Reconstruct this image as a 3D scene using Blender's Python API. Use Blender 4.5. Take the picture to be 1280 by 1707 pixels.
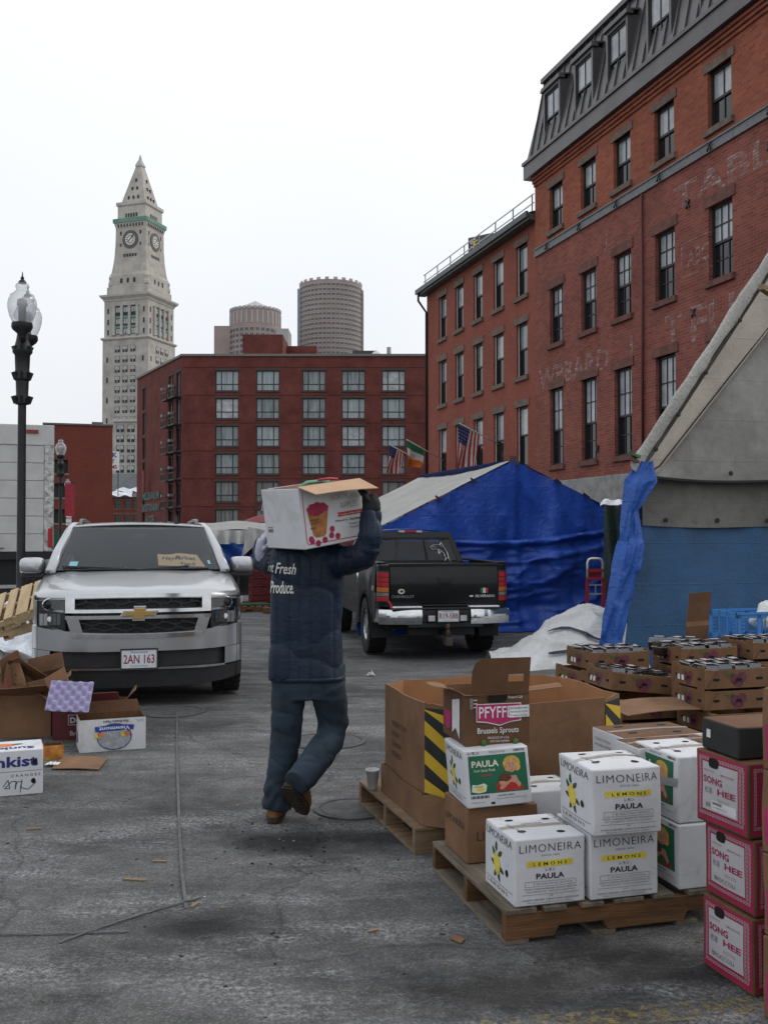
import bpy, bmesh, math, random
from mathutils import Vector, Matrix, noise as mnoise
from mathutils.bvhtree import BVHTree
sc = bpy.context.scene
for o in list(bpy.data.objects): bpy.data.objects.remove(o)
C = sc.collection
R = math.radians
random.seed(7)
# ------------------------------------------------------------------ camera
F = 1660.0; HOR = 888.0; CAMZ = 1.6
PITCH = math.atan((HOR - 853.5) / F)
cd = bpy.data.cameras.new('camera'); cam = bpy.data.objects.new('camera', cd); C.objects.link(cam)
cd.sensor_fit = 'VERTICAL'; cd.sensor_height = 36.0; cd.sensor_width = 27.0
cd.lens = F / 1707 * 36.0; cd.clip_start = 0.05; cd.clip_end = 6000
cam.location = (0, 0, CAMZ); cam.rotation_euler = (math.pi / 2 + PITCH, 0, 0)
sc.camera = cam
# ------------------------------------------------------------------ sky, sun, exposure
SUN_AZ = R(62); SUN_EL = R(38)            # azimuth from +Y (away) towards +X (right)
w = bpy.data.worlds.new('World'); sc.world = w; w.use_nodes = True
nt = w.node_tree; nt.nodes.clear()
out = nt.nodes.new('ShaderNodeOutputWorld'); bg = nt.nodes.new('ShaderNodeBackground')
sky = nt.nodes.new('ShaderNodeTexSky'); sky.sky_type = 'NISHITA'; sky.sun_disc = False
sky.sun_elevation = SUN_EL; sky.sun_rotation = SUN_AZ; sky.dust_density = 4.0; sky.air_density = 1.0
mx = nt.nodes.new('ShaderNodeMix'); mx.data_type = 'RGBA'; mx.inputs[0].default_value = 0.88
tc = nt.nodes.new('ShaderNodeTexCoord'); nz = nt.nodes.new('ShaderNodeTexNoise'); nz.inputs['Scale'].default_value = 1.3; nz.inputs['Detail'].default_value = 4
cr = nt.nodes.new('ShaderNodeValToRGB')
cr.color_ramp.elements[0].position = 0.3; cr.color_ramp.elements[0].color = (0.80, 0.845, 0.915, 1)
cr.color_ramp.elements[1].position = 0.7; cr.color_ramp.elements[1].color = (0.93, 0.945, 0.96, 1)
vs = nt.nodes.new('ShaderNodeVectorMath'); vs.operation = 'SCALE'; vs.inputs['Scale'].default_value = 9.15
nt.links.new(tc.outputs['Generated'], nz.inputs['Vector']); nt.links.new(nz.outputs['Fac'], cr.inputs['Fac'])
# an overcast sky is brightest overhead
sx = nt.nodes.new('ShaderNodeSeparateXYZ'); nt.links.new(tc.outputs['Generated'], sx.inputs[0])
mr = nt.nodes.new('ShaderNodeMapRange'); mr.inputs[1].default_value = 0.0; mr.inputs[2].default_value = 1.0; mr.inputs[3].default_value = 0.94; mr.inputs[4].default_value = 1.45; nt.links.new(sx.outputs['Z'], mr.inputs[0])
vm_ = nt.nodes.new('ShaderNodeVectorMath'); vm_.operation = 'SCALE'; nt.links.new(cr.outputs['Color'], vm_.inputs[0]); nt.links.new(mr.outputs[0], vm_.inputs['Scale'])
nt.links.new(vm_.outputs[0], vs.inputs[0])
nt.links.new(sky.outputs['Color'], mx.inputs[6]); nt.links.new(vs.outputs['Vector'], mx.inputs[7])
nt.links.new(mx.outputs[2], bg.inputs['Color']); bg.inputs['Strength'].default_value = 0.1
nt.links.new(bg.outputs['Background'], out.inputs['Surface'])
sd = bpy.data.lights.new('sun', 'SUN'); sd.energy = 0.9; sd.angle = R(18); sd.color = (1, 0.95, 0.87)
sun = bpy.data.objects.new('sun', sd); C.objects.link(sun)
sdir = Vector((math.sin(SUN_AZ) * math.cos(SUN_EL), math.cos(SUN_AZ) * math.cos(SUN_EL), math.sin(SUN_EL)))
sun.rotation_euler = sdir.to_track_quat('Z', 'Y').to_euler()
sc.view_settings.view_transform = 'Standard'; sc.view_settings.look = 'None'
sc.view_settings.exposure = 0.22; sc.view_settings.gamma = 1.0
try: sc.view_settings.use_curve_mapping = False
except Exception: pass
sc.cycles.max_bounces = 8; sc.cycles.transparent_max_bounces = 16; sc.cycles.use_denoising = True
sc.cycles.sample_clamp_indirect = 6
# ------------------------------------------------------------------ places
TH = R(17)                                  # the street runs away 17 degrees to the left
UV = Vector((-math.sin(TH), math.cos(TH), 0)); VV = Vector((math.cos(TH), math.sin(TH), 0))
def P(px, py, Y):
    """point at depth Y seen at photo pixel (px, py)"""
    x = (px - 640) / F; u = -(py - 853.5) / F
    ry = math.cos(PITCH) - u * math.sin(PITCH); rz = math.sin(PITCH) + u * math.cos(PITCH)
    t = Y / ry
    return Vector((x * t, Y, CAMZ + rz * t))
def PZ(px, py, z):
    """point at height z seen at photo pixel (px, py)"""
    x = (px - 640) / F; u = -(py - 853.5) / F
    ry = math.cos(PITCH) - u * math.sin(PITCH); rz = math.sin(PITCH) + u * math.cos(PITCH)
    t = (z - CAMZ) / rz
    return Vector((x * t, ry * t, z))
def gz(Y):
    return -0.045 * min(max(Y - 9.0, 0), 6.0)
def GP(px, py):
    z = 0.0
    for _ in range(8):
        p = PZ(px, py, z); z = gz(p.y)
    return Vector((p.x, p.y, z))
# ------------------------------------------------------------------ materials
MATS = {}
def newmat(name):
    m = bpy.data.materials.new(name); m.use_nodes = True; MATS[name] = m
    return m, m.node_tree.nodes, m.node_tree.links, m.node_tree.nodes['Principled BSDF']
def coords(n, l, kind='Object', rnd=True):
    t = n.new('ShaderNodeTexCoord')
    if not rnd: return t.outputs[kind]
    oi = n.new('ShaderNodeObjectInfo'); a = n.new('ShaderNodeVectorMath'); a.operation = 'MULTIPLY_ADD'
    l.new(oi.outputs['Random'], a.inputs[0]); a.inputs[1].default_value = (37, 53, 71); l.new(t.outputs[kind], a.inputs[2])
    return a.outputs[0]
def mat(name, col, rough=.7, metal=0., var=.18, scale=6., bump=0., bscale=60., coat=0., spec=.4, col2=None, stretch=None, detail=5):
    if name in MATS: return MATS[name]
    m, n, l, b = newmat(name)
    v = coords(n, l)
    if stretch:
        mp = n.new('ShaderNodeMapping'); mp.inputs['Scale'].default_value = stretch; l.new(v, mp.inputs[0]); v = mp.outputs[0]
    if var or col2:
        nz = n.new('ShaderNodeTexNoise'); nz.inputs['Scale'].default_value = scale; nz.inputs['Detail'].default_value = detail; nz.inputs['Roughness'].default_value = .62
        l.new(v, nz.inputs['Vector'])
        r = n.new('ShaderNodeValToRGB'); r.color_ramp.elements[0].position = .32; r.color_ramp.elements[1].position = .68
        c2 = col2 or tuple(min(1, c * (1 + var)) for c in col)
        c1 = col if col2 else tuple(c * (1 - var) for c in col)
        r.color_ramp.elements[0].color = (*c1, 1); r.color_ramp.elements[1].color = (*c2, 1)
        l.new(nz.outputs['Fac'], r.inputs['Fac']); l.new(r.outputs['Color'], b.inputs['Base Color'])
    else: b.inputs['Base Color'].default_value = (*col, 1)
    b.inputs['Roughness'].default_value = rough; b.inputs['Metallic'].default_value = metal
    b.inputs['Specular IOR Level'].default_value = spec; b.inputs['Coat Weight'].default_value = coat; b.inputs['Coat Roughness'].default_value = .06
    if bump:
        bn = n.new('ShaderNodeTexNoise'); bn.inputs['Scale'].default_value = bscale; bn.inputs['Detail'].default_value = 4; l.new(v, bn.inputs['Vector'])
        bp = n.new('ShaderNodeBump'); bp.inputs['Strength'].default_value = bump; bp.inputs['Distance'].default_value = .02
        l.new(bn.outputs['Fac'], bp.inputs['Height']); l.new(bp.outputs['Normal'], b.inputs['Normal'])
    return m
def smudge(m, col=(.20, .18, .16), amt=.45, scale=2.6, lo=.54, hi=.70):
    """dirty scuffs of their own shape over a finished material"""
    n, l = m.node_tree.nodes, m.node_tree.links; b = n['Principled BSDF']; src = b.inputs['Base Color'].links[0].from_socket
    v = coords(n, l); nz = n.new('ShaderNodeTexNoise'); nz.inputs['Scale'].default_value = scale; nz.inputs['Detail'].default_value = 10; nz.inputs['Roughness'].default_value = .74; nz.inputs['Distortion'].default_value = .8; l.new(v, nz.inputs['Vector'])
    mr = n.new('ShaderNodeMapRange'); mr.inputs[1].default_value = lo; mr.inputs[2].default_value = hi; mr.inputs[3].default_value = 0; mr.inputs[4].default_value = amt; l.new(nz.outputs['Fac'], mr.inputs[0])
    x = n.new('ShaderNodeMix'); x.data_type = 'RGBA'; l.new(mr.outputs[0], x.inputs[0]); l.new(src, x.inputs[6]); x.inputs[7].default_value = (*col, 1); l.new(x.outputs[2], b.inputs['Base Color'])
def glassmat(name, tint, fres=1.5, rough=.02, face=.06):
    if name in MATS: return MATS[name]
    m, n, l, b = newmat(name); n.remove(b)
    tr = n.new('ShaderNodeBsdfTransparent'); tr.inputs[0].default_value = (*tint, 1)
    gl = n.new('ShaderNodeBsdfGlossy'); gl.inputs['Roughness'].default_value = rough; gl.inputs[0].default_value = (.9, .93, .95, 1)
    fr = n.new('ShaderNodeFresnel'); fr.inputs[0].default_value = fres
    ad = n.new('ShaderNodeMath'); ad.operation = 'ADD'; ad.inputs[1].default_value = face; ad.use_clamp = True; l.new(fr.outputs[0], ad.inputs[0])
    ms = n.new('ShaderNodeMixShader'); l.new(ad.outputs[0], ms.inputs[0]); l.new(tr.outputs[0], ms.inputs[1]); l.new(gl.outputs[0], ms.inputs[2])
    l.new(ms.outputs[0], n['Material Output'].inputs['Surface'])
    return m
def brickmat(name, c1, c2, mortar, bw=.215, bh=.075, stain=.35, scale=1.):
    if name in MATS: return MATS[name]
    m, n, l, b = newmat(name)
    t = n.new('ShaderNodeTexCoord'); s = n.new('ShaderNodeSeparateXYZ'); l.new(t.outputs['Object'], s.inputs[0])
    sm = n.new('ShaderNodeMath'); sm.operation = 'ADD'; l.new(s.outputs['X'], sm.inputs[0]); l.new(s.outputs['Y'], sm.inputs[1])
    cb = n.new('ShaderNodeCombineXYZ'); l.new(sm.outputs[0], cb.inputs[0]); l.new(s.outputs['Z'], cb.inputs[1])
    br = n.new('ShaderNodeTexBrick'); l.new(cb.outputs[0], br.inputs['Vector'])
    br.inputs['Color1'].default_value = (*c1, 1); br.inputs['Color2'].default_value = (*c2, 1); br.inputs['Mortar'].default_value = (*mortar, 1)
    br.inputs['Scale'].default_value = scale; br.inputs['Mortar Size'].default_value = .006; br.inputs['Mortar Smooth'].default_value = .2
    br.inputs['Brick Width'].default_value = bw; br.inputs['Row Height'].default_value = bh
    nz = n.new('ShaderNodeTexNoise'); nz.inputs['Scale'].default_value = .55; nz.inputs['Detail'].default_value = 8; nz.inputs['Roughness'].default_value = .65; l.new(t.outputs['Object'], nz.inputs['Vector'])
    r = n.new('ShaderNodeValToRGB'); r.color_ramp.elements[0].position = .3; r.color_ramp.elements[0].color = (1 - stain, 1 - stain, 1 - stain, 1); r.color_ramp.elements[1].position = .7; r.color_ramp.elements[1].color = (1 + stain * .4, 1 + stain * .4, 1 + stain * .4, 1)
    l.new(nz.outputs['Fac'], r.inputs[0])
    mu = n.new('ShaderNodeMix'); mu.data_type = 'RGBA'; mu.blend_type = 'MULTIPLY'; mu.inputs[0].default_value = 1
    l.new(br.outputs['Color'], mu.inputs[6]); l.new(r.outputs['Color'], mu.inputs[7]); l.new(mu.outputs[2], b.inputs['Base Color'])
    bp = n.new('ShaderNodeBump'); bp.inputs['Strength'].default_value = .5; bp.inputs['Distance'].default_value = .012; bp.invert = True
    l.new(br.outputs['Fac'], bp.inputs['Height']); l.new(bp.outputs['Normal'], b.inputs['Normal'])
    b.inputs['Roughness'].default_value = .9; b.inputs['Specular IOR Level'].default_value = .2
    return m
# ------------------------------------------------------------------ mesh helpers
class MB:
    def __init__(s): s.v = []; s.f = []; s.m = []; s.mats = []; s.cur = 0
    def use(s, m):
        if m not in s.mats: s.mats.append(m)
        s.cur = s.mats.index(m); return s
    def add(s, vs, fs):
        o = len(s.v); s.v += [tuple(v) for v in vs]
        for f in fs: s.f.append(tuple(i + o for i in f)); s.m.append(s.cur)
        return s
    def quad(s, a, b, c, d): return s.add([a, b, c, d], [(0, 1, 2, 3)])
    def poly(s, pts): return s.add(pts, [tuple(range(len(pts)))])
    def box(s, x0, x1, y0, y1, z0, z1, M=None):
        vs = [Vector(p) for p in ((x0, y0, z0), (x1, y0, z0), (x1, y1, z0), (x0, y1, z0), (x0, y0, z1), (x1, y0, z1), (x1, y1, z1), (x0, y1, z1))]
        if M is not None: vs = [M @ v for v in vs]
        return s.add(vs, [(0, 3, 2, 1), (4, 5, 6, 7), (0, 1, 5, 4), (1, 2, 6, 5), (2, 3, 7, 6), (3, 0, 4, 7)])
    def bar(s, a, b, w, h=None, up=(0, 0, 1)):
        a = Vector(a); b = Vector(b); h = h or w; d = (b - a); L = d.length; d.normalize(); u = Vector(up)
        if abs(d.dot(u)) > .98: u = Vector((1, 0, 0))
        x = d.cross(u).normalized(); u = x.cross(d)
        M = Matrix((( x.x, d.x, u.x, a.x), (x.y, d.y, u.y, a.y), (x.z, d.z, u.z, a.z), (0, 0, 0, 1)))
        return s.box(-w / 2, w / 2, 0, L, -h / 2, h / 2, M)
    def loft(s, rings, cap=True, close=True):
        n = len(rings[0]); vs = [p for r in rings for p in r]; fs = []
        for i in range(len(rings) - 1):
            for j in range(n if close else n - 1):
                k = (j + 1) % n; fs.append((i * n + j, i * n + k, (i + 1) * n + k, (i + 1) * n + j))
        if cap and close:
            fs.append(tuple(range(n - 1, -1, -1))); fs.append(tuple(range((len(rings) - 1) * n, len(rings) * n)))
        return s.add(vs, fs)
    def lathe(s, prof, n=16, c=(0, 0, 0), cap=True):
        c = Vector(c)
        return s.loft([[c + Vector((r * math.cos(2 * math.pi * k / n), r * math.sin(2 * math.pi * k / n), z)) for k in range(n)] for r, z in prof], cap)
    def tube(s, pts, rads, n=10, cap=True, flat=None):
        pts = [Vector(p) for p in pts]
        if not hasattr(rads, '__len__'): rads = [rads] * len(pts)
        rings = []; prev = None
        for i, p in enumerate(pts):
            d = (pts[min(i + 1, len(pts) - 1)] - pts[max(i - 1, 0)]).normalized()
            if prev is None:
                a = d.cross(Vector((0, 1, 0)) if abs(d.y) < .9 else Vector((1, 0, 0))).normalized()
            else: a = (prev - d * prev.dot(d)).normalized()
            prev = a; b = d.cross(a); r = rads[i]; ra, rb = r if hasattr(r, '__len__') else (r, r)
            rings.append([p + a * ra * math.cos(2 * math.pi * k / n) + b * rb * math.sin(2 * math.pi * k / n) for k in range(n)])
        return s.loft(rings, cap)
    def grid(s, fn, nu, nv):
        vs = [fn(i / nu, j / nv) for j in range(nv + 1) for i in range(nu + 1)]
        return s.add(vs, [(j * (nu + 1) + i, j * (nu + 1) + i + 1, (j + 1) * (nu + 1) + i + 1, (j + 1) * (nu + 1) + i) for j in range(nv) for i in range(nu)])
    def prism(s, pts, d):
        n = len(pts); a = [Vector(p) for p in pts]; d = Vector(d)
        return s.add(a + [p + d for p in a], [tuple(range(n - 1, -1, -1)), tuple(range(n, 2 * n))] + [(i, (i + 1) % n, n + (i + 1) % n, n + i) for i in range(n)])
    def mesh(s, name, smooth=False, fix=True):
        me = bpy.data.meshes.new(name); me.from_pydata(s.v, [], s.f)
        for m in s.mats: me.materials.append(m)
        me.polygons.foreach_set('material_index', s.m)
        if fix:
            bm = bmesh.new(); bm.from_mesh(me); bmesh.ops.remove_doubles(bm, verts=bm.verts, dist=1e-5); bmesh.ops.recalc_face_normals(bm, faces=bm.faces); bm.to_mesh(me); bm.free()
        if smooth: me.polygons.foreach_set('use_smooth', [True] * len(me.polygons))
        me.update(); return me
    def build(s, name, parent=None, m=None, smooth=False, bevel=0, fix=True, seg=2, autosmooth=None, loc=None, rz=0, solid=0, subsurf=0):
        if m is not None and not s.mats: s.mats = [m]
        o = bpy.data.objects.new(name, s.mesh(name, smooth or autosmooth is not None, fix)); C.objects.link(o)
        finish(o, parent, bevel, seg, autosmooth, loc, rz, solid, subsurf); return o
def finish(o, parent=None, bevel=0, seg=2, autosmooth=None, loc=None, rz=0, solid=0, subsurf=0):
    if parent is not None: o.parent = parent
    if loc is not None: o.location = loc
    if rz: o.rotation_euler = (0, 0, rz)
    if solid:
        md = o.modifiers.new('solid', 'SOLIDIFY'); md.thickness = solid; md.offset = 0
    if subsurf:
        md = o.modifiers.new('sub', 'SUBSURF'); md.levels = subsurf; md.render_levels = subsurf
    if bevel:
        md = o.modifiers.new('bevel', 'BEVEL'); md.width = bevel; md.segments = seg; md.limit_method = 'ANGLE'; md.angle_limit = R(35); md.harden_normals = False
    if autosmooth is not None:
        try: o.data.set_sharp_from_angle(angle=R(autosmooth))
        except Exception: pass
def tag(o, label, cat=None, group=None, kind=None):
    o['label'] = label
    if cat: o['category'] = cat
    if group: o['group'] = group
    if kind: o['kind'] = kind
    return o
def thing(name, label, cat, loc=(0, 0, 0), rz=0, group=None):
    o = bpy.data.objects.new(name, None); C.objects.link(o); o.location = loc; o.rotation_euler = (0, 0, rz); o.empty_display_size = .1
    return tag(o, label, cat, group)
def put(name, me, parent=None, loc=(0, 0, 0), rot=(0, 0, 0), scale=None):
    o = bpy.data.objects.new(name, me); C.objects.link(o); o.parent = parent; o.location = loc; o.rotation_euler = rot
    if scale: o.scale = scale
    return o
def copy_tree(o, parent=None):
    c = o.copy(); C.objects.link(c); c.parent = parent
    for ch in list(o.children): copy_tree(ch, c)
    return c
def fbm(p, s=1., o=4): return mnoise.fractal(Vector(p) * s, 1.0, 2.0, o)
_TX = {}
def txt(s, h, w=None, bold=0., shear=0., spacing=1., res=2):
    """2-D mesh of a word, lower-left at the origin, cap height about h (bbox scaled to w x h when w is given)"""
    k = (s, bold, shear, spacing, res)
    if k not in _TX:
        cu = bpy.data.curves.new('t', 'FONT'); cu.body = s; cu.offset = bold; cu.shear = shear; cu.space_character = spacing; cu.resolution_u = res; cu.fill_mode = 'FRONT'
        ob = bpy.data.objects.new('t', cu); C.objects.link(ob)
        dg = bpy.context.evaluated_depsgraph_get(); me = ob.evaluated_get(dg).to_mesh()
        vs = [(v.co.x, v.co.y) for v in me.vertices]; fs = [tuple(p.vertices) for p in me.polygons]
        ob.evaluated_get(dg).to_mesh_clear(); bpy.data.objects.remove(ob); bpy.data.curves.remove(cu)
        x0 = min(v[0] for v in vs); x1 = max(v[0] for v in vs); y0 = min(v[1] for v in vs); y1 = max(v[1] for v in vs)
        _TX[k] = ([((a - x0) / (y1 - y0), (b - y0) / (y1 - y0)) for a, b in vs], fs, (x1 - x0) / (y1 - y0))
    vs, fs, asp = _TX[k]; sx = (w / asp) if w else h
    return [(a * sx, b * h) for a, b in vs], fs, asp * sx
def word(mb, m, s, x, y, h, S, w=None, al='l', bold=0., shear=0., spacing=1., rot=0., flip=False):
    """put a word on a surface: S(a, b) gives the 3-D point"""
    vs, fs, W = txt(s, h, w, bold, shear, spacing); dx = {'l': 0, 'c': -W / 2, 'r': -W}[al]; c, sn = math.cos(rot), math.sin(rot)
    pts = []
    for a, b in vs:
        a += dx
        if flip: a, b = -a, h - b
        pts.append(S(x + a * c - b * sn, y + a * sn + b * c))
    mb.use(m).add(pts, fs)
def ell(cx, cy, rx, ry, n=14, a0=0): return [(cx + rx * math.cos(a0 + 2 * math.pi * k / n), cy + ry * math.sin(a0 + 2 * math.pi * k / n)) for k in range(n)]
# ================================================================== ground
def asphalt():
    m, n, l, b = newmat('asphalt')
    t = n.new('ShaderNodeTexCoord').outputs['Object']
    def nz(s, d=6, r=.6, v=t):
        x = n.new('ShaderNodeTexNoise'); x.inputs['Scale'].default_value = s; x.inputs['Detail'].default_value = d; x.inputs['Roughness'].default_value = r; l.new(v, x.inputs['Vector']); return x.outputs['Fac']
    def ramp(f, stops):
        r = n.new('ShaderNodeValToRGB')
        while len(r.color_ramp.elements) < len(stops): r.color_ramp.elements.new(.5)
        for e, (p, c) in zip(r.color_ramp.elements, stops): e.position = p; e.color = (c, c, c, 1) if not hasattr(c, '__len__') else (*c, 1)
        l.new(f, r.inputs[0]); return r.outputs[0]
    def mixc(bt, f, a, bb):
        x = n.new('ShaderNodeMix'); x.data_type = 'RGBA'; x.blend_type = bt
        if hasattr(f, 'links'): l.new(f, x.inputs[0])
        else: x.inputs[0].default_value = f
        for i, q in ((6, a), (7, bb)):
            if hasattr(q, 'links'): l.new(q, x.inputs[i])
            else: x.inputs[i].default_value = (*q, 1)
        return x.outputs[2]
    base = ramp(nz(.8, 8, .65), [(.3, (.048, .048, .048)), (.7, (.142, .140, .137))])
    grain = ramp(nz(110, 4, .8), [(.30, .5), (.70, 1.5)])
    c = mixc('MULTIPLY', 1., base, grain)
    st = n.new('ShaderNodeTexVoronoi'); st.inputs['Scale'].default_value = 120; l.new(t, st.inputs['Vector']); bwn = n.new('ShaderNodeSeparateColor'); l.new(st.outputs['Color'], bwn.inputs[0])
    c = mixc('MULTIPLY', 1., c, ramp(bwn.outputs[0], [(.0, .72), (.7, 1.0), (1., 1.5)]))
    mid = ramp(nz(7, 6, .7), [(.3, .70), (.7, 1.25)])
    c = mixc('MULTIPLY', 1., c, mid)
    # dried salt, streaky along the street
    mp = n.new('ShaderNodeMapping'); mp.inputs['Rotation'].default_value = (0, 0, -.3); mp.inputs['Scale'].default_value = (.45, 1.6, 1); l.new(t, mp.inputs[0])
    salt = ramp(nz(1.5, 10, .75, mp.outputs[0]), [(.48, 0.), (.65, .9)])
    sp = ramp(nz(46, 5, .8), [(.46, 0.), (.60, 1.)])
    sm = n.new('ShaderNodeMath'); sm.operation = 'MULTIPLY'; l.new(salt, sm.inputs[0]); l.new(sp, sm.inputs[1])
    c = mixc('MIX', sm.outputs[0], c, (.40, .40, .41))
    # oil and damp spots
    vo = n.new('ShaderNodeTexVoronoi'); vo.inputs['Scale'].default_value = 1.7; l.new(t, vo.inputs['Vector'])
    ad = n.new('ShaderNodeMath'); ad.operation = 'MULTIPLY_ADD'; l.new(nz(6, 5, .7), ad.inputs[0]); ad.inputs[1].default_value = .34; l.new(vo.outputs['Distance'], ad.inputs[2])
    spots = ramp(ad.outputs[0], [(.205, .35), (.27, 1.)])
    c = mixc('MULTIPLY', 1., c, spots)
    big = ramp(nz(.55, 6, .65), [(.36, .5), (.48, 1.)])
    c = mixc('MULTIPLY', 1., c, big)
    # two real spills: by the walker's feet and before the front pallet
    for (px, py, r, s) in ((475, 1405, .40, .28), (830, 1650, .50, .30), (1120, 1615, .36, .35), (650, 1395, .32, .4), (1000, 1590, .3, .4), (345, 1545, .22, .4)):
        g = GP(px, py); v = n.new('ShaderNodeVectorMath'); v.operation = 'SUBTRACT'; l.new(t, v.inputs[0]); v.inputs[1].default_value = g
        sc2 = n.new('ShaderNodeVectorMath'); sc2.operation = 'MULTIPLY'; l.new(v.outputs[0], sc2.inputs[0]); sc2.inputs[1].default_value = (.75, 1.5, 0)
        ln = n.new('ShaderNodeVectorMath'); ln.operation = 'LENGTH'; l.new(sc2.outputs[0], ln.inputs[0])
        a2 = n.new('ShaderNodeMath'); a2.operation = 'MULTIPLY_ADD'; l.new(nz(3.2, 7, .75), a2.inputs[0]); a2.inputs[1].default_value = 1.5 * r; l.new(ln.outputs['Value'], a2.inputs[2])
        c = mixc('MULTIPLY', 1., c, ramp(a2.outputs[0], [(r * 1.05, s), (r * 1.6, 1.)]))
    cv = n.new('ShaderNodeTexVoronoi'); cv.feature = 'DISTANCE_TO_EDGE'; cv.inputs['Scale'].default_value = .42
    wv_ = n.new('ShaderNodeVectorMath'); wv_.operation = 'MULTIPLY_ADD'; wn = n.new('ShaderNodeTexNoise'); wn.inputs['Scale'].default_value = 2.2; wn.inputs['Detail'].default_value = 6; l.new(t, wn.inputs['Vector']); l.new(wn.outputs['Color'], wv_.inputs[0]); wv_.inputs[1].default_value = (.55, .55, 0); l.new(t, wv_.inputs[2]); l.new(wv_.outputs[0], cv.inputs['Vector'])
    c = mixc('MULTIPLY', 1., c, ramp(cv.outputs['Distance'], [(.0, .62), (.006, 1.)]))
    l.new(c, b.inputs['Base Color'])
    l.new(ramp(spots, [(0., .45), (1., .88)]), b.inputs['Roughness']); b.inputs['Specular IOR Level'].default_value = .35
    h = n.new('ShaderNodeMath'); h.operation = 'MULTIPLY_ADD'; l.new(nz(70, 4, .7), h.inputs[0]); h.inputs[1].default_value = .35; l.new(nz(9, 6, .6), h.inputs[2])
    bp = n.new('ShaderNodeBump'); bp.inputs['Strength'].default_value = .8; bp.inputs['Distance'].default_value = .022; l.new(h.outputs[0], bp.inputs['Height']); l.new(bp.outputs['Normal'], b.inputs['Normal'])
    return m
mb = MB().use(asphalt())
ys = [-60, -10, 0, 3, 6, 9, 10, 11, 12, 13, 14, 15, 18, 25, 40, 80, 200, 600, 2500]; xs = [-2500, -300, -60, -20, -8, 0, 8, 20, 60, 300, 2500]
mb.add([(x, y, gz(y)) for y in ys for x in xs], [(j * 11 + i, j * 11 + i + 1, (j + 1) * 11 + i + 1, (j + 1) * 11 + i) for j in range(len(ys) - 1) for i in range(10)])
g = mb.build('ground', fix=False); tag(g, 'grey salt-stained asphalt of the market street', kind='structure')
# ================================================================== facades
BRK_A = brickmat('brick_old_red', (.275, .086, .062), (.188, .055, .042), (.25, .145, .118), stain=.30)
BRK_TOP = brickmat('brick_orange_red', (.345, .104, .057), (.245, .068, .041), (.26, .14, .10), stain=.25)
BRK_B = brickmat('brick_smooth_red', (.275, .082, .056), (.235, .068, .048), (.23, .10, .072), stain=.2)
BRK_H = brickmat('brick_hotel', (.165, .048, .039), (.138, .040, .033), (.15, .062, .052), stain=.42)
BRK_G = brickmat('brick_garage', (.18, .046, .034), (.155, .039, .029), (.155, .058, .046), stain=.15)
STONE = mat('brownstone', (.145, .105, .085), .9, var=.3, scale=5, bump=.3)
STONE2 = mat('reddish_brownstone', (.135, .060, .046), .9, var=.3, scale=5, bump=.3)
GRAN = mat('granite_base', (.25, .245, .235), .9, var=.25, scale=4, bump=.3)
FRM = mat('dark_window_frame', (.018, .018, .018), .5, var=.1)
WFRM = mat('white_window_frame', (.55, .54, .50), .6, var=.1)
GL_D = mat('dark_window_glass', (.012, .014, .016), .06, var=.3, scale=1.2, spec=.6)
GL_L = mat('pale_window_glass', (.33, .35, .36), .15, var=.35, scale=1.5, spec=.6)  # pale grey-white pane tone, mainly for upper sashes
GL_C = mat('window_glass_with_curtain', (.25, .30, .31), .15, var=.30, scale=2.6, spec=.6, stretch=(2.5, 1, .12))
GL_C2 = mat('window_glass_half_curtain', (.17, .205, .21), .10, var=.5, scale=1.7, spec=.6, stretch=(2.0, 1, .25))
GL_E = mat('window_glass_dim_curtain', (.13, .14, .13), .12, var=.6, scale=2.2, spec=.6, stretch=(2.5, 1, .15))
METAL = mat('grey_standing_seam_metal', (.115, .108, .108), .42, .55, var=.15, scale=1.5)
METAL_L = mat('grey_painted_metal', (.21, .215, .22), .5, .2, var=.12, scale=2)
BLACKM = mat('black_metal', (.016, .016, .017), .45, .3, var=.2)
SNOW = mat('dirty_snow', (.72, .74, .77), .8, var=.25, scale=7, bump=.6, bscale=18, col2=None)
def wall(name, parent, W, z0, z1, holes, m, depth=.18, y=0.0, thick=.5, ends=True):
    """brick wall with real openings; local x along the wall, y into the building"""
    mb = MB().use(m)
    xs = sorted({0, W, *[h[0] for h in holes], *[h[1] for h in holes]}); zs = sorted({z0, z1, *[h[2] for h in holes], *[h[3] for h in holes]})
    for i in range(len(xs) - 1):
        for j in range(len(zs) - 1):
            cx = (xs[i] + xs[i + 1]) / 2; cz = (zs[j] + zs[j + 1]) / 2
            if any(h[0] < cx < h[1] and h[2] < cz < h[3] for h in holes): continue
            mb.quad((xs[i], y, zs[j]), (xs[i + 1], y, zs[j]), (xs[i + 1], y, zs[j + 1]), (xs[i], y, zs[j + 1]))
    for a, b_, c, d in holes:
        mb.quad((a, y, c), (a, y + depth, c), (a, y + depth, d), (a, y, d)); mb.quad((b_, y, c), (b_, y, d), (b_, y + depth, d), (b_, y + depth, c))
        mb.quad((a, y, d), (a, y + depth, d), (b_, y + depth, d), (b_, y, d)); mb.quad((a, y, c), (b_, y, c), (b_, y + depth, c), (a, y + depth, c))
    if ends:
        mb.quad((0, y, z0), (0, y, z1), (0, y + thick, z1), (0, y + thick, z0)); mb.quad((W, y, z0), (W, y + thick, z0), (W, y + thick, z1), (W, y, z1))
        mb.quad((0, y, z1), (W, y, z1), (W, y + thick, z1), (0, y + thick, z1))
    return mb.build(name, parent, fix=False)
_WM = {}
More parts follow.
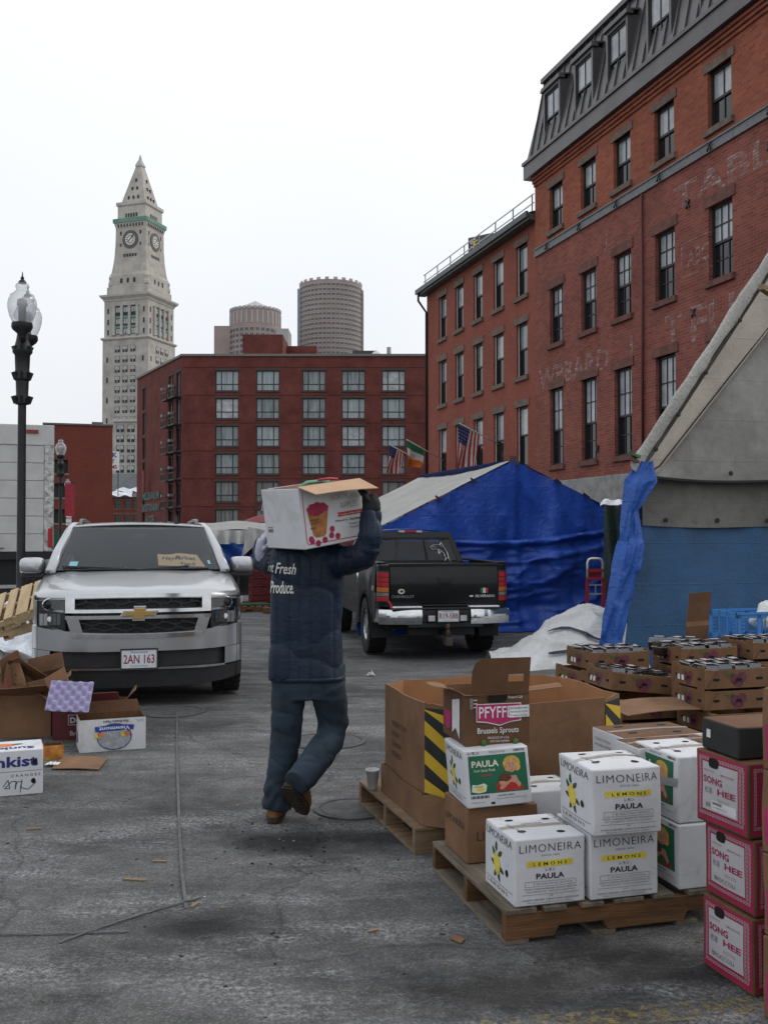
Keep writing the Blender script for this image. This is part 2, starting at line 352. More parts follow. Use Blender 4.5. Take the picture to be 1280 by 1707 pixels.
def window(parent, x0, x1, z0, z1, y, kind='hung', up=GL_L, lo=GL_D, lintel=STONE, sill=STONE, frame=FRM, fw=.06, cols=2, rows=1, fr=.5, proud=.03, lh=.2, trim=None):
    """one window: frame (the part), with pane, lintel and sill as sub-parts; alike windows share meshes"""
    W = x1 - x0; H = z1 - z0; key = (round(W, 3), round(H, 3), kind, up.name, lo.name, frame.name, cols, rows, fr, trim is not None, lh)
    if key not in _WM:
        f = MB().use(frame)
        f.box(0, W, 0, .07, 0, fw); f.box(0, W, 0, .07, H - fw, H); f.box(0, fw, 0, .07, fw, H - fw); f.box(W - fw, W, 0, .07, fw, H - fw)
        if trim: f.use(trim); f.box(-.002, .035, -.02, -.001, 0, H); f.use(frame)
        ps = []
        if kind == 'hung':
            hz = H * fr; f.box(fw, W - fw, .012, .082, hz - .03, hz + .03)
            for c in range(1, cols):
                xx = fw + (W - 2 * fw) * c / cols; f.box(xx - .014, xx + .014, .02, .06, hz, H - fw); f.box(xx - .014, xx + .014, .035, .07, fw, hz)
            for r in range(1, rows):
                zz = hz + (H - fw - hz) * r / rows; f.box(fw, W - fw, .021, .059, zz - .014, zz + .014)
                zz = fw + (hz - fw) * r / rows; f.box(fw, W - fw, .036, .069, zz - .014, zz + .014)
            ps = [('pane', up, (fw, W - fw, .04, .05, hz, H - fw)), ('pane', lo, (fw, W - fw, .055, .065, fw, hz))]
        elif kind == 'triple':
            a, b_ = W * .25, W * .75; zt = H * .33
            for xx in (a, b_): f.box(xx - .045, xx + .045, .01, .065, fw, H - fw)
            f.box(fw, W - fw, .015, .06, zt - .045, zt + .045)
            for xa, xb in ((fw, a), (a, b_), (b_, W - fw)):
                ps.append(('pane', up, (xa, xb, .04, .05, zt, H - fw))); ps.append(('pane', lo, (xa, xb, .04, .05, fw, zt)))
        else:
            for c in range(1, cols):
                xx = W * c / cols; f.box(xx - fw / 2, xx + fw / 2, .01, .065, fw, H - fw)
            for r in range(1, rows):
                zz = H * r / rows; f.box(fw, W - fw, .012, .06, zz - fw / 2, zz + fw / 2)
            ps = [('pane', up, (fw, W - fw, .04, .05, fw, H - fw))]
        pm = []
        for nme, m_, b_ in ps:
            q = MB().use(m_); q.box(*b_); pm.append((nme, q.mesh('pane')))
        lt = MB().use(lintel).box(-.12, W + .12, -.001, .16, 0, lh).mesh('lintel') if lintel else None
        sl = MB().use(sill).box(-.10, W + .10, -.05, .16, -.14, 0).mesh('sill') if sill else None
        _WM[key] = (f.mesh('window'), pm, lt, sl)
    fm, pm, lt, sl = _WM[key]
    o = put('window', fm, parent, (x0, y, z0))
    for nme, q in pm: put(nme, q, o)
    if lt: put('lintel', lt, o, (0, -y - proud, H))
    if sl: put('sill', sl, o, (0, -y - proud, 0))
    return o
def solid_behind(parent, W, D, z0, z1, m, y=.3, roof=None):
    mb = MB().use(m); mb.quad((0, D, z0), (0, y, z0), (0, y, z1), (0, D, z1)); mb.quad((W, y, z0), (W, D, z0), (W, D, z1), (W, y, z1)); mb.quad((W, D, z0), (0, D, z0), (0, D, z1), (W, D, z1))
    mb.use(roof or METAL); mb.quad((0, y, z1 - .05), (W, y, z1 - .05), (W, D, z1 - .05), (0, D, z1 - .05))
    mb.use(FRM).quad((0, y, z0), (W, y, z0), (W, y, z1 - .06), (0, y, z1 - .06))
    return mb.build('rear_wall', parent, fix=False)
ROT_R = TH - math.pi / 2
def fpos(t): return Vector((5.17, 29.6, 0)) + UV * t
# ---- brick building with mansard roof, right
GZ = -.27
bm_ = thing('mansard_building', 'tall red brick building with grey metal mansard roof and dormers on the right', 'building', fpos(1.5) + Vector((0, 0, GZ)), ROT_R)
MW = 16.0; cols = [1.43, 3.40, 5.22, 7.20, 9.40, 11.7, 13.9]
dz = -GZ
lv = [(3.62, 5.92, 3, 2, .46), (7.27, 8.97, 3, 2, .5), (10.72, 12.05, 2, 1, .5)]
hol = [(c - .43, c + .43, a + dz, b_ + dz) for c in cols for a, b_, *_ in lv]
wall('wall', bm_, MW, 3.13 + dz, 10.3 + dz, [h for h in hol if h[3] < 10.3 + dz], BRK_A)
wall('upper_wall', bm_, MW, 10.3 + dz, 12.85 + dz, [h for h in hol if h[3] > 10.5 + dz], BRK_TOP)
for c in cols:
    for k, (a, b_, cc, rr_, fr) in enumerate(lv):
        window(bm_, c - .43, c + .43, a + dz, b_ + dz, .1, cols=cc, rows=rr_, fr=fr, lh=.24 if k < 2 else .2, lintel=STONE2 if k < 2 else STONE, sill=STONE2 if k < 2 else STONE)
solid_behind(bm_, MW, 14, 0, 12.8 + dz, BRK_A, .32)
mb = MB().use(mat('weathered_grey_band', (.15, .15, .15), .6, .1)); mb.box(.05, MW, -.06, .02, 10.2 + dz, 10.42 + dz); mb.box(.05, MW, -.09, -.061, 10.40 + dz, 10.44 + dz); mb.build('belt_course', bm_)
AN = MB().use(BLACKM); AN.bar((-.07, 0, -.09), (.07, 0, .09), .035); AN.bar((-.07, .0, .09), (.07, 0, -.09), .033); anm = AN.mesh('wall_anchor')
for k in range(7): put('wall_anchor', anm, bm_, (.95 + k * 2.05, -.11, 10.3 + dz))
for x_, z_ in ((8.2, 9.3), (8.4, 6.7), (3.9, 3.9), (11.1, 9.6)): put('wall_anchor', anm, bm_, (x_, -.03, z_ + dz))
for k in range(3):  # corbelled brick courses under the eave
    MB().use(BRK_TOP).box(.0, MW, -.05 * (k + 1), .01, 12.42 + .09 * k + dz, 12.5 + .09 * k + dz).build('brick_course', bm_)
mb = MB().use(METAL); mb.box(-.25, MW, -.28, .05, 12.70 + dz, 13.22 + dz); mb.box(-.28, MW, -.33, -.281, 13.14 + dz, 13.24 + dz); mb.build('eave_fascia', bm_)
z0, z1 = 13.22 + dz, 15.75 + dz
mb = MB().use(METAL)
mb.quad((-.22, -.2, z0), (MW, -.2, z0), (MW, .32, z1), (.12, .32, z1)); mb.quad((-.22, 9, z0), (-.22, -.2, z0), (.12, .32, z1), (.12, 9, z1)); mb.quad((.12, .32, z1), (MW, .32, z1), (MW, 9, z1), (.12, 9, z1))
rf = mb.build('mansard_roof', bm_, fix=False)
sm_ = MB().use(METAL).bar((0, -.2, z0), (0, .32, z1), .03, .05, up=(0, -1, 0)).mesh('roof_seam')
x_ = .1
while x_ < MW:
    put('roof_seam', sm_, rf, (x_, -.02, 0)); x_ += .46
MB().use(METAL).box(.0, MW, .2, .5, z1 - .02, z1 + .12).build('roof_curb', bm_)
for c in cols:
    cx = c + .0; zb, zt = 13.34 + dz, 14.92 + dz
    d_ = MB().use(METAL); d_.box(cx - .55, cx - .46, -.14, .6, zb - .1, zt + .1); d_.box(cx + .46, cx + .55, -.14, .6, zb - .1, zt + .1); d_.box(cx - .459, cx + .459, -.14, .6, zt, zt + .1)
    d_.box(cx - .56, cx + .56, -.18, .55, zb - .16, zb - .101)
    do = d_.build('dormer', bm_)
    e_ = MB().use(METAL); e_.prism([(cx - .62, -.21, zt + .102), (cx + .62, -.21, zt + .102), (cx + .62, -.21, zt + .18), (cx - .62, -.21, zt + .18)], (0, .2, .0)); e_.prism([(cx - .59, -.20, zt + .181), (cx + .59, -.20, zt + .181), (cx + .59, .8, zt + .34), (cx - .59, .8, zt + .34)], (0, 0, .05)); e_.build('dormer_roof', do)
    window(bm_, cx - .46, cx + .46, zb, zt, -.10, lintel=None, sill=None, cols=2, rows=1, fw=.05)
mb = MB().use(GRAN); mb.box(0, MW, -.12, .3, 2.35 + dz, 3.13 + dz); mb.build('granite_band', bm_, bevel=.02)
for k in range(7): MB().use(GRAN).box(.02 + k * 2.5, .5 + k * 2.5, -.1, .3, 0, 2.349 + dz).build('granite_pier', bm_)
MB().use(GL_D).box(.03, MW - .03, .15, .25, .3, 2.348 + dz).build('shop_front', bm_)
dp = MB().use(mat('dark_red_pipe', (.09, .018, .016), .5, var=.1)); dp.tube([(6.27, -.06, 10.15 + dz), (6.27, -.06, 3.2 + dz)], .035, 8); dp.build('downpipe', bm_, smooth=True)
# faded painted lettering on the brick
def ghostmat():
    m, n, l, b = newmat('faded_wall_paint'); b.inputs['Base Color'].default_value = (.42, .35, .33, 1); b.inputs['Roughness'].default_value = .9
    t = n.new('ShaderNodeTexCoord'); nz = n.new('ShaderNodeTexNoise'); nz.inputs['Scale'].default_value = 5; nz.inputs['Detail'].default_value = 9; nz.inputs['Roughness'].default_value = .75; l.new(t.outputs['Object'], nz.inputs['Vector'])
    s = n.new('ShaderNodeSeparateXYZ'); l.new(t.outputs['Object'], s.inputs[0]); cb = n.new('ShaderNodeCombineXYZ'); l.new(s.outputs['X'], cb.inputs[0]); l.new(s.outputs['Z'], cb.inputs[1])
    br = n.new('ShaderNodeTexBrick'); br.inputs['Scale'].default_value = 1; br.inputs['Brick Width'].default_value = .215; br.inputs['Row Height'].default_value = .075; br.inputs['Mortar Size'].default_value = .008; br.inputs['Color1'].default_value = (1, 1, 1, 1); br.inputs['Color2'].default_value = (.25, .25, .25, 1); br.inputs['Mortar'].default_value = (0, 0, 0, 1); l.new(cb.outputs[0], br.inputs['Vector'])
    r = n.new('ShaderNodeValToRGB'); r.color_ramp.elements[0].position = .38; r.color_ramp.elements[0].color = (0, 0, 0, 1); r.color_ramp.elements[1].position = .60; r.color_ramp.elements[1].color = (.9, .9, .9, 1); l.new(nz.outputs['Fac'], r.inputs[0])
    mu = n.new('ShaderNodeMath'); mu.operation = 'MULTIPLY'; l.new(r.outputs[0], mu.inputs[0]); l.new(br.outputs['Color'], mu.inputs[1]); l.new(mu.outputs[0], b.inputs['Alpha'])
    return m
GHOST = ghostmat()
Sf = lambda a, b_: (a, -.012, b_ + dz)
for args, kw in ((('WPBARD', .25, 6.0, .62), dict(w=4.3)), (('1', 5.6, 6.0, .7), {}), (('T', 7.2, 6.0, .85), {}), (('FURNIT', 8.3, 6.0, .85), dict(w=5.0)), (('ABC', 8.15, 7.8, .42), dict(w=.85)), (('TABLE', 7.6, 9.25, .6), dict(w=4.4)), (('J', 4.3, 9.2, .5), {})):
    gh = MB(); word(gh, GHOST, *args, Sf, bold=.02, **kw)
    if args[0] == 'ABC':
        for (a, b_, c, d) in ((7.95, 7.6, 9.1, 7.63), (7.95, 8.4, 9.1, 8.44), (7.92, 7.6, 7.96, 8.44)): gh.use(GHOST).quad(Sf(a, b_), Sf(c, b_), Sf(c, d), Sf(a, d))
    gh.build('faded_lettering', bm_, fix=False)
# ---- lower brick building
bl = thing('low_brick_building', 'lower red brick building with narrow windows and snow guard rail on its eave', 'building', fpos(12.0) + VV * .12 + Vector((0, 0, GZ)), ROT_R)
LW = 10.48; lc = [1.84, 3.67, 5.52, 7.35, 9.25]; ll = [(3.75, 5.70), (6.67, 8.42), (9.30, 10.98)]
wall('wall', bl, LW, 0, 11.55 + dz, [(c - .42, c + .42, a + dz, b_ + dz) for c in lc for a, b_ in ll], BRK_B)
for c in lc:
    for a, b_ in ll: window(bl, c - .42, c + .42, a + dz, b_ + dz, .09, cols=1, rows=1, fw=.07, lh=.22, trim=WFRM, fr=.52, up=GL_C2 if (c * 10 + a) % 2 > 1 else GL_L)
solid_behind(bl, LW, 12, 0, 11.5 + dz, BRK_B, .3)
mb = MB().use(mat('green_grey_gutter', (.085, .092, .088), .5, .3)); mb.box(-.25, LW, -.34, .02, 11.42 + dz, 11.62 + dz); mb.box(-.3, LW, -.42, -.341, 11.5 + dz, 11.68 + dz); mb.build('gutter', bl)
rz_ = 11.66 + dz
mb = MB().use(mat('slate_roof', (.10, .105, .11), .7, var=.3, scale=3)); mb.quad((-.2, -.3, rz_), (LW, -.3, rz_), (LW, 6, rz_ + 1.9), (-.2, 6, rz_ + 1.9)); ro = mb.build('roof', bl, fix=False)
sn = MB().use(SNOW)
for k in range(9):
    a = .3 + k * 1.13; sn.grid(lambda u, v, a=a: (a + u * .95, -.22 + v * .7 + .05 * math.sin(u * 9 + a), rz_ + .02 + (v * .7) * .3 + .05 * math.sin(u * math.pi) * math.sin(v * math.pi)), 6, 3)
sn.build('roof_snow', ro, fix=False)['kind'] = 'stuff'
rl = MB().use(mat('galvanised_rail', (.30, .31, .32), .4, .6, var=.1))
for k in range(8): rl.bar((.1 + k * 1.45, -.1, rz_), (.1 + k * 1.45, -.1, rz_ + .62), .035)
for q in (.34, .62): rl.bar((-.1, -.1, rz_ + q), (LW - .1, -.1, rz_ + q), .03)
rl.build('snow_guard_rail', bl)
MB().use(BLACKM).tube([(.02, -.38, 11.5 + dz), (-.05, -.36, 11.2 + dz), (.1, -.06, 10.7 + dz), (.1, -.06, .2)], .05, 8).build('downpipe', bl, smooth=True)
# ---- hotel behind
HD = 95.1; HT = 18.5
A = Vector((-19.3, HD, GZ)); Bp = Vector((-27.2, 109.6, GZ))
ht = thing('hotel_building', 'wide dark red brick hotel with rows of three-part windows behind the market', 'building', A, 0)
hx = [p * HD / F + 19.3 - .0 for p in (378 - 640, 446 - 640, 523 - 640, 589 - 640, 656 - 640)]
hzs = [1.6 + (888 - y) / (F / HD) - 1.93 for y in (617, 663.5, 710, 756.5, 803, 849.5)]
HW = 27.0; hh = [(x - 1.1, x + 1.1, z + dz, z + 1.93 + dz) for x in hx for z in hzs]
wall('wall', ht, HW, 0, HT + dz, hh, BRK_H, depth=.35, thick=1)
GLS = [GL_C, GL_C, GL_L, GL_C]
for i, x in enumerate(hx):
    for j, z in enumerate(hzs):
        u_ = [GL_C, GL_C2, GL_C, GL_L, GL_C2][(i * 7 + j * 3 + i * j) % 5]
        if j >= 4: u_ = GL_E if (i + j) % 3 else GL_C2
        window(ht, x - 1.1, x + 1.1, z + dz, z + 1.93 + dz, .16, kind='triple', up=u_, lo=u_ if j < 4 else GL_E, lintel=mat('hotel_lintel', (.07, .045, .04), .9), sill=mat('hotel_lintel', (.07, .045, .04), .9), fw=.07, lh=.28)
for z in hzs: MB().use(BRK_H).box(.0, HW, -.05, -.001, z + 2.25 + dz, z + 2.36 + dz).build('brick_course', ht)
MB().use(mat('roof_coping', (.16, .15, .145), .7)).box(-.15, HW, -.15, .8, HT + dz + .002, HT + dz + .22).build('coping', ht)
mb = MB().use(METAL); mb.poly([(0, 0.6, HT + dz - .03), (HW, .6, HT + dz - .03), (HW, 16, HT + dz - .03), (-7.9, 14.5, HT + dz - .03)]); mb.build('roof', ht)
mb = MB().use(FRM); mb.quad((0, .6, 0), (HW, .6, 0), (HW, .6, HT), (0, .6, HT)); mb.build('rear_wall', ht)
ab = A - Bp; AL = ab.length; ang = math.atan2(ab.y, ab.x)
hw2 = bpy.data.objects.new('side_wing', None)
sw = []
for s, wd in ((1.15, .75), (3.7, .75), (13.6, .6)):
    for z in hzs: sw.append((AL - s - wd, AL - s + wd, z - .4 + dz, z + 1.93 + dz))
mbw = wall('side_wall', ht, AL, 0, HT + dz, sw, BRK_H, depth=.3, thick=.8); mbw.location = Bp - A; mbw.rotation_euler = (0, 0, ang)
for k, (a, b_, c, d) in enumerate(sw):
    j = k % 6
    o = window(mbw, a, b_, c, d, .12, kind='plain', up=GL_C if j < 2 else GL_E, cols=2, rows=1, fw=.09, lintel=mat('hotel_lintel', (.07, .045, .04), .9), sill=None, lh=.25) if False else None
    q = MB().use(GL_C if j < 2 else GL_D); q.box(a + .1, b_ - .1, .2, .22, c + .1, d - .1); q.use(FRM)
    for (e, f_, g_, h_) in ((a, b_, c, c + .1), (a, b_, d - .1, d), (a, a + .1, c, d), (b_ - .1, b_, c, d), ((a + b_) / 2 - .06, (a + b_) / 2 + .06, c, d)): q.box(e, f_, .1, .19, g_, h_)
    q.use(mat('hotel_lintel', (.07, .045, .04), .9)).box(a - .15, b_ + .15, -.03, .1, d, d + .28)
    q.build('window', mbw)
    if k < 12:
        q = MB().use(BLACKM); q.box(a - .2, b_ + .2, -.75, -.02, c - .18, c - .08)
        for e in range(6): q.bar((a - .2 + e * (b_ - a + .4) / 5, -.72, c - .08), (a - .2 + e * (b_ - a + .4) / 5, -.72, c + .55), .05)
        q.bar((a - .2, -.72, c + .55), (b_ + .2, -.72, c + .55), .06); q.use(METAL_L).box(a - .75, a - .35, -.6, -.1, c + 1.0, c + 1.25); q.build('balcony', mbw)
tl = MB(); TEAL = mat('teal_sign_letters', (.012, .10, .10), .5, var=.1)
for k, s in enumerate(('MILLENNIUM', 'BOSTONIAN', 'HOTEL')): word(tl, TEAL, s, 6.0, 5.05 - k * 1.25 + dz, .85, lambda a, b_: (a, -.12, b_), w=6.2 if k < 2 else 3.6, al='c', bold=.02)
tl.build('sign_lettering', mbw, fix=False)
MB().use(mat('red_banner', (.20, .02, .025), .7)).box(4.9, 5.5, -.7, -.6, 6.1, 8.4).build('banner', mbw)
MB().use(mat('roof_coping', (.16, .15, .145), .7)).box(0, AL, -.15, .6, HT + dz + .002, HT + dz + .22).build('coping', mbw)
MB().use(BRK_H).box(5.2, 9.2, 4, 9.5, HT, 21.4 + dz).build('penthouse', ht)
MB().use(BRK_H).box(9.201, 12.3, 8, 14, HT, 21.0 + dz).build('penthouse', ht)
MB().use(mat('roof_plant_metal', (.05, .05, .052), .6)).box(16.2, 18.6, 3, 6, HT, 19.6 + dz).build('roof_plant', ht)
MB().use(mat('white_vent', (.6, .6, .6), .5)).lathe([(.0, .75), (.3, .72), (.5, .5), (.55, .2), (.5, 0)][::-1], 12, (18.6, 1.0, HT + dz - .1)).build('roof_vent', ht, smooth=True)
MB().use(METAL_L).tube([(19.8, 5, HT), (19.8, 5, 20.3 + dz)], .22, 10).build('flue', ht, smooth=True)
# ---- brick garage, left
gb = thing('garage_building', 'plain dark red brick building with garage openings behind the white truck', 'building', Vector((-20.45, 75, GZ)) - VV * 4.9, TH)
ops = [(0.0 + .35, 1.7, z, z + 1.0) for z in (.7, 2.6, 4.5, 6.3)]
wall('wall', gb, 4.9, 0, 9.62 + dz, ops, BRK_G, depth=.5, thick=3)
mb = MB().use(FRM).quad((0, .5, 0), (3, .5, 0), (3, .5, 9), (0, .5, 9)); mb.build('dark_interior', gb)
for a, b_, c, d in ops: MB().use(mat('concrete_spandrel', (.17, .15, .14), .9)).box(a - .1, b_ + .1, -.06, .1, c - .16, c - .01).build('spandrel', gb)
MB().use(METAL).box(-.1, 4.95, -.1, 3, 9.622 + dz, 9.75 + dz).build('coping', gb)
MB().use(METAL).box(3.4, 4.2, .3, 1.2, 9.751 + dz, 9.95 + dz).build('roof_hatch', gb)
MB().use(mat('green_hoarding', (.015, .07, .05), .7)).box(.2, 3.2, -.3, -.2, .3, 2.0).build('hoarding', gb)
# ---- old low building with sign, far left
ob = thing('slate_roofed_building', 'small old brick building with snowy dark slate roof between garage and hotel', 'building', (-45.5, 150, GZ), 0)
SX = lambda px: (px - 640) * 150 / F + 45.5
SZ = lambda py: 1.6 + (888 - py) * 150 / F + dz
wn = [(SX(x), SX(x) + .9, SZ(y), SZ(y) + 1.3) for x in (192, 208, 222) for y in (848, 872)]
wall('wall', ob, 11, 0, SZ(828), wn, BRK_G, depth=.2, thick=9)
for a, b_, c, d in wn: window(ob, a, b_, c, d, .12, up=GL_D, lo=GL_D, fw=.07)
mb = MB().use(mat('slate_roof', (.10, .105, .11), .7)); mb.quad((-.3, -.4, SZ(829)), (11.3, -.4, SZ(829)), (11.3, 5, SZ(786)), (-.3, 5, SZ(786))); mb.box(8.5, 10.5, 4, 6, SZ(790), SZ(765)); ro = mb.build('roof', ob, fix=False)
sn = MB().use(SNOW)
for a, b_, v0, v1 in ((4.2, 7.6, .02, .2), (5, 8.4, .2, .34), (8.5, 10.6, .05, .25)):
    sn.grid(lambda u, v: (a + (b_ - a) * u, -.4 + 5.4 * (v0 + (v1 - v0) * v) - .08, SZ(829) + (SZ(786) - SZ(829)) * (v0 + (v1 - v0) * v) + .12 + .15 * math.sin(u * 11 + v * 5)), 10, 4)
sn.build('roof_snow', ro, fix=False)['kind'] = 'stuff'
sg = thing('rooftop_sign', 'white rooftop billboard with blue and red lettering beside the stone tower', 'sign', (SX(193) - 45.5, 147, GZ), 0)
mb = MB().use(mat('sign_white', (.62, .63, .64), .6)); z_ = SZ(786); mb.box(-1.9, 1.25, 0, .15, z_, SZ(755)); mb.build('board', sg)
mb = MB(); S_ = lambda a, b_: (a, -.02, b_ + z_)
word(mb, mat('sign_blue', (.02, .05, .22), .6), 'PARK', -1.6, 1.9, .75, S_, w=2.6, bold=.03); word(mb, mat('sign_red', (.25, .03, .03), .6), 'ET', -.2, 1.05, .6, S_, bold=.02); word(mb, mat('sign_red', (.25, .03, .03), .6), 'ROOMS', -1.6, .2, .6, S_, w=2.6, bold=.03)
mb.build('sign_lettering', sg, fix=False)
mb = MB().use(BLACKM)
for x in (-1.7, -.3, 1.1): mb.bar((x, .25, SZ(829)), (x, .25, z_ + 2), .1)
mb.build('sign_frame', sg)
# ---- stone clock tower
TD = 383.0; phi = R(18); ts = F / TD; tw = 21.2
nc = Vector(((246 - 640) / ts, TD, 0)); fx = Vector((math.cos(phi), -math.sin(phi), 0)); fy = Vector((math.sin(phi), math.cos(phi), 0))
ctr = nc + (fy - fx) * (tw / 2 * .96)
TST = mat('tower_granite', (.375, .35, .315), .9, var=.2, scale=.25, bump=.15, bscale=3)
TST2 = mat('tower_granite_trim', (.43, .405, .365), .9, var=.12, scale=.4)
GRN = mat('verdigris_copper', (.13, .25, .20), .7, var=.2, scale=.5)
tw_o = thing('clock_tower', 'tall pale granite clock tower with pyramid spire and green balcony', 'tower', ctr, -phi); tw_o.scale = (.96, .96, 1)
tz = lambda py: 1.6 + (888 - py) * 399.0 / F
def stage(name, segs, m, parent=tw_o):
    b_ = MB().use(m); b_.loft([[(-w_ / 2, -w_ / 2, z), (w_ / 2, -w_ / 2, z), (w_ / 2, w_ / 2, z), (-w_ / 2, w_ / 2, z)] for w_, z in segs]); return b_.build(name, parent, fix=False)
stage('shaft', [(tw, 0), (tw, tz(575))], TST); stage('cornice', [(tw + .5, tz(575)), (tw + 1.3, tz(573)), (tw + 1.3, tz(571)), (tw, tz(570))], TST2)
stage('colonnade_storey', [(tw - .9, tz(570)), (tw - .9, tz(507))], TST)
stage('cornice', [(tw - .5, tz(511)), (tw, tz(508)), (tw + 1.9, tz(504)), (tw + 2.2, tz(501)), (tw - .6, tz(500))], TST2)
stage('setback_storey', [(tw - 2.2, tz(500)), (tw - 2.4, tz(487)), (tw - 3.2, tz(486)), (tw - 3.6, tz(468)), (16.6, tz(463))], TST)
stage('belfry', [(16.4, tz(463)), (15.6, tz(452)), (14.7, tz(435)), (14.2, tz(415)), (14.0, tz(384))], TST)
stage('belfry_cornice', [(14.1, tz(388)), (15.0, tz(381)), (15.2, tz(379.5))], TST2)
stage('green_balcony', [(15.8, tz(379.5)), (15.9, tz(373)), (15.2, tz(372.9))], GRN)
stage('lantern_storey', [(13.0, tz(373)), (13.0, tz(352)), (14.0, tz(350)), (14.0, tz(345)), (11.4, tz(344.5))], TST2)
sp = stage('spire', [(11.0, tz(345)), (2.6, tz(279))], TST); stage('spire_cap', [(3.1, tz(279)), (2.9, tz(276)), (1.0, tz(267)), (.8, tz(264)), (.3, tz(259))], TST2)
WM1 = MB().use(FRM).box(-1.15, 1.15, -.12, .1, -1.25, 1.25); WM1.use(TST2).box(-.12, .12, -.18, .1, -1.25, 1.25); WM1.use(GL_L); WM1.box(-1.0, -.2, -.14, -.125, -.2, 1.1); WM1.box(.2, 1.0, -.14, -.125, -.2, 1.1); w1 = WM1.mesh('window')
slot = MB().use(FRM).box(-.35, .35, -.1, .1, -1, 1).mesh('window')
hole = MB().use(FRM).box(-.5, .5, -.1, .2, -.55, .55).mesh('window')
def onface(me, name, x, z, half, k, sc_=None):
    a = (0, -math.pi / 2 * -1)[0]; r_ = k * math.pi / 2
    c, s = math.cos(r_), math.sin(r_); o = put(name, me, tw_o, (x * c + half * s, x * s - half * c, z), (0, 0, r_), sc_); return o
for k in (0, 1):
    for r_ in range(9):
        for x in (-3.6, 0, 3.6): onface(w1, 'window', x, tz(590 + r_ * 16.5), tw / 2, k)
    for r_ in range(4):
        for x in (-8.4, 8.2): onface(slot, 'window', x, tz(607 + r_ * 33), tw / 2, k)
    for x in (-8.3, 8.3):
        for y in (527, 545, 562): onface(slot, 'window', x, tz(y), tw / 2 - .45, k)
    for x in (-3.6, 0, 3.6):
        q = MB().use(FRM).box(-1.2, 1.2, -.12, .3, tz(566), tz(519)); q.use(GRN); q.box(-1.15, 1.15, -.2, -.121, tz(540), tz(536)); q.box(-1.15, 1.15, -.2, -.121, tz(556), tz(552))
        q.use(GL_L)
        for y in (525, 544, 560): q.box(-.95, -.1, -.15, -.125, tz(y + 5), tz(y - 3)); q.box(.1, .95, -.15, -.125, tz(y + 5), tz(y - 3))
        onface(q.mesh('window'), 'window', x, 0, tw / 2 - .45, k)
    col_ = MB().use(TST2).lathe([(.75, tz(567)), (.62, tz(564)), (.55, tz(523)), (.8, tz(519))], 10).mesh('column')
    for x in (-5.4, -1.8, 1.8, 5.4): onface(col_, 'column', x, 0, tw / 2 - .1, k)
    for x in (-3.0, 0, 3.0): onface(hole, 'window', x, tz(477), tw / 2 - 1.65, k, (1, 1, 1.6))
    for x in (-4.6, 4.6):
        for y in (397, 417, 438): onface(slot, 'window', x, tz(y), 7.05 + (.15 if y > 430 else 0), k, (1, 1, .75))
    for i in range(5):
        for j in range(2): onface(hole, 'window', -2.6 + i * 1.3, tz(434 + j * 7), 7.35, k, (.85, 1, 1.1))
    cf = MB().use(mat('clock_ring_bronze', (.10, .085, .07), .6)); cf.prism([(x, -.25, z) for x, z in ell(0, 0, 3.6, 3.6, 28)], (0, .4, 0)); cf.use(mat('clock_face_white', (.6, .6, .57), .6)).poly([(x, -.3, z) for x, z in ell(0, 0, 2.3, 2.3, 28)])
    cf.use(FRM)
    for h_ in range(12): a = h_ * math.pi / 6; cf.bar((1.1 * math.sin(a), -.33, 1.1 * math.cos(a)), (2.0 * math.sin(a), -.33, 2.0 * math.cos(a)), .28, .05, up=(0, 1, 0))
    cf.bar((0, -.38, 0), (1.6, -.38, 1.7), .3, .05, up=(0, 1, 0)); cf.bar((0, -.38, 0), (-.9, -.38, -.7), .3, .05, up=(0, 1, 0))
    onface(cf.mesh('clock_face', fix=False), 'clock_face', 0, tz(408), 7.15, k)
    MBx = MB().use(FRM).box(-2.8, 2.8, -.1, .3, tz(370), tz(364)); MBx.use(TST2)
    for i in range(4): MBx.box(-1.9 + i * 1.2, -1.6 + i * 1.2, -.25, -.101, tz(371), tz(363))
    onface(MBx.mesh('window'), 'lantern_opening', 0, 0, 6.5, k)
    for i in range(9): onface(hole, 'bracket', -5.6 + i * 1.4, tz(384), 7.25, k, (.5, 3, 1))
    for row, cnt in ((336, 3), (320, 2), (305, 1)):
        hw_ = 5.5 - (345 - row) / 66 * 4.2
        for i in range(cnt): onface(slot, 'window', (i - (cnt - 1) / 2) * 2.2, tz(row), hw_ + .1, k, (.9, 3, .6))
    gr_ = MB().use(TST2).lathe([(.9, 0), (.9, 1), (.5, 2.2), (.8, 3.2), (.2, 4.2)], 8).mesh('corner_ornament')
    for x in (-8.3, 8.3): onface(gr_, 'corner_ornament', x, tz(484), tw / 2 - 2.0, k)
ann = thing('stone_annex', 'lower pale stone block with paired windows at the foot of the clock tower', 'building', ((190 - 640) * 300 / F, 300, 0), -phi * .3)
MB().use(TST).box(0, 14, 0, 10, 0, tz(640) * .0 + 1.6 + (888 - 703) * 300 / F).build('wall', ann)
MB().use(TST2).box(-.4, 14.4, -.5, 10, 1.6 + (888 - 703) * 300 / F + .01, 1.6 + (888 - 698) * 300 / F).build('cornice', ann)
for r_ in range(5):
    for c_ in range(4): put('window', w1, ann, (1.9 + c_ * 3.3, 0, 1.6 + (888 - 714 - 17 * r_) * 300 / F), (0, 0, 0), (1, 1, .85))
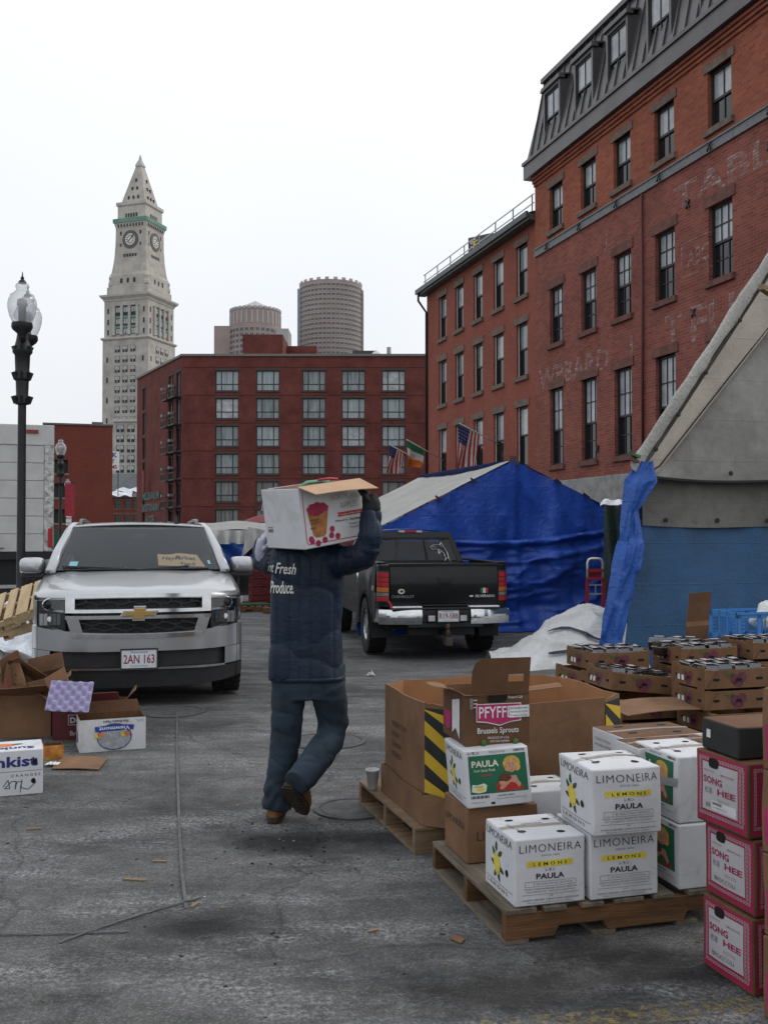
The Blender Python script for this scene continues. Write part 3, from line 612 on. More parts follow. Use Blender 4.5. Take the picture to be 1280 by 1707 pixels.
# ---- two round office towers, far
PINK = mat('pink_granite_panels', (.30, .235, .215), .8, var=.12, scale=.1); PALE = mat('pale_panel', (.37, .36, .35), .7, var=.1, scale=.1); BGL = mat('blue_grey_glass_wall', (.20, .24, .27), .2, var=.15, scale=.2)
def roundtower(o, r, z0, z1, n, rowh, m, wm, wfrac=.62, hfrac=.45):
    MB().use(m).lathe([(r, z0), (r, z1), (r - 1.5, z1), (r - 1.5, z1 - 1)], 48).build('round_wall', o, autosmooth=40)
    q = MB(); z = z1 - rowh * 1.3
    while z > z0 + rowh:
        for k in range(n):
            a0 = 2 * math.pi * (k + .5 - wfrac / 2) / n; a1 = 2 * math.pi * (k + .5 + wfrac / 2) / n; am = (a0 + a1) / 2; g_ = (a1 - a0) * .07; rr = r + .25
            f_ = lambda a, zz: (rr * math.cos(a), rr * math.sin(a), zz)
            q.use(PALE).quad(*[((r + .12) * math.cos(a), (r + .12) * math.sin(a), zz) for a, zz in ((a0 - g_, z - .5), (a1 + g_, z - .5), (a1 + g_, z + rowh * hfrac + .3), (a0 - g_, z + rowh * hfrac + .3))])
            q.use(wm); q.quad(f_(a0, z), f_(am - g_, z), f_(am - g_, z + rowh * hfrac), f_(a0, z + rowh * hfrac)); q.quad(f_(am + g_, z), f_(a1, z), f_(a1, z + rowh * hfrac), f_(am + g_, z + rowh * hfrac))
        z -= rowh
    w_ = q.build('windows', o, fix=False); w_['kind'] = 'stuff'
WGL = mat('far_window_glass', (.06, .065, .07), .3, var=.3, scale=.05)
t1 = thing('round_office_tower', 'tall round pinkish office tower with flat crenellated top behind the hotel', 'tower', ((551 - 640) * 700 / F, 700, 0))
roundtower(t1, 22.0, 60, 1.6 + (888 - 476) * 700 / F, 46, 3.35, PINK, WGL)
for k in range(23):
    a = 2 * math.pi * k / 23; MB().use(PALE).box(-1.3, 1.3, -.5, .5, 0, 1.6).build('parapet_block', t1, loc=(21.6 * math.cos(a), 21.6 * math.sin(a), 1.6 + (888 - 476) * 700 / F), rz=a + math.pi / 2)
MB().use(BGL).box(-22.8, -14, -8, 12, 40, 1.6 + (888 - 484) * 700 / F).build('glass_slab', t1); MB().use(PINK).box(19.5, 23, -4, 12, 40, 1.6 + (888 - 484) * 700 / F).build('side_fin', t1)
t2 = thing('cone_roofed_office_tower', 'shorter round pink office tower with pale cone roof behind the hotel', 'tower', ((425 - 640) * 650 / F, 650, 0))
zz = lambda y: 1.6 + (888 - y) * 650 / F
roundtower(t2, 16.6, 60, zz(546), 30, 3.6, PINK, WGL, .5, .6)
q = MB().use(PINK).lathe([(16.4, zz(546)), (16.4, zz(518))], 40); q.build('round_drum', t2, autosmooth=40)
q = MB().use(PALE)
for k in range(30): a = 2 * math.pi * k / 30; q.box(-.5, .5, -.4, .4, zz(545), zz(524), Matrix.Rotation(a, 4, 'Z') @ Matrix.Translation((0, -16.4, 0)))
for k in range(30): a = 2 * math.pi * (k + .5) / 30; q.box(-1.0, 1.0, -.5, .5, zz(521), zz(516.5), Matrix.Rotation(a, 4, 'Z') @ Matrix.Translation((0, -16.3, 0)))
q.build('drum_ribs', t2)
q = MB().use(mat('pale_metal_roof', (.38, .38, .37), .5, .2)).lathe([(14.5, zz(518)), (.1, zz(500))], 10); q.build('cone_roof', t2, fix=False)
MB().use(PINK).box(-26, -8, -6, 14, 40, zz(545)).build('side_block', t2); MB().use(PALE).box(9, 22.5, -9, 12, 40, zz(551)).build('side_block', t2)
# ---- dark building with gold emblem, behind the low roof
em = thing('emblem_building', 'dark grey rooftop block with gold emblem peeping over the low brick roof', 'building', ((781 - 640) * 75 / F, 75, GZ), R(-6))
ez = lambda y: 1.6 + (888 - y) * 75 / F + dz
q = MB().use(mat('dark_grey_panel', (.07, .068, .066), .6)); q.prism([(0, 0, 0), (4.2, 0, 0), (4.2, 0, ez(387)), (1.6, 0, ez(387)), (0, 0, ez(394))], (0, 4, 0)); q.build('wall', em)
q = MB().use(mat('gold_leaf', (.55, .40, .12), .35, .6))
q.bar((.45, -.05, ez(408)), (.45, -.05, ez(402)), .12, .06, up=(0, 1, 0)); q.bar((.45, -.05, ez(402)), (.2, -.05, ez(398)), .1, .06, up=(0, 1, 0)); q.bar((.45, -.06, ez(402)), (.7, -.06, ez(398)), .1, .06, up=(0, 1, 0)); q.prism([(x, -.08, z) for x, z in ell(.45, ez(396.5), .11, .11, 10)], (0, .06, 0)); q.bar((.2, -.05, ez(409)), (.45, -.05, ez(412)), .08, .06, up=(0, 1, 0)); q.bar((.7, -.05, ez(409)), (.45, -.06, ez(412)), .08, .06, up=(0, 1, 0))
q.build('gold_emblem', em)
q = MB().use(GL_L)
for k in range(5): q.box(.15 + k * .62 + (.35 if k else 0), .42 + k * .62 + (.35 if k else 0), -.03, .02, ez(405) , ez(400))
q.build('window', em)
# ================================================================== street lamps, white truck
LB = mat('lamp_black_paint', (.016, .016, .018), .5, .2, var=.2, bump=.1)
GLOBE = None
def globemat():
    m, n, l, b = newmat('frosted_lamp_glass'); n.remove(b)
    tr = n.new('ShaderNodeBsdfTransparent'); tr.inputs[0].default_value = (.90, .91, .92, 1); df = n.new('ShaderNodeBsdfDiffuse'); df.inputs[0].default_value = (.62, .64, .66, 1)
    tl = n.new('ShaderNodeBsdfTranslucent'); tl.inputs[0].default_value = (.75, .77, .79, 1); gl = n.new('ShaderNodeBsdfGlossy'); gl.inputs['Roughness'].default_value = .15
    w = n.new('ShaderNodeTexWave'); w.inputs['Scale'].default_value = 14; tc = n.new('ShaderNodeTexCoord'); l.new(tc.outputs['Object'], w.inputs['Vector']); w.bands_direction = 'X'
    a = n.new('ShaderNodeMixShader'); a.inputs[0].default_value = .5; l.new(df.outputs[0], a.inputs[1]); l.new(tl.outputs[0], a.inputs[2])
    c = n.new('ShaderNodeMixShader'); lw = n.new('ShaderNodeLayerWeight'); lw.inputs[0].default_value = .35; mr = n.new('ShaderNodeMapRange'); mr.inputs[3].default_value = .14; mr.inputs[4].default_value = .75; l.new(lw.outputs['Facing'], mr.inputs[0])
    l.new(mr.outputs[0], c.inputs[0]); l.new(tr.outputs[0], c.inputs[1]); l.new(a.outputs[0], c.inputs[2])
    d = n.new('ShaderNodeMixShader'); d.inputs[0].default_value = .06; l.new(c.outputs[0], d.inputs[1]); l.new(gl.outputs[0], d.inputs[2]); l.new(d.outputs[0], n['Material Output'].inputs['Surface'])
    return m
GLOBE = globemat()
def lamp(loc, label, double=False):
    o = thing('street_lamp', label, 'street lamp', loc, TH, 'acorn street lamps along the left pavement')
    q = MB().use(LB)
    q.lathe([(.20, 0), (.20, .12), (.17, .16), (.15, .5), (.12, .56), (.10, .8), (.062, .9), (.058, 3.55), (.11, 3.58), (.10, 3.66), (.085, 3.70), (.092, 3.9), (.125, 3.93), (.12, 4.0), (.10, 4.06), (.108, 4.28), (.14, 4.32), (.14, 4.38), (.11, 4.42), (.09, 4.5), (.075, 4.6)], 14); q.build('pole', o, autosmooth=40)
    for zc in (3.62, 3.97, 4.35):   # cast leaf ornaments
        for k in range(8):
            a = k * math.pi / 4; r_ = .118
            q = MB().use(LB).box(-.018, .018, -.02, .02, -.05, .06, Matrix.Translation((r_ * math.cos(a), r_ * math.sin(a), zc)) @ Matrix.Rotation(a, 4, 'Z') @ Matrix.Rotation(.35, 4, 'Y')); q.build('leaf_ornament', o)
    tops = [(0, -.0)] if not double else [(0, -.16), (.055, .26)]
    if double:
        q = MB().use(LB); q.tube([(0, .0, 4.45), (.01, -.10, 4.5), (0, -.16, 4.6)], .045, 8); q.tube([(0, 0, 4.42), (.05, .22, 4.44), (.07, .30, 4.56)], .045, 8); q.build('arm', o, smooth=True)
    for ti, (x, y) in enumerate(tops):
        DZ = -.10 * ti
        q = MB().use(LB).lathe([(.05, 4.50), (.06, 4.56), (.13, 4.62), (.15, 4.66), (.145, 4.72), (.10, 4.72)], 16, (x, y, DZ)); s_ = q.build('globe_socket', o, autosmooth=40)
        q = MB().use(GLOBE).lathe([(.13, 4.72), (.175, 4.82), (.20, 4.92), (.205, 5.0), (.19, 5.07), (.165, 5.11), (.17, 5.125), (.12, 5.16), (.085, 5.20), (.085, 5.22), (.10, 5.25), (.085, 5.29), (.06, 5.30)], 20, (x, y, DZ), cap=False); q.build('globe', o, smooth=True)
        q = MB().use(mat('lamp_refractor', (.42, .42, .40), .5)).lathe([(.05, 4.74), (.055, 4.95), (.075, 4.98), (.07, 5.06), (.03, 5.08)], 12, (x, y, DZ)); q.build('lamp_tube', o, smooth=True)
        q = MB().use(LB).lathe([(.062, 5.30), (.05, 5.33), (.02, 5.36), (.028, 5.38), (.012, 5.40), (.004, 5.47)], 10, (x, y, DZ)); q.build('finial', o, autosmooth=40)
    return o
def lampat(px, Y): return Vector(((px - 640) * Y / F, Y, gz(Y)))
lp = lampat(36, 14.5); lp.z = -.09
lamp(lp, 'large near black street lamp with two clear acorn globes in front of white truck', True)
lamp(lampat(101, 37.8) + Vector((0, 0, .1)), 'acorn street lamp just right of the white truck, second nearest')
lamp(lampat(113, 64), 'acorn street lamp with red banner and white parking sign, third nearest')
lamp(lampat(123, 104), 'smallest farthest acorn street lamp against the brick garage')
bn = thing('street_banner', 'red banner hanging behind the third street lamp', 'banner', lampat(115, 63.5)); Z6 = lambda y, Y=63.5: CAMZ + (888 - y) * Y / F - gz(Y)
q = MB().use(mat('banner_red', (.28, .02, .035), .7, var=.2)); q.grid(lambda u, v: (-.25 + u * .62, .03 * math.sin(u * 7 + v * 3), Z6(862) + v * (Z6(806) - Z6(862))), 8, 8); q.build('cloth', bn, solid=.01)
MB().use(LB).bar((-.4, 0, Z6(805)), (.5, 0, Z6(805)), .04).build('bracket', bn)
sg2 = thing('parking_sign', 'small white parking sign with red print on the third street lamp', 'sign', lampat(115, 62.5)); q = MB().use(mat('sign_white', (.62, .63, .64), .6)); q.box(-.17, .17, 0, .02, Z6(876), Z6(861)); q.build('plate', sg2)
q = MB(); word(q, mat('sign_red', (.25, .03, .03), .6), 'NO', 0, Z6(866), .16, lambda a, b_: (a, -.006, b_), al='c', bold=.02); word(q, mat('sign_red', (.25, .03, .03), .6), 'PARKING', 0, Z6(874), .12, lambda a, b_: (a, -.006, b_), w=.28, al='c'); q.build('lettering', sg2, fix=False)
MB().use(LB).tube([(0, .03, 0), (0, .03, Z6(860))], .03, 6).build('post', sg2)
# ---- white box truck (rear)
tk = thing('box_truck', 'white box truck seen from behind at the left edge', 'truck', Vector((-7.12, 21.5, -.27)) - Vector((math.cos(R(18.6)), math.sin(R(18.6)), 0)) * 2.5, R(18.6))
WT = mat('scuffed_white_truck', (.48, .48, .46), .45, var=.10, scale=2.5, bump=.03); WTD = mat('rubbed_steel_edge', (.42, .42, .40), .5, .3, var=.7, scale=9)
zb, zt = 1.46, 4.17
q = MB().use(WT); q.box(0, 2.5, .06, 6.5, zb, zt); q.build('box_body', tk)
q = MB().use(WT); q.box(0, 2.5, -.02, .055, zt - .42, zt + .02); q.box(0, .16, -.02, .055, zb, zt - .421); fr_ = q.build('door_frame', tk, bevel=.015)
q = MB().use(WTD); q.box(2.30, 2.5, -.02, .055, zb, zt - .421); q.build('door_post', tk, bevel=.015)
pnh = (zt - .42 - zb) / 6
for k in range(6): MB().use(WT).box(.165, 2.295, .0, .05, zb + k * pnh + .004, zb + (k + 1) * pnh - .004).build('door_panel', tk, bevel=.01)
for x in (.4, 1.25, 2.05): MB().use(mat('red_marker_lens', (.22, .02, .02), .3)).box(x - .12, x + .12, -.045, -.021, zt - .17, zt - .09).build('marker_lamp', tk)
q = MB().use(mat('rust_streak', (.10, .07, .05), .8))
for k in range(16): q.box(1.04 + .03 * math.sin(k), 1.055 + .03 * math.sin(k), -.004, -.001, zb + .3 + k * .13, zb + .35 + k * .13)
o_ = q.build('rust_marks', tk); o_['kind'] = 'stuff'
q = MB().use(BLACKM); q.box(0, 2.5, -.05, .5, zb - .16, zb - .005); q.box(.3, 2.2, .2, 5.8, .75, zb - .161); q.box(.05, 2.45, .0, .12, .55, .68); q.bar((.4, .06, .68), (.4, .06, 1.3), .08); q.bar((2.1, .06, .68), (2.1, .06, 1.3), .08); q.build('chassis', tk)
q = MB().use(mat('rusty_latch', (.22, .17, .12), .7, .3)); q.box(1.2, 1.34, -.05, 0, zb + .06, zb + .12); q.tube([(1.0, -.04, zb + .1), (1.5, -.05, zb + .08)], .015, 6); q.build('door_latch', tk)
TYR = mat('tyre_rubber', (.018, .018, .019), .85, var=.3, scale=20, bump=.4, bscale=80)
def wheelmesh(r, wd, rim, treads=30):
    t = MB().use(TYR); hw = wd / 2
    t.loft([[(x, rr * math.cos(a), rr * math.sin(a)) for a in [2 * math.pi * k / 40 for k in range(40)]] for x, rr in ((-hw * .8, rim), (-hw * .95, rim + .03), (-hw, (r + rim) / 2), (-hw * .92, r * .965), (-hw * .75, r * .99), (-hw * .3, r), (hw * .3, r), (hw * .75, r * .99), (hw * .92, r * .965), (hw, (r + rim) / 2), (hw * .95, rim + .03), (hw * .8, rim))], cap=False)
    for k in range(treads):
        a = 2 * math.pi * k / treads
        for x0, x1 in ((-hw * .93, -hw * .36), (-hw * .28, hw * .28), (hw * .36, hw * .93)):
            off = math.pi / treads if abs(x0 + x1) < .01 else 0
            t.box(x0, x1, -.55 * math.pi * r / treads, .55 * math.pi * r / treads, r * .97, r + .008, Matrix.Rotation(a + off, 4, 'X'))
    w_ = MB(); AL_ = mat('alloy_wheel', (.42, .42, .43), .35, .8, var=.15)
    w_.use(mat('wheel_well_dark', (.012, .012, .012), .9)).loft([[(x, rr * math.cos(a), rr * math.sin(a)) for a in [2 * math.pi * k / 24 for k in range(24)]] for x, rr in ((-hw * .5, rim), (hw * .5, rim))])
    for sd_ in (-1, 1):
        w_.use(AL_).loft([[(sd_ * x, rr * math.cos(a), rr * math.sin(a)) for a in [2 * math.pi * k / 32 for k in range(32)]] for x, rr in ((hw * .80, rim + .012), (hw * .84, rim - .01), (hw * .55, rim - .03))], cap=False)
        w_.loft([[(sd_ * x, rr * math.cos(a), rr * math.sin(a)) for a in [2 * math.pi * k / 12 for k in range(12)]] for x, rr in ((hw * .45, .08), (hw * .78, .075), (hw * .8, .05))])
        for k in range(6):
            a = 2 * math.pi * k / 6; w_.box(min(sd_ * hw * .55, sd_ * hw * .72), max(sd_ * hw * .55, sd_ * hw * .72), -.035, .035, .06, rim - .02, Matrix.Rotation(a, 4, 'X'))
    return t.mesh('tyre', smooth=False), w_.mesh('rim', smooth=False)
def wheels(o, pts, r, wd, rim):
    tm, rm = wheelmesh(r, wd, rim)
    for x, y in pts:
        w_ = put('wheel', tm, o, (x, y, r)); put('rim', rm, w_)
wheels(tk, [(.25, 1.6), (2.25, 1.6), (.25, 5.6), (2.25, 5.6)], .48, .28, .28)
MB().use(WT).box(.1, 2.4, 6.55, 8.0, .9, 2.9).build('cab', tk, bevel=.15, seg=4)
MB().use(mat('red_tail_lens', (.35, .015, .02), .25)).box(2.38, 2.48, -.06, -.022, zb + .1, zb + .5).build('tail_lamp', tk)
# ================================================================== silver SUV (front towards the camera)
SILV = mat('silver_car_paint', (.43, .44, .45), .28, .75, var=.05, scale=3, coat=.6, bump=.015, bscale=300)
SALT = SILV
CHR = mat('chrome', (.62, .63, .64), .14, .95, var=.1, scale=12)
BPL = mat('black_car_plastic', (.020, .020, .021), .55, var=.2, scale=15)
GRI = mat('grille_black', (.012, .012, .012), .4, var=.2)
WIND = glassmat('windscreen_glass', (.84, .90, .87), 1.42, .02, .0)
DKIN = mat('dark_car_interior', (.014, .014, .015), .85, var=.3)
LENS = glassmat('headlamp_lens', (.62, .64, .66), 1.45, .03, .05)
cy = GP(395, 1157).y - .95
so = thing('silver_suv', 'silver SUV parked facing the camera with a cardboard note behind its windscreen', 'car', (-2.265, 9.25, -.03), 0)
so.rotation_euler = (R(-.25), 0, R(13.8))
# local: x lateral, y rearward, z up
def FY(x, z):
    ax = abs(x) / .95
    return .34 * ax ** 5 + .05 * ax ** 2 + (.10 * max(0, (z - .86)) ** 1.2 + .10 * max(0, .40 - z))
def strip(q, x0, x1, zl, zh, off=0., nx=24, nz=4, skirt=.05):
    """patch of the fascia between curves zl(x), zh(x), pushed forward by off, with return edges"""
    fl = zl if callable(zl) else (lambda x: zl); fh = zh if callable(zh) else (lambda x: zh)
    def f(u, v):
        x = x0 + (x1 - x0) * u; z = fl(x) + (fh(x) - fl(x)) * v; return (x, FY(x, z) - off, z)
    q.grid(f, nx, nz)
    b_ = [f(i / nx, 0) for i in range(nx + 1)] + [f(1, j / nz) for j in range(1, nz + 1)] + [f(1 - i / nx, 1) for i in range(1, nx + 1)] + [f(0, 1 - j / nz) for j in range(1, nz)]
    n_ = len(b_); q.add(b_ + [(p[0], p[1] + skirt, p[2]) for p in b_], [(i, (i + 1) % n_, n_ + (i + 1) % n_, n_ + i) for i in range(n_)])
# bumper: painted upper band, with slot for the dark intake; lower valance
q = MB().use(SILV); strip(q, -.985, .985, lambda x: .535 + .012 * abs(x) ** 2, lambda x: .70 + .06 * abs(x) ** 2, .03, 30, 6, .3)
strip(q, -.985, -.80, .38, lambda x: .54, .028, 6, 4, .3); strip(q, .80, .985, .38, lambda x: .54, .028, 6, 4, .3)
q.build('bumper', so, autosmooth=35)
q = MB().use(BPL); strip(q, -.805, .805, .385, .545, -.03, 24, 2); q.build('lower_intake', so)
q = MB().use(CHR); strip(q, -.80, .80, .365, .385, .034, 24, 1, .04); q.build('bumper_chrome_line', so, smooth=False)
q = MB().use(BPL); strip(q, -.975, .975, lambda x: .20 + .05 * abs(x) ** 3, .366, .015, 30, 3, .25); q.build('front_valance', so, autosmooth=35)
q = MB().use(GRI); q.box(-.93, .93, .32, .9, .25, 1.02); q.build('front_void', so)
# grille
q = MB().use(GRI); strip(q, -.60, .60, .66, 1.04, -.06, 20, 3, .02); q.build('grille_backing', so)
q = MB().use(CHR)
strip(q, -.66, .66, lambda x: 1.032 - .01 * x * x, lambda x: 1.066 - .012 * x * x, .035, 24, 1, .08)
strip(q, -.66, .66, .893, .925, .040, 24, 1, .08); strip(q, -.66, .66, .835, .868, .040, 24, 1, .08)
strip(q, -.60, .60, lambda x: .655 + .03 * abs(x) ** 2, lambda x: .695 + .03 * abs(x) ** 2, .040, 24, 1, .08)
strip(q, -.66, -.575, .90, 1.05, .038, 3, 3, .08); strip(q, .575, .66, .90, 1.05, .038, 3, 3, .08)
for s_ in (-1, 1):
    pts = [(s_ * .66, .868), (s_ * .55, .868), (s_ * .49, .68), (s_ * .60, .68)]
    q.prism([(x, FY(x, z) - .038, z) for x, z in pts], (0, .08, 0))
q.build('grille_frame', so, autosmooth=35)
def hexmesh(z0, z1, hw0, hw1):
    g_ = MB().use(BPL); nx = 13; nzr = max(2, round((z1 - z0) / .055)); hz = (z1 - z0) / nzr; wx = .092
    for r_ in range(nzr + 1):
        z = z0 + r_ * hz; hw_ = hw0 + (hw1 - hw0) * (r_ / nzr)
        x = -hw_
        pts = []; k = 0
        n_ = int(2 * hw_ / (wx / 2))
        for i in range(n_ + 1):
            xx = -hw_ + i * (2 * hw_ / n_); ph = (i + 2 * (r_ % 2)) % 4
            zz_ = z + (.010 if ph in (0, 1) else -.010)
            pts.append((xx, FY(xx, z) - .012, min(max(zz_, z0), z1)))
        for i in range(n_):
            g_.bar(pts[i], pts[i + 1], .02, .013, up=(0, 0, 1))
            ph = (i + 2 * (r_ % 2)) % 4
            if ph == 1 and r_ < nzr: pass
        if r_ < nzr:
            for i in range(0, n_ + 1, 4):
                j = i + (2 if r_ % 2 else 0)
                if j <= n_:
                    a = pts[j]; g_.bar(a, (a[0] + .0, a[1], z + hz), .02, .011, up=(0, 1, 0))
    return g_
q = hexmesh(.925, 1.035, .57, .575); q.build('upper_grille_mesh', so); q = hexmesh(.69, .84, .50, .55); q.build('lower_grille_mesh', so)
# bow-tie badge
bt = [(-.155, -.022), (-.155 + .03, .028), (-.045, .028), (-.045, .062), (.055, .062), (.055, .028), (.155, .028), (.125, -.022), (.045, -.022), (.045, -.058), (-.055, -.058), (-.055, -.022)]
q = MB().use(CHR).prism([(x * 1.13, -.095, .885 + z * 1.15) for x, z in bt], (0, .06, 0)); q.use(mat('gold_badge', (.42, .27, .09), .35, .5, var=.1)).prism([(x * .95, -.108, .885 + z * .85) for x, z in bt], (0, .02, 0)); q.build('bow_tie_badge', so, bevel=.004)
# headlamps
for s_ in (-1, 1):
    def hl(x0, x1, zl, zh, off, m, name, par, nx=8, nz=4, sk=.04):
        q = MB().use(m); a, b_ = sorted((s_ * x0, s_ * x1)); strip(q, a, b_, zl, zh, off, nx, nz, sk); return q.build(name, par, autosmooth=35)
    h = hl(.67, .975, lambda x: .70 + .08 * max(0, abs(x) - .67) / .3, lambda x: 1.045 - .02 * abs(x), -.085, mat('headlamp_housing', (.085, .087, .09), .35, .4, var=.4, scale=14), 'headlight', so, sk=.02)
    for zc, xr, nm in ((.965, .80, 'lamp_reflector'), (.83, .80, 'lamp_reflector')):
        yy = FY(xr, zc) + .03
        q = MB()
        if zc > .9:
            q.use(CHR).loft([[(s_ * xr + r_ * math.cos(a), yy - dd, zc + r_ * math.sin(a) * .8) for a in [2 * math.pi * k / 20 for k in range(20)]] for r_, dd in ((.075, .03), (.066, .045), (.06, .03))], cap=False)
            q.use(GRI).loft([[(s_ * xr + r_ * math.cos(a), yy - dd, zc + r_ * math.sin(a) * .8) for a in [2 * math.pi * k / 16 for k in range(16)]] for r_, dd in ((.058, .03), (.04, .055), (.01, .065))])
        else:
            q.use(CHR); 
            for i_ in range(5): q.box(s_ * xr - .095 + i_ * .038, s_ * xr - .062 + i_ * .038, yy - .03 - .012 * (i_ % 2), yy + .02, zc - .055, zc + .05)
            q.use(mat('bulb_white', (.75, .75, .75), .3)).loft([[(s_ * xr + r_ * math.cos(a), yy - dd, zc + r_ * math.sin(a)) for a in [2 * math.pi * k / 12 for k in range(12)]] for r_, dd in ((.03, .03), (.024, .055), (.006, .06))])
        q.build(nm, h, autosmooth=35)
    q = MB().use(CHR); a, b_ = sorted((s_ * .68, s_ * .95)); strip(q, a, b_, lambda x: .895 + .03 * (abs(x) - .67), lambda x: .912 + .03 * (abs(x) - .67), -.03, 8, 1, .03); strip(q, a, b_, lambda x: .712 + .08 * max(0, abs(x) - .67) / .3, lambda x: .728 + .08 * max(0, abs(x) - .67) / .3, -.01, 8, 1, .03); q.build('lamp_chrome', h)
    hl(.665, .975, lambda x: .70 + .08 * max(0, abs(x) - .67) / .3, lambda x: 1.045 - .02 * abs(x), .022, LENS, 'lens', h, sk=.001)
    q = MB().use(BPL); a, b_ = sorted((s_ * .655, s_ * .675)); strip(q, a, b_, .705, 1.035, .012, 2, 4, .1); q.build('lamp_gasket', h)
# hood
def hood(u, v):
    x = -.965 + 1.93 * u; ax = abs(x)
    y0 = FY(x, 1.06) - .03; y = y0 + (1.42 - y0) * v
    z = 1.075 - .045 * ax ** 3 + (.17 * v ** .8) - .02 * (v) * ax ** 2 + .018 * math.exp(-((ax - .62 - .1 * v) / .10) ** 2) * math.sin(min(1, v * 1.5) * math.pi * .6)
    z -= .05 * max(0, .06 - v) / .06
    return (x, y, z)
q = MB().use(SILV); q.grid(hood, 40, 18); q.build('hood', so, smooth=True, solid=.012)
# sides with real wheel arches
WHY = (.98, 3.93); WR = .40
for s_ in (-1, 1):
    q = MB().use(SILV); ny = 90
    def sidez(y):
        z = .34
        for wy in WHY:
            d_ = (.47 ** 2 - (y - wy) ** 2)
            if d_ > 0: z = max(z, WR + math.sqrt(d_))
        return z
    def side(u, v):
        y = .36 + 4.75 * u; zl = sidez(y); zt_ = 1.03 + .19 * min(1, max(0, (y - .36) / 1.1)); z = zl + (zt_ - zl) * v
        bul = .022 * math.sin(math.pi * min(1, max(0, (z - .3) / .9))); x = .975 + bul - .10 * max(0, 1 - (y - .36) / .35) ** 2 * .6 - .06 * max(0, (y - 4.7) / .4) ** 2
        return (s_ * (x if v < .995 else .962), y, z)
    q.grid(side, ny, 10); q.build('body_side', so, smooth=True, fix=False)
    for wy in WHY:
        q = MB().use(BPL); q.loft([[(s_ * x, wy + .475 * math.cos(a), WR + .475 * math.sin(a)) for a in [math.pi * k / 16 for k in range(17)]] for x in (.55, .985)], cap=False, close=False)
        q.build('wheel_arch', so, fix=False)
    q = MB().use(BPL); q.box(min(s_ * .8, s_ * .98), max(s_ * .8, s_ * .98), 1.4, 3.5, .28, .36); q.build('running_board', so, bevel=.02)
    # greenhouse side: pillars and glass
    bt_, tp = (lambda y: (s_ * (.962), y, 1.215)), (lambda y: (s_ * .745, y, 1.70))
    q = MB().use(mat('dark_privacy_glass', (.012, .014, .015), .05, var=.1, spec=.6)); q.quad((s_ * .955, 1.75, 1.21), (s_ * .955, 4.85, 1.21), (s_ * .74, 4.65, 1.69), (s_ * .735, 2.35, 1.69)); q.build('side_glass', so, fix=False)
    q = MB().use(SILV)
    q.tube([(s_ * .90, 1.36, 1.225), (s_ * .845, 1.75, 1.44), (s_ * .765, 2.22, 1.66), (s_ * .735, 2.5, 1.715), (s_ * .73, 3.5, 1.735), (s_ * .74, 4.75, 1.70)], [(.055, .045)] * 2 + [(.05, .045)] * 4, 10)
    q.tube([(s_ * .955, 4.85, 1.21), (s_ * .74, 4.68, 1.70)], .09, 8); q.build('roof_pillar', so, smooth=True)
    q = MB().use(mat('roof_rail_grey', (.18, .18, .18), .4, .5)); q.tube([(s_ * .66, 2.45, 1.725), (s_ * .66, 2.58, 1.785), (s_ * .67, 3.5, 1.80), (s_ * .66, 4.5, 1.785), (s_ * .66, 4.6, 1.72)], .02, 8); q.build('roof_rail', so, smooth=True)
    # mirrors
    mq = MB(); cx, cyy, cz = s_ * 1.10, 1.62, 1.285
    def mr_(sx, sz, dy, f_=1.): return [(cx + sx * math.copysign(abs(math.cos(a)) ** .5, math.cos(a)), cyy + dy, cz + sz * math.copysign(abs(math.sin(a)) ** .5, math.sin(a))) for a in [2 * math.pi * k / 20 for k in range(20)]]
    mq.use(SILV); mq.loft([mr_(.05, .04, -.14), mr_(.10, .07, -.125), mr_(.125, .088, -.07), mr_(.13, .092, 0), mr_(.125, .088, .03)])
    mo = mq.build('mirror', so, autosmooth=50)
    MB().use(BPL).box(min(cx - s_ * .16, cx + s_ * .11), max(cx - s_ * .16, cx + s_ * .11), cyy - .10, cyy + .04, cz - .135, cz - .075).build('mirror_base', mo, bevel=.02); MB().use(BPL).bar((cx - s_ * .10, cyy, cz - .08), (s_ * .90, 1.62, 1.20), .07, .06).build('mirror_arm', mo)
# cowl, windscreen, roof
q = MB().use(BPL); q.grid(lambda u, v: (-.86 + 1.72 * u, 1.36 + .12 * v - .06 * (1 - (2 * u - 1) ** 2), 1.243 + .01 * v), 12, 2); q.build('cowl', so, fix=False)
def ws(u, v, o_=0.):
    a = 2 * u - 1; hw_ = .865 + (.715 - .865) * v; return (a * hw_, 1.40 + .85 * v - .12 * (1 - a * a) * (1 - .5 * v) + o_, 1.235 + .475 * v ** .97 + .02 * (1 - a * a) * v)
q = MB().use(WIND); q.grid(ws, 16, 8); wsO = q.build('windscreen', so, smooth=True, fix=False)
q = MB().use(mat('windscreen_frit', (.01, .01, .011), .3))
q.grid(lambda u, v: (lambda p: (p[0], p[1] + .008, p[2]))(ws(u, .91 + .09 * v)), 16, 1); q.grid(lambda u, v: (lambda p: (p[0], p[1] + .008, p[2]))(ws(u, .0 + .05 * v)), 16, 1)
for a_, b_ in ((0, .03), (.97, 1)): q.grid(lambda u, v: (lambda p: (p[0], p[1] + .008, p[2]))(ws(a_ + (b_ - a_) * u, v)), 1, 8)
q.build('frit_band', wsO, fix=False)
q = MB().use(SILV); q.grid(lambda u, v: ((2 * u - 1) * (.725 + .01 * math.sin(v * math.pi)), 2.235 + 2.55 * v - .07 * (1 - (2 * u - 1) ** 2) * (1 - v), 1.705 + .075 * math.sin(math.pi * (.18 + .72 * v)) - .03 * (2 * u - 1) ** 2 - .012), 20, 16); q.build('roof', so, smooth=True, solid=.02)
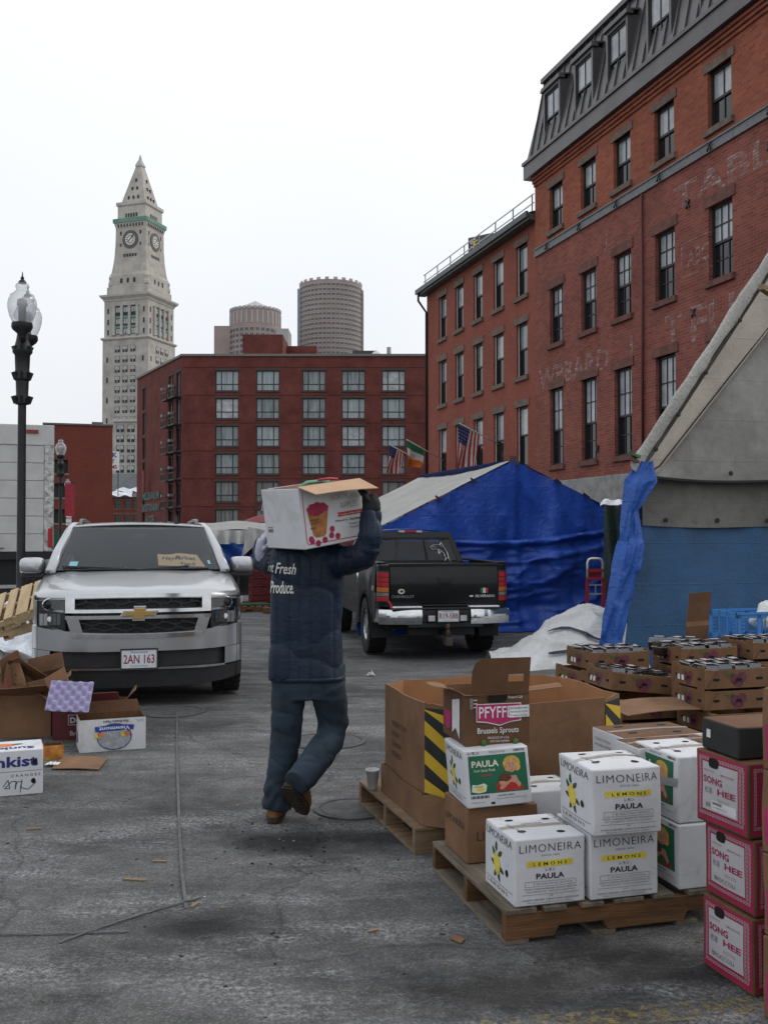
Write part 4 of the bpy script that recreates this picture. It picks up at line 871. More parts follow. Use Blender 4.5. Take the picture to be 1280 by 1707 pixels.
for s_ in (-1, 1):
    MB().use(BPL).tube([ws(.5 + s_ * .02, .03, -.02), ws(.5 + s_ * .25, .07, -.03), ws(.5 + s_ * .38 - .08, .09, -.03)], .010, 6).build('wiper', so)
    MB().use(BPL).tube([ws(.5 + (-.45 if s_ < 0 else -.02), .02, -.025), ws(.5 + (-.02 if s_ < 0 else .42), .035, -.035)], .009, 6).build('wiper', so)
q = MB().use(BPL); q.lathe([(.03, 0), (.02, .05), (.006, .10)], 8, (.42, 2.40, 1.745)); q.build('antenna', so)
# interior
q = MB().use(DKIN); q.box(-.84, .84, 1.5, 2.1, .9, 1.20); q.build('dashboard', so, bevel=.05)
q = MB().use(DKIN); q.box(-.86, .86, 4.6, 4.65, .6, 1.7); q.box(-.9, .9, 1.4, 4.7, .45, .55); q.build('cabin_back', so)
for s_ in (-1, 1):
    q = MB().use(DKIN); q.box(s_ * .42 - .25, s_ * .42 + .25, 2.6, 2.75, .6, 1.30); q.box(s_ * .42 - .12, s_ * .42 + .12, 2.62, 2.72, 1.33, 1.53); q.build('seat', so, bevel=.05)
MB().use(DKIN).tube([(.40 + .17 * math.cos(a), 2.12 + .06 * math.sin(a), 1.16 + .16 * math.sin(a)) for a in [2 * math.pi * k / 20 for k in range(21)]], .014, 6).build('steering_wheel', so)
MB().use(DKIN).box(-.11, .11, 2.0, 2.04, 1.56, 1.63).build('rear_view_mirror', so, bevel=.015)
# stickers and plate
q = MB().use(mat('sticker_teal', (.20, .42, .46), .5)); a = [ws(.075, .10, -.006), ws(.125, .10, -.006), ws(.125, .19, -.006), ws(.075, .19, -.006)]; q.poly(a); q.build('windscreen_sticker', so)
q = MB().use(mat('sticker_teal', (.20, .42, .46), .5)); q.poly([ws(.93, .12, -.006), ws(.945, .12, -.006), ws(.945, .2, -.006), ws(.93, .2, -.006)]); q.build('windscreen_sticker', so)
PLW = mat('plate_white', (.62, .63, .66), .45, var=.05); PLR = mat('plate_red', (.22, .02, .03), .5); PLB = mat('plate_blue', (.06, .12, .30), .5)
def plate(par, loc, s, w_=.315, h_=.165, back=False, tilt=0):
    p = put('number_plate', MB().use(PLW).box(-w_ / 2, w_ / 2, 0, .006, 0, h_).mesh('number_plate'), par, loc, (tilt, 0, 0))
    q = MB().use(BPL); e = .012
    q.box(-w_ / 2 - e, w_ / 2 + e, -.006, .0, -e, 0); q.box(-w_ / 2 - e, w_ / 2 + e, -.006, 0, h_, h_ + e); q.box(-w_ / 2 - e, -w_ / 2, -.006, 0, 0, h_); q.box(w_ / 2, w_ / 2 + e, -.006, 0, 0, h_); q.box(-w_ / 2 - e, w_ / 2 + e, .007, .02, -e, h_ + e); q.build('plate_frame', p)
    q = MB(); S_ = lambda a, b_: (a, -.002, b_)
    word(q, PLR, s, 0, h_ * .25, h_ * .5, S_, w=w_ * .88, al='c', bold=.01); word(q, PLB, 'Massachusetts', 0, h_ * .83, h_ * .12, S_, w=w_ * .5, al='c', shear=.2); word(q, PLB, 'The Spirit of America', 0, h_ * .06, h_ * .1, S_, w=w_ * .5, al='c'); q.build('plate_lettering', p, fix=False)
    return p
plate(so, (0.0, -.055, .385), '2AN 163')
wheels(so, [(s_ * .87, y) for s_ in (-1, 1) for y in WHY], WR, .27, .27)
MB().use(BPL).box(-.85, .85, 1.2, 4.8, .25, .44).build('underbody', so)
q = MB().use(SILV); q.box(-.95, .95, 4.98, 5.1, .45, 1.25); q.build('tailgate', so, bevel=.05)
# cardboard note inside the windscreen
KRA = mat('kraft_cardboard', (.36, .215, .13), .85, var=.12, scale=9, bump=.05)
nw = thing('cardboard_note', 'torn cardboard note with handwriting inside the silver SUV windscreen', 'note', so.location, 0); nw.rotation_euler = so.rotation_euler
sp_ = lambda u, v: (lambda p: (p[0], p[1] + .028, p[2] + .004))(ws(.615 + .29 * u + .02 * v * (0 if u < .5 else -1.6), .055 + .035 * (1 - u) * (1 - v) + v * (.27 - .015 * math.sin(u * 8))))
q = MB().use(mat('pale_kraft_card', (.55, .37, .23), .85, var=.08)).grid(sp_, 12, 6); q.build('card', nw, fix=False, solid=.003)
q = MB(); PEN = mat('marker_ink', (.03, .03, .035), .6)
sp2 = lambda a, b_: (lambda p: (p[0], p[1] - .006, p[2] + .002))(sp_(a, b_))
word(q, PEN, 'HayMarket', .08, .42, .42, sp2, w=.82, shear=.25, rot=-.03, bold=.012); word(q, PEN, 'Food', .50, .08, .24, sp2, w=.32, shear=.2, bold=.012); q.build('handwriting', nw, fix=False)
# ================================================================== black pickup (rear towards the camera)
BLK = mat('black_car_paint', (.005, .0055, .006), .35, .0, var=.3, scale=3, coat=.25, spec=.25, bump=.01, bscale=200)
BLKD = mat('dusty_black_paint', (.016, .016, .017), .5, .0, var=.5, scale=4, coat=.15, spec=.3)
TGL = mat('dark_tinted_glass', (.010, .012, .014), .04, var=.2, spec=.7)
pk = thing('black_pickup', 'black pickup truck seen from behind beside the blue tent', 'car', (.90, 14.35, -.245), R(10.5))
# local: x right, y forward (away from camera), z up; y=0 is the rear bumper face
W2 = .965
q = MB().use(BLK)   # tailgate
q.grid(lambda u, v: (-.80 + 1.6 * u, .155 - .03 * math.sin(v * math.pi) - .012 * (1 - (2 * u - 1) ** 2), .80 + .56 * v), 16, 12)
tg = q.build('tailgate', pk, smooth=True, fix=False)
q = MB().use(BLK); q.box(-.80, .80, .17, .24, .80, 1.355); q.box(-.81, .81, .12, .25, 1.362, 1.40); q.box(-.78, .78, .128, .134, 1.17, 1.19); q.build('tailgate_cap', tg, bevel=.012)
q = MB().use(BPL); q.box(-.11, .11, .10, .12, 1.10, 1.21); q.build('handle_bezel', tg, bevel=.01); q = MB().use(GRI); q.box(-.085, .085, .085, .099, 1.12, 1.185); q.build('handle', tg, bevel=.01)
for s_ in (-1, 1):
    # corner posts and bed sides with arches
    q = MB().use(BLK)
    q.loft([[(s_ * x, y, z) for x, y in ((.805, .15), (.90, .165), (.955, .24), (.965, .40), (.90, .40), (.805, .30))] for z in (.78, 1.0, 1.30, 1.385)]); q.build('corner_post', pk, bevel=.015)
    def zlo(y):
        d_ = .50 ** 2 - (y - 1.28) ** 2; return max(.52, .42 + math.sqrt(d_)) if d_ > 0 else .52
    def zlo2(y):
        d_ = .50 ** 2 - (y - 4.75) ** 2; z = zlo(y); return max(z, .42 + math.sqrt(d_)) if d_ > 0 else z
    q = MB().use(BLKD)
    q.grid(lambda u, v: (s_ * (W2 + .02 * math.sin(v * math.pi) + (.03 if abs(.38 + 5.2 * u - 1.28) < .6 else 0) * math.sin(v * math.pi)), .38 + 5.2 * u, zlo2(.38 + 5.2 * u) + ((1.385 if .38 + 5.2 * u < 2.3 else 1.25 - .03 * max(0, u - .7)) - zlo2(.38 + 5.2 * u)) * v), 90, 10); q.build('body_side', pk, smooth=True, fix=False)
    q = MB().use(BLK); q.box(min(s_ * .84, s_ * .975), max(s_ * .84, s_ * .975), .25, 2.3, 1.386, 1.42); q.build('bed_rail', pk, bevel=.012)
    q = MB().use(BPL); q.loft([[(s_ * x, 1.28 + r_ * math.cos(a), .42 + r_ * math.sin(a)) for a in [math.pi * k / 14 for k in range(15)]] for x, r_ in ((.5, .5), (.99, .5), (1.01, .54))], cap=False, close=False); q.build('wheel_arch', pk, fix=False)
    # tail lamps: stacked lenses
    tl_ = MB().use(BPL); tl_.loft([[(s_ * x, y, z) for x, y in ((.812, .142), (.905, .150), (.962, .235), (.962, .30), (.83, .30))] for z in (.845, 1.295)]); to = tl_.build('tail_lamp', pk, bevel=.006)
    RL = mat('red_tail_lens', (.35, .015, .02), .25); AMB = mat('amber_lens', (.42, .12, .02), .25); CLR = mat('grey_reverse_lens', (.16, .14, .14), .25)
    zz_ = .85
    for hh_, m_ in ((.075, RL), (.06, CLR), (.075, AMB), (.07, RL), (.07, RL), (.075, RL)):
        q = MB().use(m_); q.loft([[(s_ * x, y, z) for x, y in ((.818, .135), (.908, .143), (.969, .232), (.969, .29), (.85, .29))] for z in (zz_ + .005, zz_ + hh_ - .005)]); q.build('lens', to, bevel=.004); zz_ += hh_
    # mud flap
    q = MB().use(BPL); q.grid(lambda u, v: (s_ * (.68 + .30 * u), .70 - .03 * v, .28 + .42 * v), 4, 4); q.build('mud_flap', pk, solid=.01, fix=False)
# bumper
q = MB().use(CHR)
def bump_(x): return .0 + .14 * (abs(x) / .95) ** 4
for a_, b_ in ((-.97, -.36), (.36, .97)):
    q.grid(lambda u, v: (a_ + (b_ - a_) * u, bump_(a_ + (b_ - a_) * u) - .025 * math.sin(v * math.pi), .53 + .21 * v), 12, 8)
    q.grid(lambda u, v: (a_ + (b_ - a_) * u, bump_(a_ + (b_ - a_) * u) + .18 * v, .74), 12, 2)
for s_ in (-1, 1): q.grid(lambda u, v: (s_ * .97, .14 + .35 * u, .55 + .19 * v), 4, 4)
bo = q.build('bumper', pk, smooth=False, fix=False)
q = MB().use(BPL); q.box(-.36, .36, .015, .2, .56, .735); q.box(-.80, .80, .0, .19, .741, .765); q.box(-.55, .55, .03, .3, .48, .559); q.build('bumper_step', bo, bevel=.012)
for s_ in (-1, 1):
    MB().use(mat('dirty_snow', (.72, .74, .77))).box(min(s_ * .35, s_ * .80), max(s_ * .35, s_ * .80), .02, .14, .766, .785).build('snow_on_bumper', bo, bevel=.008)
    q = MB().use(GRI); q.box(s_ * .235 - .06, s_ * .235 + .06, -.06, .01, .57, .67); q.use(mat('fog_lens', (.45, .45, .46), .2)).box(s_ * .235 - .048, s_ * .235 + .048, -.066, -.061, .58, .66); q.build('reversing_lamp', bo, bevel=.004)
    q = MB().use(CHR).lathe([(.025, 0), (.015, .02)], 8); b2 = q.build('bolt', bo); b2.location = (s_ * .42, -.03, .64); b2.rotation_euler = (math.pi / 2, 0, 0)
plate(pk, (.02, -.03, .57), 'R19-588', .31, .16)
MB().use(mat('red_strap', (.35, .02, .02), .6)).bar((-.83, .10, .86), (-.78, .0, .75), .03, .012).build('strap', pk)
# hitch and underbody
q = MB().use(BPL); q.box(-.035, .035, -.12, .4, .36, .43); q.box(-.5, .5, .3, .5, .34, .48); q.build('hitch', pk, bevel=.01)
q = MB().use(mat('rusty_hitch_ball', (.09, .06, .045), .6, .4)); q.lathe([(.03, .43), (.02, .46), (.035, .49), (.03, .53), (.01, .545)], 10, (0, -.08, 0)); q.box(-.05, .05, -.16, .02, .24, .36); q.build('hitch_ball', pk)
q = MB().use(DKIN); q.box(-.80, .80, .3, 5.0, .44, .62); q.tube([(-.85, 1.28, .42), (.85, 1.28, .42)], .06, 10); q.lathe([(.0, -.16), (.16, -.08), (.16, .08), (0, .16)], 12, (0, 1.28, .42)); q.tube([(.45, .5, .38), (.45, 2.5, .42)], .06, 8); q.build('underbody', pk)
for s_ in (-1, 1):
    q = MB().use(BPL)
    for k in range(3): q.tube([(s_ * .5, .55 + k * .02, .50 - k * .03), (s_ * .5, 1.28, .36 - k * .02), (s_ * .5, 2.0, .48 - k * .03)], .02, 6)
    q.build('leaf_spring', pk)
wheels(pk, [(s_ * .84, y) for s_ in (-1, 1) for y in (1.28, 4.75)], .42, .29, .23)
# bed floor + cab
MB().use(DKIN).box(-.80, .80, .25, 2.25, .70, .78).build('bed_floor', pk)
CY = 2.33
def cabring(y, hw_, z0_, z1_, hb): return [(-hb, y, z0_), (hb, y, z0_), (hb, y, z0_ + .02), (hw_ + .05, y, z1_ - .12), (hw_, y, z1_ - .03), (hw_ - .08, y, z1_), (-hw_ + .08, y, z1_), (-hw_, y, z1_ - .03), (-hw_ - .05, y, z1_ - .12), (-hb, y, z0_ + .02)]
q = MB().use(BLK); q.box(-.93, .93, CY, CY + 1.9, .6, 1.25); q.build('cab_lower', pk, bevel=.03)
# rear panel with window opening: frame strips
def cp(x, z): t_ = (z - 1.25) / .60; return (x * (.93 + (.70 - .93) * t_) / .93, CY + .02 + .17 * t_, z)
q = MB().use(BLK)
for a, b_, c, d in ((-.93, .93, 1.25, 1.36), (-.93, .93, 1.76, 1.86), (-.93, -.83, 1.36, 1.76), (.83, .93, 1.36, 1.76)): q.grid(lambda u, v: cp(a + (b_ - a) * u, c + (d - c) * v), 6, 2)
q.grid(lambda u, v: cp(-.93 + 1.86 * u, 1.86)[:1] + (CY + .19 + 1.1 * v - .04 * math.sin(v * 3), 1.86 + .045 * math.sin(u * math.pi) + .01 * math.sin(v * math.pi)), 10, 6)
for s_ in (-1, 1):
    q.loft([[(s_ * .93, CY + .02, 1.25), (s_ * .70, CY + .19, 1.86), (s_ * .66, CY + .24, 1.87)], [(s_ * .93, CY + .12, 1.25), (s_ * .72, CY + .30, 1.84), (s_ * .70, CY + .32, 1.86)]], cap=False, close=False)
cab = q.build('cab', pk, smooth=False, fix=False)
REAR = glassmat('pickup_rear_glass', (.20, .23, .26), 1.4, .02, .01)
q = MB().use(REAR); q.grid(lambda u, v: (lambda p: (p[0], p[1] + .012, p[2]))(cp(-.83 + 1.66 * u, 1.36 + .4 * v)), 4, 2); q.build('rear_window', cab, fix=False)
q = MB().use(BPL)
for x in (-.28, .28): q.bar(cp(x, 1.36), cp(x, 1.76), .03, .02)
q.bar(cp(-.83, 1.37), cp(.83, 1.37), .03); q.bar(cp(-.83, 1.755), cp(.83, 1.755), .03); q.build('slider_frame', cab)
for s_ in (-1, 1):
    q = MB().use(TGL); q.quad((s_ * .925, CY + .35, 1.27), (s_ * .925, CY + 1.75, 1.27), (s_ * .715, CY + 1.2, 1.82), (s_ * .715, CY + .42, 1.82)); q.build('side_glass', cab, fix=False)
    q = MB().use(DKIN); q.box(s_ * .4 - .23, s_ * .4 + .23, CY + .5, CY + .62, 1.0, 1.45); q.box(s_ * .4 - .11, s_ * .4 + .11, CY + .5, CY + .6, 1.47, 1.64); q.build('seat', cab, bevel=.04)
q = MB().use(WIND); q.quad((-.85, CY + 2.0, 1.25), (.85, CY + 2.0, 1.25), (.68, CY + 1.3, 1.84), (-.68, CY + 1.3, 1.84)); q.build('windscreen', cab, fix=False)
q = MB().use(mat('red_tail_lens', (.35, .015, .02))); p_ = cp(0, 1.85); q.box(-.10, .10, p_[1] - .02, p_[1] + .02, 1.85, 1.885); q.use(mat('fog_lens', (.45, .45, .46)))
q.box(-.20, -.101, p_[1] - .02, p_[1] + .02, 1.85, 1.885); q.box(.101, .20, p_[1] - .02, p_[1] + .02, 1.85, 1.885); q.build('high_brake_lamp', cab)
MB().use(BLK).box(-.9, .9, CY + 2.0, CY + 3.3, .8, 1.2).build('hood', pk, bevel=.06)
# badges
BADGE = mat('badge_grey', (.30, .30, .31), .35, .6); WDEC = mat('white_decal', (.62, .62, .62), .6)
St = lambda a, b_: (a, .118, b_)
q = MB(); word(q, BADGE, 'CHEVROLET', -.78, .905, .038, St, w=.33); q.build('maker_lettering', tg, fix=False)
q = MB(); word(q, WDEC, 'SILVERADO', .46, .905, .036, St, w=.29, bold=.01); q.prism([(.40 + x * .22, .117, .922 + z * .22) for x, z in bt], (0, .004, 0)); q.build('model_lettering', tg, fix=False)
q = MB()
for k, c_ in enumerate(('flag_green', 'flag_white', 'flag_red')): q.use(mat(c_, {'flag_green': (.02, .16, .07), 'flag_white': (.6, .6, .58), 'flag_red': (.4, .03, .03)}[c_], .6)); x = .54 + k * .037; q.quad(St(x, .965), St(x + .037, .965), St(x + .037, 1.04), St(x, 1.04))
q.build('flag_sticker', tg, fix=False)
q = MB().use(mat('cream_sticker', (.5, .48, .38), .5)); q.poly([St(a, b_) for a, b_ in ell(-.64, 1.0, .05, .038)]); q.use(PEN).poly([(a, .116, b_) for a, b_ in ell(-.635, 1.0, .025, .018)]); q.build('oval_sticker', tg, fix=False)
# fish decal (leaping bass outline) on the right of the rear glass
q = MB().use(WDEC); fx_, fz = .56, 1.54
body = [(-.17, .07), (-.10, .10), (.02, .10), (.10, .06), (.13, -.02), (.12, -.12), (.07, -.13), (.06, -.04), (.0, .02), (-.08, .03), (-.15, .03)]
for a, b_ in zip(body, body[1:] + body[:1]): q.bar([c + d for c, d in zip(cp(fx_ + a[0], fz + a[1]), (0, -.012, 0))], [c + d for c, d in zip(cp(fx_ + b_[0], fz + b_[1]), (0, -.012, 0))], .018, .006)
for a, b_ in (((.03, .10), (.07, .14)), ((.07, .14), (.10, .08)), ((.07, -.13), (.03, -.17)), ((.12, -.12), (.14, -.18)), ((-.02, .02), (-.04, -.05)), ((-.04, -.05), (.02, -.01)), ((-.13, .065), (-.06, .068))): q.bar([c + d for c, d in zip(cp(fx_ + a[0], fz + a[1]), (0, -.012, 0))], [c + d for c, d in zip(cp(fx_ + b_[0], fz + b_[1]), (0, -.012, 0))], .018, .006)
q.build('fish_decal', cab, fix=False)
q = MB(); word(q, WDEC, 'Z71', -W2 - .03, 0, .0001, lambda a, b_: (0, 0, 0)) if False else None
q = MB(); word(q, WDEC, 'Z71', 0, 1.0, .06, lambda a, b_: (-W2 - .026, .62 - a, b_), w=.2, bold=.02, shear=.2); q.build('side_badge', pk, fix=False)
q = MB().use(CHR); q.loft([[(-W2 - x, 1.95 + r_ * math.cos(a), 1.12 + r_ * math.sin(a)) for a in [2 * math.pi * k / 16 for k in range(16)]] for x, r_ in ((.01, .085), (.035, .08), (.04, .05))]); q.build('fuel_cap', pk)
# ================================================================== tarps
def tarp(name, col, rough=.42, spec=.45, var=.16, trans=.0, crinkle=.6, cscale=9., dirt=None):
    if name in MATS: return MATS[name]
    m, n, l, b = newmat(name)
    v = coords(n, l)
    nz = n.new('ShaderNodeTexNoise'); nz.inputs['Scale'].default_value = 1.4; nz.inputs['Detail'].default_value = 9; nz.inputs['Roughness'].default_value = .7; l.new(v, nz.inputs['Vector'])
    r = n.new('ShaderNodeValToRGB'); r.color_ramp.elements[0].position = .3; r.color_ramp.elements[1].position = .72
    r.color_ramp.elements[0].color = (*[c * (1 - var) for c in (dirt or col)], 1); r.color_ramp.elements[1].color = (*[min(1, c * (1 + var)) for c in col], 1)
    l.new(nz.outputs['Fac'], r.inputs[0]); l.new(r.outputs[0], b.inputs['Base Color'])
    b.inputs['Roughness'].default_value = rough; b.inputs['Specular IOR Level'].default_value = spec
    vo = n.new('ShaderNodeTexNoise'); vo.inputs['Scale'].default_value = cscale; vo.inputs['Detail'].default_value = 5; vo.inputs['Distortion'].default_value = 1.2; l.new(v, vo.inputs['Vector'])
    bp = n.new('ShaderNodeBump'); bp.inputs['Strength'].default_value = crinkle; bp.inputs['Distance'].default_value = .03; l.new(vo.outputs['Fac'], bp.inputs['Height'])
    ck = n.new('ShaderNodeTexNoise'); ck.inputs['Scale'].default_value = 160; l.new(v, ck.inputs['Vector'])
    tt = n.new('ShaderNodeTexCoord'); sp = n.new('ShaderNodeSeparateXYZ'); l.new(tt.outputs['Object'], sp.inputs[0]); cb = n.new('ShaderNodeCombineXYZ'); l.new(sp.outputs['X'], cb.inputs[0]); l.new(sp.outputs['Z'], cb.inputs[1])
    gr = n.new('ShaderNodeTexBrick'); gr.offset = 0; gr.inputs['Scale'].default_value = 1; gr.inputs['Brick Width'].default_value = .62; gr.inputs['Row Height'].default_value = .55; gr.inputs['Mortar Size'].default_value = .012; gr.inputs['Mortar Smooth'].default_value = 1.; l.new(cb.outputs[0], gr.inputs['Vector'])
    b3 = n.new('ShaderNodeBump'); b3.inputs['Strength'].default_value = .30; b3.inputs['Distance'].default_value = .012; l.new(gr.outputs['Fac'], b3.inputs['Height']); l.new(bp.outputs['Normal'], b3.inputs['Normal']); bp = b3
    b2 = n.new('ShaderNodeBump'); b2.inputs['Strength'].default_value = .12; b2.inputs['Distance'].default_value = .01; l.new(ck.outputs['Fac'], b2.inputs['Height']); l.new(bp.outputs['Normal'], b2.inputs['Normal']); l.new(b2.outputs['Normal'], b.inputs['Normal'])
    return m
BLU = tarp('blue_tarp', (.018, .078, .43), .42, dirt=(.014, .060, .33), crinkle=.6, cscale=7); BLU2 = tarp('faded_blue_tarp', (.040, .105, .215), .65, .25, dirt=(.042, .085, .155), var=.1, crinkle=.35); GRY = tarp('grey_canvas', (.30, .29, .265), .8, .2, dirt=(.20, .19, .175), var=.15, crinkle=.35, cscale=5)
BLUB = tarp('bright_blue_tarp', (.022, .10, .40), .45, dirt=(.018, .08, .32)); WTP = tarp('white_tarp', (.60, .60, .58), .55, .4, dirt=(.45, .45, .43), var=.08, crinkle=.7); GRW = tarp('pale_grey_tarp', (.37, .36, .335), .6, .3, dirt=(.29, .28, .26), var=.1, crinkle=.3)
POLE = mat('tent_pole_steel', (.10, .10, .10), .5, .6, var=.3)
ROPE = mat('bungee_rope', (.02, .02, .02), .8)
# ---- blue gable tent
TA = P(855, 767, 19.0)
def tp(s, t, z=None):
    """tent frame: s across (right), t along the street (away)"""
    v = Vector((TA.x, TA.y, 0)) + VV * s + UV * t; return Vector((v.x, v.y, TA.z if z is None else z))
bt_o = thing('blue_gable_tent', 'market tent with a royal blue tarp gable and pale grey roof behind the pickup', 'tent', tp(0, 0, -.27)); base = bt_o.location.copy()
TL = lambda v: tuple(v - base)
eL, eR = -3.1, 2.05
zr = lambda s: TA.z - (.485 if s < 0 else .445) * abs(s)
def gable(s, f, off=0):   # f: 0 at the roof line, 1 at the bottom of the upper sheet
    zb_ = 1.50 - .10 * math.sin((s - eL) / (eR - eL) * math.pi) + .07 * (s > 0) * s * .9
    z = zr(s) + (zb_ - zr(s)) * f
    w_ = .10 * fbm((s * 1.1, z * .35, 3.), 1, 3) - .05 * (1 - abs(fbm((s * 1.3 + z * .6, z * .5, 7.), 1, 3))) ** 6 + .035 * math.sin(s * 5 + 1.5 * math.sin(z * 2)) * (1 - .4 * f) - .06 * math.exp(-(s / .10) ** 2)
    return tp(s, w_ - .02 + off, z)
q = MB().use(BLU); q.grid(lambda u, v: TL(gable(eL + (eR - eL) * u, v)), 90, 30); q.build('gable_sheet', bt_o, smooth=True, fix=False)
def skirt(u, v):
    s = eL + (eR + .05 - eL) * u; g0 = gable(s, 1.0, -.06); z0_ = g0.z + .06 - .04 * v
    z = z0_ + (-.25 - z0_) * v
    sw_ = .16 * math.sin(v * 9 + 2.2 * u) * (v) ** .7 * (.4 + .6 * math.sin(u * 3)) + .13 * fbm((s * .8, z * 2.2, 8), 1, 3) - .10 * (1 - abs(fbm((s * .7 - z * .5, z * 2.0, 17), 1, 3))) ** 6 - .14 * math.exp(-((v - .03) / .035) ** 2) - .08 * math.exp(-((v - .14 - .1 * math.sin(u * 3)) / .03) ** 2) - .45 * max(0, v - .8)
    p = Vector((g0.x, g0.y, z)) + UV * sw_; return TL(p)
q = MB().use(BLU); q.grid(skirt, 90, 60); q.build('skirt_sheet', bt_o, smooth=True, fix=False)
q = MB().use(GRW); q.grid(lambda u, v: TL(tp(eL * u, 5.6 * v - .06, zr(eL * u) + .03 - .10 * math.sin(v * math.pi) * (1 - u * .3) - .07 * v + .02 * fbm((u * 3, v * 6, 1), 1, 3) + .03 * math.sin(v * 18) * u * .4)), 20, 40); q.build('roof_sheet', bt_o, smooth=True, fix=False)
q = MB().use(BLU); q.grid(lambda u, v: TL(tp(eR * u, 5.6 * v, zr(eR * u) + .02)), 10, 10); q.build('far_roof_sheet', bt_o, smooth=True, fix=False)
q = MB().use(BLU); q.grid(lambda u, v: TL(tp(eR + .02, 5.6 * u, -.27 + (zr(eR) + .27) * v)), 10, 6); q.build('side_sheet', bt_o, smooth=True, fix=False)
for s in (eL + .1, 0, eR - .1):
    for t in (.25, 5.4): MB().use(POLE).tube([TL(tp(s, t, -.27)), TL(tp(s, t, zr(s) - .03))], .03, 8).build('pole', bt_o)
MB().use(mat('brown_pole_cap', (.10, .045, .03), .7)).box(-.09, .09, -.09, .09, TA.z - .10 - base.z, TA.z + .07 - base.z).build('ridge_cap', bt_o)
for s in (-1.55, -.85, .9, 1.5): p_ = tp(s, -.1, zr(s)); MB().use(BLACKM).bar(TL(p_ + Vector((-.06, 0, .05))), TL(p_ + Vector((.06, 0, -.04))), .035).build('clip', bt_o)
# ---- near grey-and-blue tent at the right
NC = P(1070, 775, 13.2)      # top of the corner pole
gN = gz(13.2)
NU = Vector((math.sin(R(17)), math.cos(R(17)), 0))
def np_(s, t, z): v = Vector((NC.x, NC.y, 0)) + VV * s + NU * t; return Vector((v.x, v.y, z))
nt_o = thing('grey_canvas_tent', 'large grey canvas tent with faded blue wall at the right edge', 'tent', np_(0, 0, gN)); nb = nt_o.location.copy(); NL = lambda v: tuple(v - nb)
NW = 5.6; ze = NC.z
apx = 2.8; slope = 2.45 / 1.8
def gab(u, v):   # triangular front flap, hanging in front of the wall
    zt_ = lambda s: ze - .04 + slope * (s if s < apx else 2 * apx - s)
    s = NW * u; zl_ = ze - .16 - .04 * math.sin(u * 9) - .02 * s; z = zl_ + (max(zt_(s), zl_ + .02) - zl_) * v
    return NL(np_(s, -.30 + .10 * v + .04 * fbm((s, z, 2), 1.2, 3) + .03 * math.sin(s * 3 + z * 2), z))
q = MB().use(GRY); q.grid(gab, 60, 30); q.build('gable_flap', nt_o, smooth=True, fix=False)
# rolled roof edge along the rake
PALE_C = tarp('pale_canvas_edge', (.46, .445, .41), .7, .3, dirt=(.38, .37, .34), var=.12, crinkle=.8, cscale=14)
def rake(u, v):
    s = apx * u - .06; zc = ze - .03 + slope * apx * u; w_ = .13 + .04 * fbm((u * 6, 1, 1), 1, 3)
    a = v * 4.0 - .9; return NL(np_(s - .02 + w_ * .55 * math.cos(a + 2.2), -.36 - w_ * .7 * math.sin(a) * .6, zc + w_ * .62 * math.sin(a + 2.0) + .02 * fbm((u * 20, v * 2, 4), 1, 2)))
q = MB().use(PALE_C); q.grid(rake, 60, 10); ro_ = q.build('rolled_roof_edge', nt_o, smooth=True, fix=False)
# inner lighter panel following the rake and its seam
q = MB().use(tarp('cream_canvas_panel', (.45, .40, .335), .8, .2, dirt=(.34, .30, .25), var=.1, crinkle=.3)); 
def inner(u, v):
    s0 = .10 + (apx - .1) * u; zt_ = ze - .06 + slope * s0 - .05; zb2 = zt_ - .28 - .62 * u; z = zb2 + (zt_ - zb2) * v
    return NL(np_(s0 + .02, -.35 + .02 * math.sin(u * 7), max(z, ze - .14)))
q.grid(inner, 40, 6); q.build('rake_panel', nt_o, smooth=True, fix=False)
q = MB().use(ROPE); q.tube([NL(np_(.08 + (apx - .1) * u, -.365, max(ze - .06 + slope * (.1 + (apx - .1) * u) - .33 - .62 * u, ze - .13)) ) for u in [k / 14 for k in range(15)]], .010, 5); q.build('seam_cord', nt_o)
q = MB().use(ROPE); q.tube([NL(np_(s, -.33, ze - .165 - .04 * math.sin(s / NW * 9) - .02 * s)) for s in [NW * k / 30 for k in range(31)]], .022, 6); q.build('eave_hem', nt_o)
em_ = MB().use(BLACKM).lathe([(.032, 0), (.032, .012), (.018, .014)], 12).mesh('eyelet')
for u in (.06, .18, .33, .52, .74): o_ = put('eyelet', em_, nt_o, NL(np_(apx * u + .05, -.44, ze - .05 + slope * apx * u)), (math.pi / 2, 0, TH))
for s in (1.35, 3.0): o_ = put('eyelet', em_, nt_o, NL(np_(s, -.37, ze - .11)), (math.pi / 2, 0, TH))
# roof behind
q = MB().use(GRY); q.grid(lambda u, v: NL(np_(apx * u, 3 * v - .3, ze + slope * apx * u - .05 * math.sin(v * 3.14))), 8, 10); q.grid(lambda u, v: NL(np_(NW - apx * u, 3 * v - .3, ze + slope * apx * u)), 8, 10); q.build('roof_sheet', nt_o, smooth=True, fix=False)
